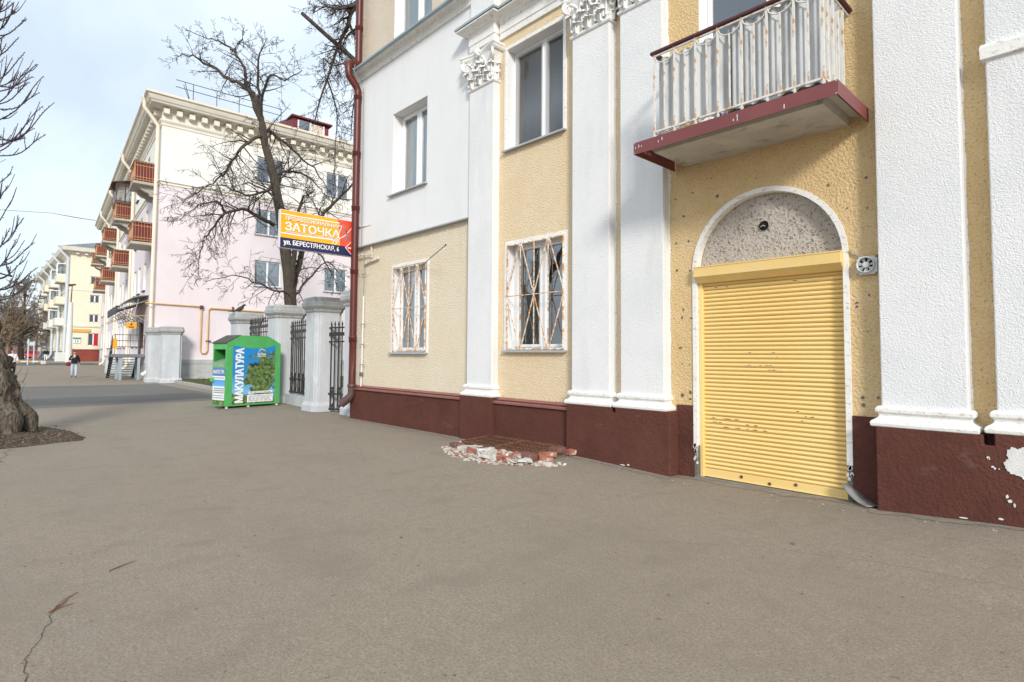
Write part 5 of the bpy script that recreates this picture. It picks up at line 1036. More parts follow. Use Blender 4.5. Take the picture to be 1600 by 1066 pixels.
m = MB(TP); holed(m, 'v', 0, VL, 11.05, 15.4, hv4, .12, rvp); holed(m, 'u', 0, UL, 11.05, 15.4, hu4, .28, rvp); m.build('upper_wall', 'cream_plaster', PB)
tag(rvp.build('window_reveals', 'cream_plaster', PB), kind='stuff')
m = MB(TP); m.box(-.03, UL, -.03, VL, -.2, 1.0); m.box(-.06, .1, -.06, VL, 1.0, 1.24); m.build('plinth', 'concrete_base', PB)
def band(m, prof):  # swept along front and end wall, outwards
    vs_ = []
    for o_, z in prof: vs_ += [(-o_, VL, z), (-o_, -o_, z), (UL, -o_, z)]
    k = len(prof); m.add(vs_, [(i*3+j, i*3+j+1, (i+1)*3+j+1, (i+1)*3+j) for i in range(k-1) for j in range(2)])
m = MB(TP); band(m, [(0, 10.98), (.05, 11.0), (.05, 11.12), (.12, 11.15), (.12, 11.2), (0, 11.26)]); m.build('string_course', 'cream_trim', PB)
m = MB(TP); band(m, [(0, 14.32), (.04, 14.33), (.05, 14.45), (.12, 14.55), (.14, 14.62), (.03, 14.66), (.03, 15.22), (.22, 15.28), (.62, 15.32), (.66, 15.40), (.72, 15.44), (.80, 15.6), (.82, 15.68)]); m.build('cornice', 'cream_trim', PB)
m = MB(TP); band(m, [(.82, 15.66), (.92, 15.70), (.93, 15.82), (.90, 15.82), (.88, 15.72), (.7, 15.75)]); m.build('gutter', 'cream_pipe', PB)
m = MB(); m.box(-.13, .13, -.15, .15, -.15, .15)
d0 = None
def dentil(u, v):
    global d0
    p_ = TP((u, v, 15.06))
    if d0 is None:
        q = MB(); ax, ay = E2*.145, E1*.22
        q.obox((0, 0, 0), E1, E2, (0, 0, 1), .21, .145, .15); d0 = bevel(q.build('dentil', 'cream_trim', PB, (0, 0, 0)), .008); d0.location = p_-C0; return
    c = d0.copy(); COL.objects.link(c); c.location = p_-C0
    return c
for i in range(26): dentil(-.16, .15+.64*i)
for i in range(58):
    c = dentil(.45+.71*i, -.16)
    if c: c.rotation_euler = (0, 0, RAD(90))
m = MB(TP); m.add([(-.85, -.85, 15.78), (UL, -.85, 15.78), (UL, VL, 15.78), (-.85, VL, 15.78), (5.5, 7.5, 17.0), (UL, 7.5, 17.0)], [(0, 1, 5, 4), (3, 0, 4), (2, 3, 4, 5)]); m.build('roof', 'red_roof', PB)
# dormer on the end slope
m = MB(TP); m.add([(.2, 7.3, 15.9), (.2, 9.7, 15.9), (.2, 9.7, 16.75), (.2, 7.3, 16.95), (2.4, 7.0, 17.2), (2.4, 10, 17.1)], [(0, 1, 2, 3), (3, 2, 5, 4), (0, 3, 4), (1, 5, 2)])
m.box(.0, 2.3, 7.15, 9.9, 16.95, 17.05); dm = m.build('dormer', 'red_roof', PB)
for a_, b_ in ((7.6, 7.68), (8.38, 8.52), (9.3, 9.4)): m = MB(TP); m.box(.14, .2, a_, b_, 16, 16.82); m.build('window_post', 'pvc_white', dm)
m = MB(TP); m.quad((.17, 7.68, 16), (.17, 8.38, 16), (.17, 8.38, 16.85), (.17, 7.68, 16.85)); m.build('pane', 'pane_far', dm)
for i in range(8): m = MB(TP); m.box(.14, .18, 8.52, 9.3, 16.0+.1*i, 16.075+.1*i); m.build('louvre', 'cream_pipe', dm)
# roof railing
m = MB(TP)
for z in (16.75, 17.15): m.tube([(.1, .6, z), (.1, 6.6, z)], .022, 4); m.tube([(.1, 10.3, z), (.1, VL, z)], .022, 4)
for i in range(5): m.tube([(.1, 1.5+1.25*i, 15.8), (.1, 1.5+1.25*i, 17.15)], .022, 4)
for i in range(6): m.tube([(.1, 10.6+1.2*i, 15.8), (.1, 10.6+1.2*i, 17.15)], .022, 4)
m.tube([(.1, 1.4, 15.9), (.1, 1.05, 17.15)], .02, 4); m.tube([(.1, 1.4, 15.9), (.5, 1.05, 17.15)], .02, 4)
tag(m.build('roof_railing', 'rail_blue', PB), kind='stuff')
def pwin_v(v0, z0, w_=1.6, h=1.58, lower=None):
    f = MB(TP); u = .1; t = .07
    f.box(u, u+.06, v0, v0+w_, z0, z0+t); f.box(u, u+.06, v0, v0+w_, z0+h-t, z0+h); f.box(u, u+.06, v0, v0+t, z0+t, z0+h-t); f.box(u, u+.06, v0+w_-t, v0+w_, z0+t, z0+h-t); f.box(u, u+.06, v0+w_/2-.06, v0+w_/2+.06, z0+t, z0+h-t)
    o = f.build('window', 'pvc_white', PB)
    for a, b in ((v0+t, v0+w_/2-.06), (v0+w_/2+.06, v0+w_-t)):
        p = MB(TP); p.quad((u+.03, a, z0+t), (u+.03, b, z0+t), (u+.03, b, z0+h-t), (u+.03, a, z0+h-t)); p.build('pane', 'pane_far', o)
        if lower: p = MB(TP); p.quad((u+.15, a, z0+t), (u+.15, b, z0+t), (u+.15, b, z0+h*lower), (u+.15, a, z0+h*lower)); p.build('curtain', 'interior_dark', o); p = MB(TP); p.quad((u+.2, a, z0+h*lower), (u+.2, b, z0+h*lower), (u+.2, b, z0+h), (u+.2, a, z0+h)); p.build('curtain', 'curtain', o)
    p = MB(TP); p.add([(1.0, v0, z0), (1.0, v0+w_, z0), (1.0, v0+w_, z0+h), (1.0, v0, z0+h)], [(0, 1, 2, 3)]); p.build('interior', 'interior_mid', o)
    p = MB(TP); p.box(-.1, .1, v0-.06, v0+w_+.06, z0-.05, z0); p.build('sill', 'sill_grey', o)
for v0 in (5.12, 9.55):
    pwin_v(v0, 5.75, lower=.45); pwin_v(v0, 8.93); pwin_v(v0, 12.18, 1.6, 1.6)
def pwin_u(u0, z0, w_, h):
    f = MB(TP); v = .24; t = .08
    f.box(u0, u0+w_, v, v+.05, z0, z0+t); f.box(u0, u0+w_, v, v+.05, z0+h-t, z0+h); f.box(u0, u0+t, v, v+.05, z0+t, z0+h-t); f.box(u0+w_-t, u0+w_, v, v+.05, z0+t, z0+h-t)
    o = f.build('window', 'pvc_white', PB); p = MB(TP); p.quad((u0, v+.02, z0), (u0+w_, v+.02, z0), (u0+w_, v+.02, z0+h), (u0, v+.02, z0+h)); p.build('pane', 'pane_far', o)
    p = MB(TP); p.quad((u0, v+.6, z0), (u0+w_, v+.6, z0), (u0+w_, v+.6, z0+h), (u0, v+.6, z0+h)); p.build('interior', 'interior_mid', o)
    p = MB(TP); p.box(u0-.05, u0+w_+.05, -.1, .22, z0-.05, z0); p.build('sill', 'stair_dark', o)
for h_ in hu+hu4: pwin_u(h_[0], h_[2], h_[1]-h_[0], h_[3]-h_[2])
# front downpipes
for u in (.35, 11.9, 22.6, 33.1):
    m = MB(TP); m.tube([(u-.1, -.86, 15.7), (u-.1, -.86, 15.2), (u-.1, -.62, 14.9), (u, -.16, 14.35), (u, -.16, 13.9), (u, -.16, .75), (u, -.22, .6), (u, -.5, .38)], .10, 10); m.lathe((u-.1, -.86, 15.66), [(.10, -.12), (.19, .05), (.19, .1)], 10)
    for z in (2.5, 5, 7.5, 10, 12.5): m.lathe((u, -.16, z), [(.115, -.04), (.115, .04)], 10)
    m.build('downpipe', 'cream_pipe', PB)
for u in (11.35, 22.05, 32.55): m = MB(TP); m.box(u, u+.18, -.12, 0, .9, 11); m.build('lesene', 'cream_plaster', PB)
# balconies on the front
def pbalcony(u0, u1, zs, depth=1.1, consoles=False, glazed=False, rail=1.1):
    o = MB(TP); o.box(u0-.08, u1+.08, -depth-.06, 0, zs-.16, zs); o = bevel(o.build('balcony', 'balcony_slab', PB), .02)
    if consoles:
        for u in (u0+.25, u1-.45):
            m = MB(TP); P = [(0, -.72), (-.28, -.70), (-.36, -.55), (-.55, -.48), (-.72, -.38), (-.85, -.2), (-.95, -.16), (0, -.16)]
            m.prism([(u, y, zs+z) for y, z in P], (0, 0, 0), (.22, 0, 0)) if False else m.add([(u+k*.22, y, zs+z) for k in (0, 1) for y, z in P], [tuple(range(8)), tuple(range(8, 16))[::-1]]+[(i, (i+1) % 8, 8+(i+1) % 8, 8+i) for i in range(8)]); m.build('console', 'balcony_slab', o)
    m = MB(TP); m.box(u0, u1, -depth+.03, -depth+.05, zs+.12, zs+rail-.05); m.build('front_panel', 'balcony_orange', o)
    for uu_ in (u0+.02, u1-.04): m = MB(TP); m.box(uu_, uu_+.02, -depth+.05, 0, zs+.12, zs+rail-.08); m.build('side_panel', 'balcony_maroon', o)
    m = MB(TP)
    for z in (zs+.1, zs+.25, zs+rail-.2, zs+rail):
        m.box(u0-.015, u0+.015, -depth, 0, z-.014, z+.014); m.box(u0, u1, -depth-.015, -depth+.015, z-.02, z+.02)
    m.build('rail', 'balcony_orange', o)
    for i in range(8): m = MB(TP); y = -depth+depth*i/7.5; m.box(u0-.012, u0+.012, y-.008, y+.008, zs, zs+rail); m.build('baluster', 'balcony_orange', o)
    m = MB(TP); m.box(u0-.03, u1+.03, -depth-.04, 0, zs+rail+.02, zs+rail+.05); m.build('handrail', 'canopy_black', o)
    if glazed:
        m = MB(TP); z0, z1 = zs+rail+.04, zs+2.5
        for y in (-depth, -depth/2, -.06): m.box(u0-.03, u0+.03, y-.04, y+.04, z0, z1)
        for u in (u0, (u0+u1)/2, u1): m.box(u-.04, u+.04, -depth-.03, -depth+.03, z0, z1)
        for z in (z0, z0+.12, z0+1.25, z1): m.box(u0-.03, u0+.03, -depth, 0, z-.04, z+.04); m.box(u0, u1, -depth-.03, -depth+.03, z-.04, z+.04)
        m.add([(u0-.15, -depth-.3, z1), (u1+.15, -depth-.3, z1), (u1+.15, 0, z1+.35), (u0-.15, 0, z1+.35), (u0-.15, -depth-.3, z1+.06), (u1+.15, -depth-.3, z1+.06), (u1+.15, 0, z1+.41), (u0-.15, 0, z1+.41)], [(0, 1, 2, 3), (7, 6, 5, 4), (0, 4, 5, 1), (0, 3, 7, 4), (1, 5, 6, 2)]); m.build('glazing_frame', 'glazing_brown', o)
        m = MB(TP); m.quad((u0, -depth, z0), (u0, 0, z0), (u0, 0, z1), (u0, -depth, z1)); m.quad((u0, -depth, z0), (u1, -depth, z0), (u1, -depth, z1), (u0, -depth, z1)); m.build('pane', 'pane_far', o)
UB = [(1.35, 3.45), (12.9, 15.4), (23.7, 26.5), (33.2, 36.0)]
for i, (a, b) in enumerate(UB): pbalcony(a, b, 11.28, consoles=True, glazed=(i == 1)); pbalcony(a, b, 7.85)
pbalcony(40, 41.8, 11.28, consoles=True)
# gas pipe on the end wall and along the front
m = MB(TP); m.tube([(-.1, -.5, 4.32), (-.1, 2.15, 4.28), (-.1, 2.27, 4.16), (-.1, 2.27, 1.75), (-.1, 2.36, 1.6), (-.1, 2.55, 1.6), (-.1, 2.64, 1.75), (-.1, 2.64, 4.1), (-.1, 2.75, 4.22), (-.1, 7, 4.15)], .035, 8)
m.tube([(2, -.1, 4.5), (40, -.1, 4.5)], .03, 6); m.tube([(2, -.1, 4.5), (1.2, -.1, 4.35), (.2, -.12, 4.33), (-.1, -.1, 4.32)], .03, 6)
m.build('gas_pipe', 'gas_pipe', PB)
m = MB(TP); m.box(-.15, -.05, 2.18, 2.36, 4.12, 4.34); m.build('gas_valve', 'brown_pipe', PB)
for a_, b_, c_, d_ in ((3.9, 4.0, 4.1, 4.36), (2.55, 2.8, 2.28, 2.34)): m = MB(TP); m.box(-.16, -.04, a_, b_, c_, d_); m.build('gas_valve', 'brown_pipe', PB)
m = MB(TP); m.box(-.03, 0, 1.35, 1.5, 2.2, 2.42); m.build('meter_box', 'cream_plaster', PB)
# entrance canopy and hanging sign
KN = thing('entrance_canopy', 'arched sheet-metal entrance canopy with black front board on the pink block', 'canopy', TP((4, -1, 4)))
m = MB(TP); n = 12; P = []
for i in range(n+1):
    t = i/n; y = -1.5*t; z = 5.0-.75*(t**2.2)
    P += [(2.9, y, z), (9.2, y, z)]
m.add(P, [(2*i, 2*i+1, 2*i+3, 2*i+2) for i in range(n)], True); o = m.build('roof_sheet', 'canopy_sheet', KN); md = o.modifiers.new('t', 'SOLIDIFY'); md.thickness = .03
m = MB(TP); m.box(2.85, 9.3, -1.56, -1.5, 3.87, 4.3); m.build('front_board', 'canopy_black', KN)
for u in (3.0, 4.6, 6.2, 7.8, 9.1):
    m = MB(TP); m.tube([(u, -.02, 4.7), (u, -1.48, 4.1)], .022, 5); m.tube([(u, -.02, 3.4), (u, -1.3, 4.2)], .022, 5); m.tube([(u, -.7, 3.72), (u, -.5, 4.75)], .018, 5); m.build('truss', 'steel_bar', KN)
    for k in range(3):
        m = MB(TP); m.tube([(u+.1*math.cos(a*.7)+.2, -.5-.35*k+.16*math.sin(a*.7), 3.55+.12*k+.16*math.cos(a*.7)) for a in range(10)], .014, 4); m.build('scroll', 'steel_bar', KN)
SG = thing('hanging_sign', 'small orange sign with a black emblem hanging under the canopy', 'sign', TP((2.5, -1.0, 3.2)))
a = TP((2.3, -1.25, 2.95)); 
m = MB(TP); m.box(2.28, 2.34, -1.12, -.62, 2.98, 3.34); m.build('board', 'sign_orange', SG)
m = MB(TP); m.add([(2.27, -.87+.16*math.cos(3.1416+3.1416*i/10), 3.09+.06*math.sin(3.1416+3.1416*i/10)) for i in range(11)], [tuple(range(11))]); m.build('emblem', 'canopy_black', SG)
m = MB(TP); m.add([(2.27, -.87+.055*math.cos(.6283*i), 3.22+.055*math.sin(.6283*i)) for i in range(10)], [tuple(range(10))]); m.build('emblem', 'canopy_black', SG)
for y in (-1.05, -.7): m = MB(TP); m.tube([(2.31, y, 3.34), (2.31, y, 3.7)], .012, 4); m.build('chain', 'cable_grey', SG)
m = MB(TP); m.tube([(2.31, -1.2, 3.7), (2.31, 0, 3.75)], .02, 5); m.build('arm', 'gas_pipe', SG)
m = MB(TP); m.box(5.7, 6.6, -.06, .1, 1.5, 3.55); m.build('door', 'glazing_brown', PB)
# steel stair with landing
ST = thing('steel_stair', 'grey steel stair and landing with thin railings at the pink block entrance', 'stair', TP((4, -1, 0)))
LU0, LU1, LV0, LV1, LZ = 3.6, 5.4, -1.5, -.05, 1.50
m = MB(TP); m.box(LU0, LU1, LV0, LV1, LZ-.12, LZ); m.build('landing', 'stair_dark', ST)
m = MB(TP); m.box(LU0-.03, LU0, LV0-.03, LV1, LZ-.16, LZ+.02); m.box(LU0, LU1, LV0-.03, LV0, LZ-.16, LZ+.02); m.build('edge_beam', 'stair_tread', ST)
for u, v in ((LU0+.05, LV0+.3), (LU0+.05, LV1-.25), (LU1-.1, LV0+.25), (LU1-.1, LV1-.2)): m = MB(TP); m.box(u, u+.14, v-.07, v+.07, -.1, LZ-.12); m.build('post', 'stair_blue', ST)
for i in range(9):
    z = LZ-.155*(i+1); u = LU1+.26*i; m = MB(TP); m.box(u, u+.29, LV0-.05, LV1-.1, z-.04, z); m.build('tread', 'stair_tread', ST)
for v in (LV0-.02, LV1-.12): m = MB(TP); m.bar((LU1, v, LZ-.15), (LU1+2.4, v, -.02), .05, .18, (0, 1, 0)) ; m.build('stringer', 'stair_dark', ST)
m = MB(TP)
for u, v in ((LU0, LV0), (LU0, (LV0+LV1)/2), (LU0, LV1), (LU1, LV0)): m.tube([(u, v, LZ), (u, v, LZ+1.15)], .018, 5)
for z in (.45, .8, 1.15): m.tube([(LU0, LV1, LZ+z), (LU0, LV0, LZ+z), (LU1, LV0, LZ+z), (LU1+2.3, LV0-.02, z-.05)], .014, 5)
for k in range(4): m.tube([(LU1+.6*k, LV0-.02, LZ-.36*k-.1), (LU1+.6*k, LV0-.02, LZ-.36*k+1.1)], .016, 5)
m.build('railing', 'stair_dark', ST)
m = MB(TP); m.box(LU0-.03, LU0+.0, LV0-.12, LV0+.10, LZ+.35, LZ+.92); m.build('notice', 'sign_orange', ST)
PD = thing('stone_pedestal', 'small white pedestal at the far end of the pink block front', 'pedestal', TP((17, -.6, 0)))
m = MB(TP); m.box(17, 18.4, -1.0, -.1, -.1, 1.25); bevel(m.build('shaft', 'gate_plaster', PD), .03); m = MB(TP); m.box(16.95, 18.45, -1.05, -.05, 1.25, 1.4); bevel(m.build('cap', 'gate_cap', PD), .03)

# ------------------------------------------------------------------ far yellow block
Y0 = V((-94.5, 8.9, .41))
def TY(p): return Y0+V((-p[0], p[1], p[2]))
YB = thing('apartment_block', 'distant pale yellow apartment block with grey downpipes and dark red plinth', 'building', Y0)
UY, VY = 46.0, 14.0
hy = [(v, v+1.05, z, z+1.1) for v in (2.25, 5.2) for z in (5.2, 7.8, 10.3)]+[(v, v+1.2, 2.1, 3.75) for v in (2.2, 5.1)]
m = MB(TY); rvy = MB(TY); holed(m, 'v', 0, VY, 0, 14.6, hy, .15, rvy)
hyu = [(1.5+2.9*k, 2.7+2.9*k, z, z+1.5) for k in range(15) for z in (1.9, 5.1, 8.0, 11.0) if (k % 3) != 1]
holed(m, 'u', 0, UY, 0, 14.6, hyu, .3, rvy); m.quad((UY, 0, 0), (UY, VY, 0), (UY, VY, 14.6), (UY, 0, 14.6)); m.build('wall', 'yellow_plaster', YB); tag(rvy.build('window_reveals', 'cream_plaster', YB), kind='stuff')
m = MB(TY); m.box(-.08, 0, 0, VY, -.6, 1.5); m.build('end_plinth', 'far_red_plinth', YB); m = MB(TY); m.box(-.08, UY, -.1, 0, -.6, 1.35); m.build('front_plinth', 'far_grey_plinth', YB)
m = MB(TY); m.box(-.15, 0, -.1, VY, 1.5, 1.62); m.build('plinth_cap', 'brown_flashing', YB)
def bandy(m, prof):
    vs_ = []
    for o_, z in prof: vs_ += [(-o_, VY, z), (-o_, -o_, z), (UY, -o_, z)]
    k = len(prof); m.add(vs_, [(i*3+j, i*3+j+1, (i+1)*3+j+1, (i+1)*3+j) for i in range(k-1) for j in range(2)])
m = MB(TY); bandy(m, [(0, 14.1), (.3, 14.3), (.35, 14.45), (.9, 14.5), (1.0, 14.85), (1.05, 15.0), (.9, 15.02)]); m.build('cornice', 'cream_trim', YB)
m = MB(TY); bandy(m, [(0, 4.5), (.12, 4.55), (.14, 4.75), (0, 4.8)]); bandy(m, [(0, 9.35), (.06, 9.38), (.06, 9.5), (0, 9.53)]); m.build('string_course', 'cream_trim', YB)
m = MB(TY); m.add([(-1.05, -1.05, 15), (UY, -1.05, 15), (UY, VY, 15), (-1.05, VY, 15), (4, 6, 17.2), (UY, 6, 17.2)], [(0, 1, 5, 4), (3, 0, 4), (2, 3, 4, 5)]); m.build('roof', 'far_roof', YB)
m = MB(TY); m.box(7, 8, 5, 6.5, 16, 18.2); m.build('chimney', 'far_roof', YB)
for i in range(12): m = MB(TY); m.box(-.5, -.02, .5+.95*i, .85+.95*i, 14.12, 14.42); m.build('dentil', 'cream_trim', YB)
for (v0, v1, z0, z1) in hy:
    f = MB(TY); u = .1; f.box(u, u+.06, v0, v0+.08, z0, z1); f.box(u, u+.06, v1-.08, v1, z0, z1); f.box(u, u+.06, (v0+v1)/2-.08, (v0+v1)/2+.08, z0, z1); f.box(u, u+.06, v0, v1, z0, z0+.08); f.box(u, u+.06, v0, v1, z1-.08, z1); o = f.build('window', 'pvc_white', YB)
    p = MB(TY); p.quad((u+.03, v0, z0), (u+.03, v1, z0), (u+.03, v1, z1), (u+.03, v0, z1)); p.build('pane', 'pane_far', o); p = MB(TY); p.quad((u+.3, v0, z0), (u+.3, v1, z0), (u+.3, v1, z1), (u+.3, v0, z1)); p.build('interior', 'interior_mid', o)
for (u0, u1, z0, z1) in hyu:
    p = MB(TY); p.box(u0, u1, .25, .3, z0, z1); o = p.build('window', 'pane_far', YB); p = MB(TY); p.quad((u0, .6, z0), (u1, .6, z0), (u1, .6, z1), (u0, .6, z1)); p.build('interior', 'interior_mid', o)
    p = MB(TY); p.box((u0+u1)/2-.06, (u0+u1)/2+.06, .2, .25, z0, z1); p.build('mullion', 'pvc_white', o)
for u in (.3, 8.4, 17.2, 26, 35): 
    m = MB(TY); m.tube([(u, -1.1, 15), (u, -1.1, 14.6), (u, -.22, 13.6), (u, -.22, .9), (u, -.6, .25)], .16, 8); m.lathe((u, -1.1, 15), [(.15, -.2), (.3, .1)], 8); m.build('downpipe', 'far_pipe', YB)
for k, (u, gl) in enumerate(((4.2, 0), (12.9, 1), (21.6, 0), (30.3, 1))):
    for z in (4.9, 7.8, 10.8):
        m = MB(TY); m.box(u, u+3.0, -1.0, 0, z-.15, z); o = m.build('balcony', 'balcony_slab', YB)
        m = MB(TY); m.box(u, u+3.0, -1.0, -.95, z, z+.95); m.box(u, u+.05, -.95, 0, z, z+.95); m.build('parapet', 'lamp_post_white' if (gl and z > 9) or z < 6 else 'yellow_plaster', o)
        if (z > 9 and k < 2) or (k == 1): m = MB(TY); m.box(u, u+.08, -1.0, -.0, z+.95, z+1.05); m.box(u, u+.08, -.04, 0, z+1.05, z+2.4); m.box(u, u+.08, -1.0, -.92, z+1.05, z+2.4); m.box(u, u+3, -1.0, -.0, z+2.4, z+2.5); m.box(u+1.4, u+1.55, -1, -.92, z+1.05, z+2.4); m.build('glazing_frame', 'pvc_white', o); p = MB(TY); p.quad((u+.04, -.92, z+1.05), (u+.04, -.04, z+1.05), (u+.04, -.04, z+2.4), (u+.04, -.92, z+2.4)); p.build('pane', 'pane_far', o)
m = MB(TY); m.box(-.15, 0, -.05, 2.45, 3.88, 4.28); m.build('shop_sign', 'shop_sign', YB)
NP = MB(TY); NP.box(-.12, 0, .62, 1.42, 2.42, 2.92); o = NP.build('number_plate', 'sticker_white', YB); m = MB(TY); m.box(-.125, 0, .62, 1.42, 2.92, 3.14); m.build('plate_top', 'teal', o)
text('numerals', '13', (Y0.x+.13, Y0.y+.84, Y0.z+2.5), (0, 1, 0), (0, 0, 1), .36, .34, 'print_grey', o, .03)
m = MB(TY); m.box(.05, .12, 2.85, 3.3, 2.1, 3.7); o = m.build('window_print', 'car_red', YB)
m = MB(TY); m.box(-.05, 0, .6, .75, 1.7, 1.85); m.box(-.4, 0, -1.2, -.1, -.2, 1.2); m.build('meter_cabinet', 'lamp_post_white', YB)

# ------------------------------------------------------------------ street furniture and traffic far down the pavement
LP = thing('street_lamp', 'tall white tapered lamp post before the yellow block', 'street lamp', (-88, 8.5, .42))
m = MB(); m.tube([(-88, 8.5, .3), (-88, 8.5, 2.2), (-87.9, 8.5, 7.7)], [.36, .33, .24], 12); m.build('post', 'lamp_post_white', LP)
m = MB(); m.tube([(-87.9, 8.5, 7.6), (-87.8, 8.55, 9.7)], [.07, .05], 6); m.build('mast', 'brown_pipe', LP); m = MB(); m.tube([(-87.8, 8.2, 9.75), (-87.8, 8.9, 9.9)], [.16, .1], 8); m.build('lantern', 'brown_pipe', LP)
for i, (c, zt, lab) in enumerate((((-74.5, 4.0), 2.9, 'nearer of two grey sign posts beside the striped barrier'), ((-80.5, 4.8), 2.8, 'farther grey sign post carrying a small plate, beside the striped barrier'))):
    o = thing('sign_post', lab, 'sign post', (c[0], c[1], .3)); m = MB(); m.tube([(c[0], c[1], .1), (c[0], c[1], zt)], .06, 8); m.build('post', 'far_pipe', o)
    m = MB(); m.box(c[0]-.04, c[0]-.02, c[1]-(.45 if i else .1), c[1]+.1, zt-.5, zt-.1); m.build('plate', 'far_pipe', o)
o = thing('street_barrier', 'low yellow and white striped barrier rail across the pavement', 'barrier', (-78, 4.6, .35))
for i in range(8):
    t = i/8; a = V((-79.5, 2.0, .62)).lerp(V((-77.2, 5.4, .62)), t); b = V((-79.5, 2.0, .62)).lerp(V((-77.2, 5.4, .62)), t+.125); m = MB(); m.tube([a, b], .07, 6); m.build('stripe', 'sign_orange' if i % 2 else 'lamp_post_white', o)
m = MB(); m.box(-77.5, -76.8, 5.2, 5.6, .2, .7); bevel(m.build('end_block', 'lamp_post_white', o), .04); m = MB(); m.tube([(-79.4, 2.1, .2), (-79.4, 2.1, .62)], .06, 6); m.build('leg', 'lamp_post_white', o)
def far_car(c, head, label):
    o = bpy.data.objects.new('parked_car', None); COL.objects.link(o); o.location = c; o.rotation_euler = (0, 0, head); WM[o] = V((0, 0, 0)); tag(o, label, 'car')
    pr = [(-2.0, .3), (2.0, .3), (2.05, .62), (1.9, .82), (1.0, .92), (.35, 1.42), (-1.2, 1.45), (-1.75, .98), (-2.05, .9)]
    m = MB(); n = len(pr); rows = [(-.84, 0), (-.8, .0), (.8, 0), (.84, 0)]
    P = [(x, y*(1 if z < .95 else .82), z) for y in (-.84, .84) for x, z in pr]; m.add(P, [tuple(range(n))[::-1], tuple(range(n, 2*n))]+[(i, (i+1) % n, n+(i+1) % n, n+i) for i in range(n)]); bevel(m.build('body', 'car_red', o, (0, 0, 0)), .05, 2)
    for s in (-1, 1):
        m = MB(); m.add([(x, s*.80, z) for x, z in ((.85, .95), (.3, 1.36), (-.4, 1.38), (-.4, .95))], [(0, 1, 2, 3)]); m.add([(x, s*.80, z) for x, z in ((-.48, .95), (-.48, 1.38), (-1.15, 1.38), (-1.55, 1.0))], [(0, 1, 2, 3)]); m.build('side_window', 'canopy_black', o, (0, 0, 0))
        for x in (-1.3, 1.3): m = MB(); m.lathe((x, s*.8, .31), [(.31, -.1), (.31, .1)], 14, axis='y'); w_ = m.build('wheel', 'rubber', o, (0, 0, 0)); m = MB(); m.lathe((x, s*.8, .31), [(.17, -.105), (.17, .105)], 10, axis='y'); m.build('rim', 'sill_grey', w_, (0, 0, 0))
        m = MB(); m.box(1.9, 2.04, s*.55-.15, s*.55+.15, .62, .74); m.build('headlight', 'sticker_white', o, (0, 0, 0))
far_car((-140, 8.6, .42), RAD(62), 'red car parked far away at the end of the pavement')
FP = thing('far_house', 'dull pink low building under the distant trees', 'building', (-190, 2, .42))
m = MB(); m.box(-200, -185, -14, 22, .2, 9.5); m.build('wall', 'far_pink', FP); m = MB(); m.add([(-201, -15, 9.5), (-184, -15, 9.5), (-184, 23, 9.5), (-201, 23, 9.5), (-192, -12, 12.5), (-192, 20, 12.5)], [(0, 1, 4), (1, 2, 5, 4), (2, 3, 5), (3, 0, 4, 5)]); m.build('roof', 'far_roof', FP)
for i in range(9): m = MB(); m.box(-185.02, -184.9, -12+3.6*i, -10.4+3.6*i, 3.2, 5.2); m.build('window', 'pane_far', FP)
WR = thing('overhead_wire', 'thin overhead wire sagging from the left tree to the pink block', 'wire', (-40, 0, 9))
m = MB(); P = []
for i in range(21):
    t = i/20; a = V((-41.5, -.8, 9.1)).lerp(TP((2.2, -.2, 9.15)), t); a.z -= .0*math.sin(math.pi*t); P.append(a)
P = [V((-39.94, -1.6, 9.05)), V((-39.94, .75, 9.0)), V((-41.8, 3.0, 9.55)), V((-43.2, 4.2, 9.75)), V((-40.5, 6.2, 9.2)), TP((2.2, -.1, 9.0))]
m.tube(P, .014, 5); m.build('cable', 'cable_grey', WR)

# ------------------------------------------------------------------ trees
def spline(pts, k=4):
    P = [V(p) for p in pts]; P = [P[0]*2-P[1]]+P+[P[-1]*2-P[-2]]; o = []
    for i in range(1, len(P)-2):
        a, b, c, d = P[i-1], P[i], P[i+1], P[i+2]
        for j in range(k):
            t = j/k; o.append(.5*((2*b)+(c-a)*t+(2*a-5*b+4*c-d)*t*t+(3*b-a-3*c+d)*t**3))
    o.append(P[-2]); return o
def fast_tube(m, pts, rs, n):
    vs_ = []; up = V((.31, .2, .93))
    L = len(pts)
    for i, p in enumerate(pts):
        t = (pts[min(i+1, L-1)]-pts[max(i-1, 0)]); x = t.cross(up)
        if x.length < 1e-6: x = V((1, 0, 0))
        x.normalize(); y = x.cross(t).normalized()
        for j in range(n): a = 6.28319*j/n; vs_.append(p+(x*math.cos(a)+y*math.sin(a))*rs[i])
    b = len(m.v); m.v += vs_; f = [(b+i*n+j, b+i*n+(j+1) % n, b+(i+1)*n+(j+1) % n, b+(i+1)*n+j) for i in range(L-1) for j in range(n)]
    m.f += f; m.sm += [True]*len(f)
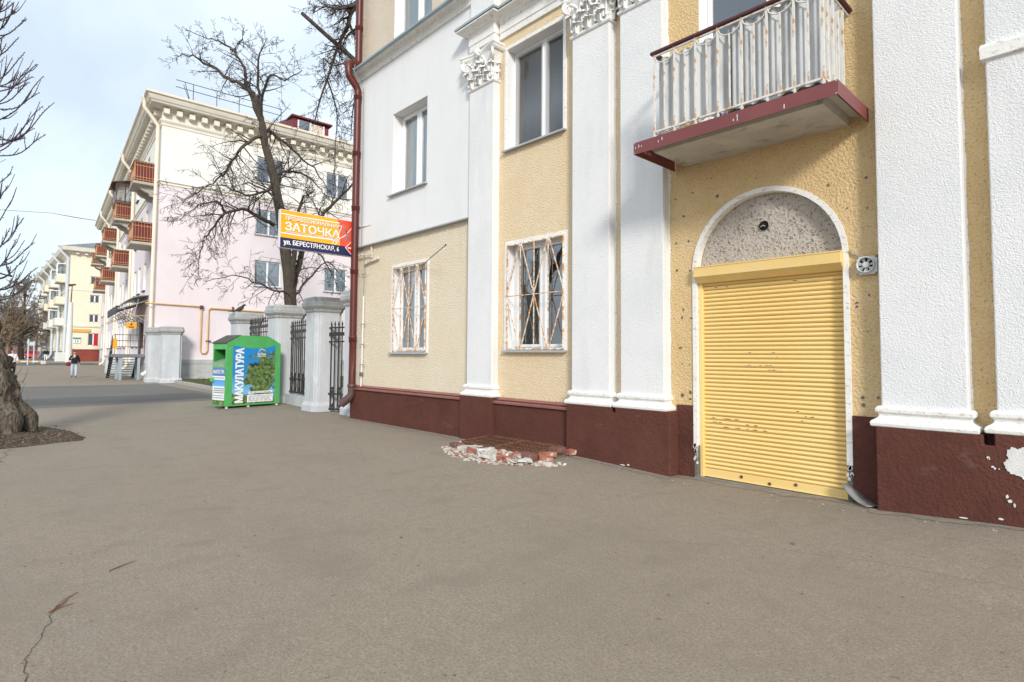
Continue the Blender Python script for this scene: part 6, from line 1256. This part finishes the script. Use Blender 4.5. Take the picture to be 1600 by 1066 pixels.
def shoots(m, r, pts, rs, count, L0, level, bias, wob=.22, tmin=.15, rmin=.006, side=None, taper=.62, kids=(3, 5), shrink=.5):
    L = len(pts)
    for k in range(count):
        t = tmin+(1-tmin)*((k+r.random())/count); i = min(int(t*(L-1)), L-2); f = t*(L-1)-i; p = pts[i].lerp(pts[i+1], f); tg = (pts[i+1]-pts[i]).normalized()
        q = V((r.gauss(0, 1), r.gauss(0, 1), r.gauss(0, 1))); q = (q-tg*q.dot(tg)).normalized()
        d = (tg*.55+q*.85+V(bias)*.5).normalized(); ln_ = L0*r.uniform(.45, 1.2)*(1.15-.5*t); r0 = min((rs[i]+(rs[i+1]-rs[i])*f)*taper, .011+.014*ln_); n = 5 if level else 4
        P = [p]; dd = d
        for s in range(n):
            dd = (dd+V((r.gauss(0, wob), r.gauss(0, wob), r.gauss(0, wob)))+V(bias)*.10).normalized(); P.append(P[-1]+dd*ln_/n)
        R = [max(r0*(1-.85*s/n), rmin) for s in range(n+1)]
        fast_tube(m, P, R, 4 if r0 > .02 else 3)
        if level: shoots(m, r, P, R, r.randint(*kids), ln_*shrink, level-1, bias, wob, .2, rmin, None, taper, kids, shrink)
def trunk_mesh(pts, rs, n, seed, gnarl=0., flare=None):
    m = MB(); vs_ = []; up = V((0, 1, 0)); L = len(pts)
    for i, p in enumerate(pts):
        t = (pts[min(i+1, L-1)]-pts[max(i-1, 0)]).normalized(); x = t.cross(up).normalized(); y = x.cross(t).normalized()
        for j in range(n):
            a = 6.28319*j/n; d = x*math.cos(a)+y*math.sin(a); k = 1.0
            if gnarl: 
                q = (p+d*rs[i])*2.3; k += gnarl*(.75*noise.fractal(q*1.0+V((seed, 0, 0)), 1, 2, 5)-.35*abs(noise.noise(V((d.x*5, d.y*5, p.z*1.3+seed)))))+gnarl*.5*noise.noise(V((d.x*2.6, d.y*2.6, p.z*.9+seed))*1.5)
            vs_.append(p+d*rs[i]*k)
    m.v = vs_; m.f = [(i*n+j, i*n+(j+1) % n, (i+1)*n+(j+1) % n, (i+1)*n+j) for i in range(L-1) for j in range(n)]+[tuple(range((L-1)*n, L*n))]; m.sm = [True]*len(m.f); return m

# bare tree in the yard behind the pillars
r_ = random.Random(4)
T1 = thing('bare_tree', 'tall bare dark tree behind the gate pillars, its trunk passing behind the orange sign', 'tree', (-23.84, 9.83, 0))
TR = spline([(-23.84, 9.83, -.24), (-23.79, 9.68, 2.48), (-23.8, 9.52, 4.62), (-23.85, 9.38, 5.68), (-23.94, 9.19, 7.15), (-24.05, 8.99, 8.34), (-24.16, 8.79, 9.41), (-24.31, 8.56, 10.34), (-24.36, 8.45, 11.17)], 5)
n_ = len(TR); RS = [.29-.15*(i/(n_-1))**.8+(.16*max(0, 1-i/6)) for i in range(n_)]
trunk_mesh(TR, RS, 14, 1, .08).build('trunk', 'bark_dark', T1)
LIMB = [
 ([(-24.36, 8.45, 11.17), (-24.53, 8.2, 12.15), (-24.8, 7.86, 12.74), (-25.27, 7.35, 13.02), (-25.62, 6.94, 13.47), (-25.98, 6.54, 13.71), (-26.28, 6.2, 14.0), (-26.79, 5.65, 13.99)], .11, 22, 1.0),
 ([(-24.36, 8.45, 11.17), (-24.65, 8.06, 12.34), (-24.76, 7.89, 12.98), (-24.8, 7.82, 13.48), (-25.03, 7.52, 14.15), (-24.87, 7.65, 14.73), (-24.75, 7.75, 15.21)], .10, 15, .8),
 ([(-25.03, 7.52, 14.15), (-25.24, 7.38, 14.35), (-25.7, 7.1, 14.7), (-26.3, 6.65, 14.95), (-27.0, 6.12, 15.35)], .05, 9, .7),
 ([(-24.43, 8.33, 11.81), (-24.0, 8.12, 12.84), (-23.53, 7.98, 13.68), (-23.14, 8.08, 14.14)], .07, 13, .9),
 ([(-24.39, 8.4, 11.41), (-23.81, 8.23, 12.25), (-23.04, 8.29, 12.71), (-22.2, 8.48, 12.33), (-21.23, 8.78, 12.43)], .07, 14, 1.0),
 ([(-24.16, 8.96, 6.96), (-23.85, 8.25, 7.13), (-23.78, 7.58, 7.29), (-23.83, 6.97, 7.01), (-23.9, 6.5, 6.32), (-24.06, 6.23, 5.69), (-24.16, 6.19, 4.83)], .085, 26, 1.2),
 ([(-23.83, 6.97, 7.01), (-23.7, 6.64, 7.43), (-23.77, 6.0, 7.15), (-24.06, 5.44, 6.54)], .05, 16, 1.1),
 ([(-23.84, 9.5, 4.22), (-23.68, 9.09, 4.17), (-23.63, 8.25, 4.38), (-23.68, 7.3, 4.62), (-23.99, 6.41, 4.34)], .055, 16, 1.0),
 ([(-24.32, 8.53, 10.69), (-24.18, 7.83, 10.2), (-24.12, 7.36, 9.46), (-24.06, 7.03, 8.8), (-24.1, 6.73, 8.38), (-24.3, 6.12, 7.82), (-24.52, 5.63, 7.27)], .075, 24, 1.15),
 ([(-24.35, 8.48, 10.87), (-24.56, 8.98, 10.99), (-24.55, 10.07, 10.31), (-24.36, 10.91, 9.66), (-24.22, 11.4, 8.87)], .08, 17, 1.1),
 ([(-24.12, 8.86, 9.04), (-24.22, 9.32, 9.3), (-24.22, 9.9, 9.43), (-24.16, 10.56, 9.23), (-24.13, 11.06, 8.72), (-24.08, 11.44, 8.41)], .065, 16, 1.0),
 ([(-23.75, 9.63, 3.82), (-23.8, 9.79, 4.91), (-23.66, 10.13, 6.3), (-23.41, 10.62, 7.38), (-23.22, 11.06, 8.09), (-22.78, 11.77, 8.95), (-22.57, 12.22, 9.69)], .15, 20, 1.3),
 ([(-23.76, 9.6, 4.08), (-23.37, 9.5, 5.11), (-23.06, 9.44, 6.38), (-22.86, 9.44, 7.45), (-22.46, 9.54, 7.92), (-21.99, 9.73, 8.18)], .13, 14, 1.1),
 ([(-23.98, 9.12, 7.55), (-24.07, 9.78, 7.13), (-24.02, 10.63, 6.28), (-23.95, 11.35, 5.37), (-23.88, 11.79, 4.41)], .07, 14, 1.0),
 ([(-23.77, 9.61, 3.82), (-23.87, 10.32, 4.7), (-23.66, 11.06, 5.59), (-23.3, 11.8, 4.78)], .06, 11, .9),
 ([(-24.07, 8.94, 8.61), (-23.84, 8.35, 8.17), (-23.96, 7.65, 7.93), (-24.24, 6.89, 8.22), (-24.69, 5.98, 8.0)], .06, 18, 1.1),
 ([(-24.05, 8.99, 8.34), (-24.6, 9.3, 9.2), (-25.6, 9.8, 10.1), (-26.8, 10.2, 10.6)], .07, 14, 1.1),
 ([(-24.0, 9.1, 7.8), (-24.7, 9.0, 8.4), (-25.7, 8.4, 8.9), (-26.6, 7.9, 8.8)], .06, 14, 1.1)]
cm = MB()
for pts, r0, cnt, L0 in LIMB:
    P = spline(pts, 4); P = [p+V((r_.gauss(0, .03), r_.gauss(0, .03), r_.gauss(0, .03)))*(1 if 0 < i < len(P)-1 else 0) for i, p in enumerate(P)]
    R = [max(r0*(1-.86*i/(len(P)-1)), .014) for i in range(len(P))]
    m = MB(); fast_tube(m, P, R, 8); m.build('limb', 'bark_dark', T1)
    shoots(cm, r_, P, R, int(cnt*1.25), L0*1.35, 2, (0, 0, .05 if pts[-1][2] > 11 else -.30), .13, .12, .0065, None, .5, (3, 5), .5)
shoots(cm, r_, TR, RS, 20, 1.9, 2, (0, 0, -.05), .13, .40, .0065, None, .3, (3, 5), .5)
tag(cm.build('crown', 'twig_dark', T1), kind='stuff')
# second bare tree, hanging over the corner of the near building
T2 = thing('bare_tree', 'bare tree drooping its thin twigs beside the upper end of the red drainpipe', 'tree', (-15.6, 9.3, 0))
TR = spline([(-15.6, 9.3, -.2), (-15.58, 9.1, 3), (-15.5, 8.85, 7), (-15.4, 8.6, 10), (-15.4, 8.4, 13.2)], 5); n_ = len(TR); RS = [.26-.12*i/(n_-1) for i in range(n_)]
trunk_mesh(TR, RS, 12, 3, .08).build('trunk', 'bark_dark', T2)
LIMB2 = [([(-15.4, 8.4, 13.2), (-15.67, 8.14, 12.31), (-15.82, 7.99, 11.94), (-15.9, 7.94, 11.55), (-16.08, 7.79, 11.1), (-16.17, 7.71, 10.77), (-16.38, 7.55, 9.95), (-16.54, 7.41, 9.31), (-16.68, 7.31, 8.59)], .085, 24, .8),
 ([(-15.67, 8.14, 12.21), (-15.81, 7.57, 11.91), (-15.88, 7.21, 11.85), (-16.02, 6.92, 11.61)], .05, 12, .6),
 ([(-16.17, 7.71, 10.77), (-16.3, 7.6, 10.42), (-16.72, 7.56, 10.73), (-16.67, 7.66, 9.98)], .035, 10, .6),
 ([(-16.38, 7.55, 9.95), (-16.46, 7.78, 9.54), (-16.48, 7.95, 8.93), (-16.55, 7.94, 8.0), (-16.6, 7.97, 6.81)], .03, 14, .6),
 ([(-15.82, 7.99, 11.94), (-16.22, 7.98, 12.31), (-16.55, 7.75, 12.71)], .05, 10, .7),
 ([(-15.47, 8.39, 11.59), (-15.73, 8.13, 11.49), (-16.23, 8.04, 11.36), (-16.47, 7.97, 10.82)], .05, 11, .7),
 ([(-15.51, 8.43, 10.52), (-15.76, 8.17, 10.46), (-15.86, 7.78, 10.32), (-16.13, 7.5, 10.22)], .045, 10, .7),
 ([(-15.4, 8.6, 10.4), (-15.9, 8.5, 10.2), (-16.3, 8.4, 9.4), (-16.45, 8.4, 8.3)], .045, 14, .8),
 ([(-15.4, 8.5, 12.6), (-15.5, 9.4, 13.2), (-15.6, 10.4, 13.0)], .07, 9, 1.2), ([(-15.4, 8.5, 12.0), (-15.2, 9.4, 12.4), (-15.0, 10.5, 12)], .07, 9, 1.2)]
cm = MB()
for pts, r0, cnt, L0 in LIMB2:
    P = spline(pts, 4); R = [max(r0*(1-.8*i/(len(P)-1)), .010) for i in range(len(P))]
    m = MB(); fast_tube(m, P, R, 7); m.build('limb', 'bark_dark', T2)
    shoots(cm, r_, P, R, int(cnt*1.5), L0*1.35, 2, (-.05, -.05, -.40), .16, .1, .005, None, .5, (3, 5), .5)
P = spline([(-15.15, 8.87, 9.6), (-15.8, 8.12, 10.56), (-16.35, 7.48, 11.29), (-16.83, 6.91, 11.95)], 3); m = MB(); fast_tube(m, P, [.075, .072, .07, .068, .066, .064, .062, .06, .058, .056][:len(P)], 8); m.build('broken_limb', 'bark_dark', T2)
tag(cm.build('crown', 'twig_dark', T2), kind='stuff')
# gnarled pollard at the left edge
T3 = thing('pollard_tree', 'gnarled grey pollard trunk at the left edge standing in a soil pit', 'tree', (-14.4, .2, 0))
TK = [(-14.28, .39, -.16, .60), (-14.31, .34, .04, .53), (-14.29, .35, .31, .49), (-14.28, .33, .66, .475), (-14.31, .27, 1.01, .44), (-14.35, .21, 1.42, .415), (-14.4, .13, 1.78, .41), (-14.44, .07, 2.07, .41), (-14.47, .01, 2.42, .42), (-14.51, -.06, 2.89, .42), (-14.55, -.13, 3.36, .42), (-14.6, -.2, 3.8, .40)]
TR = spline([k[:3] for k in TK], 10); RS = [v.x*(.90-.13*smooth(.3, 1.6, p.z)) for v, p in zip(spline([(k[3], 0, 0) for k in TK], 10), TR)]; n_ = len(TR)
TR = [p+V((-.05, -.055, 0))*smooth(.4, 2.2, p.z) for p in TR]
m = trunk_mesh(TR, RS, 96, 8, .30); 
tk = m.build('trunk', 'bark_grey', T3)
# root buttresses and burrs
for k, (a, l, w_) in enumerate(((1.25, .16, .17), (.35, .2, .19), (-.45, .25, .2), (2.1, .2, .18), (-1.5, .3, .2), (3.2, .3, .2), (4.2, .3, .2))):
    c_ = V((-14.29, .36, 0)); d = V((math.cos(a), math.sin(a), 0)); P = [c_+d*.28+V((0, 0, .62)), c_+d*.42+V((0, 0, .40)), c_+d*(.42+l*.35)+V((0, 0, .20)), c_+d*(.42+l*.8)+V((0, 0, .05)), c_+d*(.5+l)+V((0, 0, -.05))]
    trunk_mesh(spline(P, 3), [w_*.75, w_*.82, w_*.9, w_, w_, w_*.95, w_*.85, w_*.75, w_*.65, w_*.55, w_*.45, w_*.35, w_*.22], 18, k*3.1, .22).build('root', 'bark_grey', T3)
br_ = MB(); r_ = random.Random(31)
for i in range(46):
    z = r_.uniform(.15, 2.3); a = r_.uniform(-1.2, 2.4); i0 = min(range(n_), key=lambda q: abs(TR[q].z-z)); p = TR[i0]; d = V((math.cos(a), math.sin(a), 0)); s = r_.uniform(.03, .10)
    br_.ball(p+d*RS[i0]*r_.uniform(.93, 1.05), s, 7, 6, (r_.uniform(.8, 1.3), r_.uniform(.8, 1.3), r_.uniform(.7, 1.3)))
tag(br_.build('burrs', 'bark_grey', T3), kind='stuff')
cm = MB(); HEAD = V((-14.6, -.2, 3.7)); r_ = random.Random(6)
LB = [((-15.0, -.6, 3.9), (-15.4, -1.0, 6.4)), ((-14.9, -.5, 3.8), (-15.2, -.7, 7.4)), ((-14.6, -.4, 3.8), (-14.5, -.55, 6.0)), ((-14.5, -.6, 3.6), (-13.9, -.9, 5.6)), ((-14.9, -.2, 3.6), (-15.6, .1, 5.4)), ((-14.8, -.6, 3.6), (-15.1, -2, 5.2))]
limbs = []
for a, b in LB:
    P = spline([HEAD-V((0, 0, .3)), a, (V(a)+V(b))*.5+V((r_.uniform(-.1, .1), r_.uniform(-.1, .1), 0)), b], 4); R = [.13-.085*i/(len(P)-1) for i in range(len(P))]; m = MB(); fast_tube(m, P, R, 9); m.build('limb', 'bark_grey', T3); limbs.append((P, R))
SH = [((-13.71, -0.03, 5.15), (-12.8, 0.88, 6.0)), ((-14.12, -0.03, 5.14), (-13.3, 0.82, 5.55)), ((-14.51, -0.05, 5.78), (-13.68, 0.77, 6.76)), ((-14.9, -0.07, 6.26), (-14.12, 0.75, 6.58)), ((-13.88, -0.07, 6.17), (-13.18, 0.64, 6.75)), ((-14.28, -0.08, 6.54), (-13.62, 0.62, 6.67)), ((-14.67, -0.1, 7.11), (-14.16, 0.41, 7.56)), ((-13.65, -0.11, 7.12), (-13.08, 0.47, 7.47)), ((-14.04, -0.13, 7.75), (-13.62, 0.3, 7.93)), ((-14.51, -0.05, 5.6), (-13.81, 0.69, 5.78)), ((-14.9, -0.07, 6.38), (-14.45, 0.34, 7.25)), ((-13.98, 0.05, 3.08), (-13.31, 0.73, 3.57)), ((-14.4, 0.06, 2.72), (-13.66, 0.82, 3.16)), ((-14.8, 0.06, 2.93), (-14.21, 0.66, 3.36)), ((-13.77, 0.04, 3.29), (-13.22, 0.57, 3.97)), ((-14.16, 0.02, 3.69), (-13.76, 0.41, 4.36)), ((-14.56, 0.01, 4.22), (-14.19, 0.36, 4.71)), ((-14.95, -0.01, 4.79), (-14.54, 0.41, 5.04)), ((-14.0, 0.07, 2.51), (-13.31, 0.77, 2.91)), ((-14.36, 0.02, 3.95), (-14.06, 0.29, 4.54)), ((-14.68, -0.09, 6.8), (-14.33, 0.24, 7.44)), ((-13.64, -0.12, 7.46), (-13.21, 0.32, 7.6))]
allp = [p for P, R in limbs for p in P]
for a, b in [q for q in SH]+[(V(a)+V((r_.gauss(0, .15), r_.gauss(0, .15), r_.gauss(0, .12))), V(b)+V((-.12, -.12, 0))*(1+r_.random())+V((0, 0, r_.gauss(0, .16)))) for a, b in SH]:
    a, b = V(a), V(b); src = min(allp, key=lambda q: (q-a).length+abs(q.z-(a.z-.5))*.6)
    mid = a.lerp(b, .55); mid.z -= .15*(b-a).length; e = b+V((0, 0, .0)); P = spline([src, (src+a)*.5+V((0, 0, -.06)), a, mid, a.lerp(b, .85)+V((0, 0, -.05)), e], 5)
    L = len(P); R = [.014*(1-i/(L-1))+.005 for i in range(L)]; fast_tube(cm, P, R, 5)
    for k in range(22):     # buds and short spurs
        t = .35+.65*k/22; i = min(int(t*(L-1)), L-2); p = P[i].lerp(P[i+1], t*(L-1)-i); tg = (P[i+1]-P[i]).normalized(); q = V((r_.gauss(0, 1), r_.gauss(0, 1), r_.gauss(0, 1)+.3)); q = (q-tg*q.dot(tg)).normalized()
        l = r_.uniform(.015, .035); fast_tube(cm, [p, p+(tg*.5+q)*l], [.007, .004], 3)
    for k in range(r_.randint(2, 4)):
        t = r_.uniform(.45, .85); i = min(int(t*(L-1)), L-2); p = P[i]; tg = (P[i+1]-P[i]).normalized(); q = V((r_.gauss(0, .5), r_.gauss(0, .5), r_.uniform(-.3, 1))); d = (tg+q*.6).normalized(); l = r_.uniform(.12, .4); S_ = spline([p, p+d*l*.5, p+d*l+V((0, 0, .12*l/.3))], 4); fast_tube(cm, S_, [.009-.004*i/(len(S_)-1) for i in range(len(S_))], 4)
        for s in S_[1::2]: q = V((r_.gauss(0, 1), r_.gauss(0, 1), r_.gauss(0, 1))).normalized(); fast_tube(cm, [s, s+q*.022], [.006, .004], 3)
for P, R in limbs: shoots(cm, r_, P, R, 8, .75, 1, (-.3, -.5, .5), .15, .45, .005)
tag(cm.build('crown', 'twig_violet', T3), kind='stuff')
sm_ = MB(); base = V((-14.1, .42, 1.95))
for a in [(-13.64, .76, 2.33), (-13.56, .85, 2.19), (-13.79, .58, 2.53), (-13.87, .49, 2.65), (-13.73, .69, 2.01), (-13.75, .5, 2.75), (-13.6, .7, 2.6), (-13.9, .45, 2.2), (-13.5, .8, 2.85)]:
    a = V(a); b0 = base+V((r_.uniform(-.15, .1), r_.uniform(-.1, .1), r_.uniform(-.35, .2))); P = spline([b0, b0.lerp(a, .5)+V((0, 0, -.04)), a], 5); fast_tube(sm_, P, [.013-.008*i/(len(P)-1) for i in range(len(P))], 4); shoots(sm_, r_, P, [.008]*len(P), 3, .22, 0, (.2, .2, .4), .1, .3, .004)
for a in [(-13.98, .60, .95), (-13.95, .58, .75), (-13.9, .66, .62), (-14.02, .55, 1.15), (-13.92, .62, 1.02), (-13.88, .7, .42), (-13.85, .72, .50)]:
    a = V(a); fast_tube(sm_, [a, a+V((.08, .09, .07)), a+V((.12, .14, .22+.1*r_.random()))], [.006, .005, .003], 3)
tag(sm_.build('suckers', 'sucker_twig', T3), kind='stuff')
# leafless trees in the distance
def far_tree(name, label, x, y, h, w_, seed, n1=36, mat='twig_far'):
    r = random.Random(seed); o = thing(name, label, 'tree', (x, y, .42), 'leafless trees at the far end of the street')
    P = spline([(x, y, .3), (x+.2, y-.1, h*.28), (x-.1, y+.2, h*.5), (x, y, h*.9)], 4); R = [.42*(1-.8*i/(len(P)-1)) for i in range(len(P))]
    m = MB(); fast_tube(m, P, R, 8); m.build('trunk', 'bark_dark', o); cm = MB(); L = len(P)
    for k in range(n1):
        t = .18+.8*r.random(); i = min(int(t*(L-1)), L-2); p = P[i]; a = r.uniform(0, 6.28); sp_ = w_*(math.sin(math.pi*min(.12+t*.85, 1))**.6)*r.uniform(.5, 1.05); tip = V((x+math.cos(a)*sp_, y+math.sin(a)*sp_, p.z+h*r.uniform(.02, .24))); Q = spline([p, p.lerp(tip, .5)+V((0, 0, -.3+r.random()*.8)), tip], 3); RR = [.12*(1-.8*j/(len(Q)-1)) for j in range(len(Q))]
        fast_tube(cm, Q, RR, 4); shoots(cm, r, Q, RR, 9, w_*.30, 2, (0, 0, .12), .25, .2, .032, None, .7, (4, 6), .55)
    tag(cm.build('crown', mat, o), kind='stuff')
far_tree('leafless_tree', 'broad dark leafless tree beyond the left trunk, largest of the distant trees', -118, 5.5, 13.5, 5.5, 1)
far_tree('leafless_tree', 'tall leafless tree right at the left edge of the photo in the distance', -112, -1.5, 15, 5.5, 2)
far_tree('leafless_tree', 'leafless tree close to the corner of the distant yellow block', -150, 14, 14, 6, 3)
far_tree('leafless_tree', 'faint leafless tree over the red parked car', -165, 6, 15, 6.5, 4)
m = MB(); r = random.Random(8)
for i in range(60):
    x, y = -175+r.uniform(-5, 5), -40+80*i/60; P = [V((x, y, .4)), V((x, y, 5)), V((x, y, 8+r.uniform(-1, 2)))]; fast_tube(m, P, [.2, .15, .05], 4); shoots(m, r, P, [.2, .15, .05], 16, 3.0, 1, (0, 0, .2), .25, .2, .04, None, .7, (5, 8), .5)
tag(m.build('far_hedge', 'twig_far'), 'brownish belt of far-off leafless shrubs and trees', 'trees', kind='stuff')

# ------------------------------------------------------------------ people
def skin_body(name, joints, edges, mat, parent, root=0, sub=2):
    me = bpy.data.meshes.new(name); me.from_pydata([V(j[:3]) for j in joints], edges, []); o = bpy.data.objects.new(name, me); COL.objects.link(o); o.parent = parent; WM[o] = V((0, 0, 0))
    me.materials.append(MATS[mat]); s = o.modifiers.new('skin', 'SKIN'); s.use_smooth_shade = True
    for i, j in enumerate(joints):
        k = me.skin_vertices[0].data[i]; r = j[3]; k.radius = r if isinstance(r, tuple) else (r, r); k.use_root = (i == root)
    u_ = o.modifiers.new('sub', 'SUBSURF'); u_.levels = sub; u_.render_levels = sub; return o
def person(loc, head, h, label, top='cloth_black', legs='denim_pale', hair='hair_brown', armup=True, back=False, stride=.10):
    o = bpy.data.objects.new('person', None); COL.objects.link(o); o.location = loc; o.rotation_euler = (0, 0, head); s = h/1.70; o.scale = (s, s, s); WM[o] = V((0, 0, 0)); tag(o, label, 'person')
    # faces -y; x = its left
    hip = (0, 0, .92, (.10, .075)); st = stride
    J = [hip, (0, 0, 1.12, (.125, .09)), (0, -.01, 1.32, (.15, .10)), (0, 0, 1.43, (.075, .06)), (0, -.01, 1.52, .05), (0, -.02, 1.60, (.075, .09)), (0, -.015, 1.67, (.062, .075)),
         (.17, 0, 1.38, .055), (.235, .02, 1.12, .042), (.25, -.05 if not armup else -.02, .90, .034), (-.17, 0, 1.38, .055), (-.245, -.02, 1.14, .042)]
    E_ = [(0, 1), (1, 2), (2, 3), (3, 4), (4, 5), (5, 6), (2, 7), (7, 8), (8, 9), (2, 10), (10, 11)]
    J.append((-.13, -.17, 1.27, .034) if armup else (-.25, -.06, .90, .034)); E_.append((11, 12))
    k = len(J); J += [(.08, 0, .84, .066), (.10, -st*.6, .48, .055), (.10, -st+.03, .09, .042), (-.08, 0, .84, .066), (-.10, st*.3, .48, .055), (-.10, st+.06, .12, .042)]; E_ += [(0, k), (k, k+1), (k+1, k+2), (0, k+3), (k+3, k+4), (k+4, k+5)]
    skin_body('body', J, E_, 'skin', o)
    # hands with five fingers
    for side, w_, d in ((1, J[9], V((0, -.25, -1))), (-1, J[12], V((.5, -.2, .6)) if armup else V((0, -.25, -1)))):
        w_ = V(w_[:3]); d = d.normalized(); ax = V((0, -1, 0)) if not (armup and side < 0) else V((0, 0, 1)); ax = (ax-d*ax.dot(d)).normalized(); nrm = d.cross(ax)
        HJ = [(*w_, .026), (*(w_+d*.05), (.030, .02)), (*(w_+d*.085), (.034, .018))]; HE = [(0, 1), (1, 2)]
        for f, (off, ln2) in enumerate(((-.028, .062), (-.010, .075), (.010, .072), (.028, .055))):
            b = w_+d*.085+ax*off; i0 = len(HJ); HJ += [(*(b+d*ln2*.55), .0085), (*(b+d*ln2*.9+nrm*.02*side), .007)]; HE += [(2, i0), (i0, i0+1)]
        i0 = len(HJ); HJ += [(*(w_+d*.05-ax*.04), .010), (*(w_+d*.085-ax*.052), .008)]; HE += [(1, i0), (i0, i0+1)]
        skin_body('hand', HJ, HE, 'skin', o, 0, 1)
    JK = [(0, 0, .77, (.205, .155)), (0, 0, 1.05, (.185, .135)), (0, -.01, 1.27, (.185, .13)), (0, 0, 1.42, (.10, .085)), (.175, 0, 1.37, .082), (.25, .02, 1.12, .068), (.262, -.03 if armup else -.05, .945, .058), (-.175, 0, 1.37, .082), (-.26, -.02, 1.14, .068), (-.16, -.135, 1.25, .055) if armup else (-.262, -.05, .945, .058)]
    skin_body('jacket', JK, [(0, 1), (1, 2), (2, 3), (2, 4), (4, 5), (5, 6), (2, 7), (7, 8), (8, 9)], top, o)
    TJ = [(0, 0, 1.02, (.165, .125)), (.095, 0, .80, .112), (.105, -st*.6, .48, .085), (.105, -st+.03, .10, .066), (-.095, 0, .80, .112), (-.105, st*.3, .48, .085), (-.105, st+.06, .13, .066)]
    skin_body('trousers', TJ, [(0, 1), (1, 2), (2, 3), (0, 4), (4, 5), (5, 6)], legs, o)
    for x, y, z in ((.105, -st+.03, .0), (-.105, st+.06, .02)):
        skin_body('shoe', [(x, y+.05, z+.045, (.045, .045)), (x, y-.06, z+.04, (.048, .038)), (x, y-.16, z+.03, (.04, .028))], [(0, 1), (1, 2)], 'shoe_black', o, 0, 1)
    m = MB(); m.ball((0, .012, 1.645), .098, 14, 10, (.86, 1.0, 1.0)); hr = m.build('hair', hair, o, (0, 0, 0))
    if not back: 
        for v in hr.data.vertices:
            if v.co.y < -.02 and v.co.z < 1.675: v.co.y = -.02+(v.co.y+.02)*.15
        m = MB(); m.ball((0, -.115, 1.585), .016, 6, 5, (.8, 1, 1.4)); m.build('nose', 'skin', o, (0, 0, 0))
        for s_ in (-1, 1): m = MB(); m.ball((s_*.032, -.098, 1.612), .010, 6, 5, (1.3, .6, .7)); m.build('eye', 'cloth_black', o, (0, 0, 0)); m = MB(); m.ball((s_*.078, -.01, 1.60), .02, 6, 5, (.5, .8, 1.3)); m.build('ear', 'skin', o, (0, 0, 0))
        m = MB(); m.ball((0, -.098, 1.548), .022, 6, 5, (1.2, .4, .35)); m.build('mouth', 'far_pink', o, (0, 0, 0))
        m = MB(); m.prism([(-.06, -.135, 1.43), (.06, -.135, 1.43), (.0, -.148, 1.25)], (0, 0, 0), (0, .03, 0)); m.build('shirt', 'cloth_white', o, (0, 0, 0))
    return o
HW = math.atan2(45.95, -4.75)    # turn towards the camera
def face(x, y): return math.atan2(-x, y)+0
def toward(x, y, tx=0, ty=0): dx_, dy_ = tx-x, ty-y; return math.atan2(dx_, -dy_)
person((-45.9, 4.75, 0), toward(-45.9, 4.75), 1.66, 'woman walking towards us in black jacket and pale jeans with a dark red bag', armup=True, stride=.12)
hd = toward(-45.9, 4.75); lx = V((math.cos(hd), math.sin(hd), 0)); fy = V((math.sin(hd), -math.cos(hd), 0))
bc = V((-45.9, 4.75, .86))-lx*.30+fy*.02
T_ = thing('shoulder_bag', 'dark red bag hanging at the walking woman\'s side', 'bag', bc)
m = MB(); m.ball(bc, .14, 10, 8, (.9, 1.05, 1)); m.build('pouch', 'bag_red', T_); m = MB(); m.tube([bc+V((0, 0, .13)), bc+lx*.12+V((0, 0, .38)), bc+lx*.22+fy*.05+V((0, 0, .56))], .012, 5); m.build('strap', 'bag_red', T_)
person((-101, 7.3, .42), toward(-101, 7.3)+math.pi, 1.66, 'distant person walking away in black jacket and white trousers', legs='cloth_white', armup=False, back=True, stride=.1)
person((-52.15, 2.0, .01), toward(-52.15, 2.0), 1.72, 'person in white top and dark trousers half hidden by the left trunk', top='cloth_white', legs='cloth_black', armup=False, stride=.08)
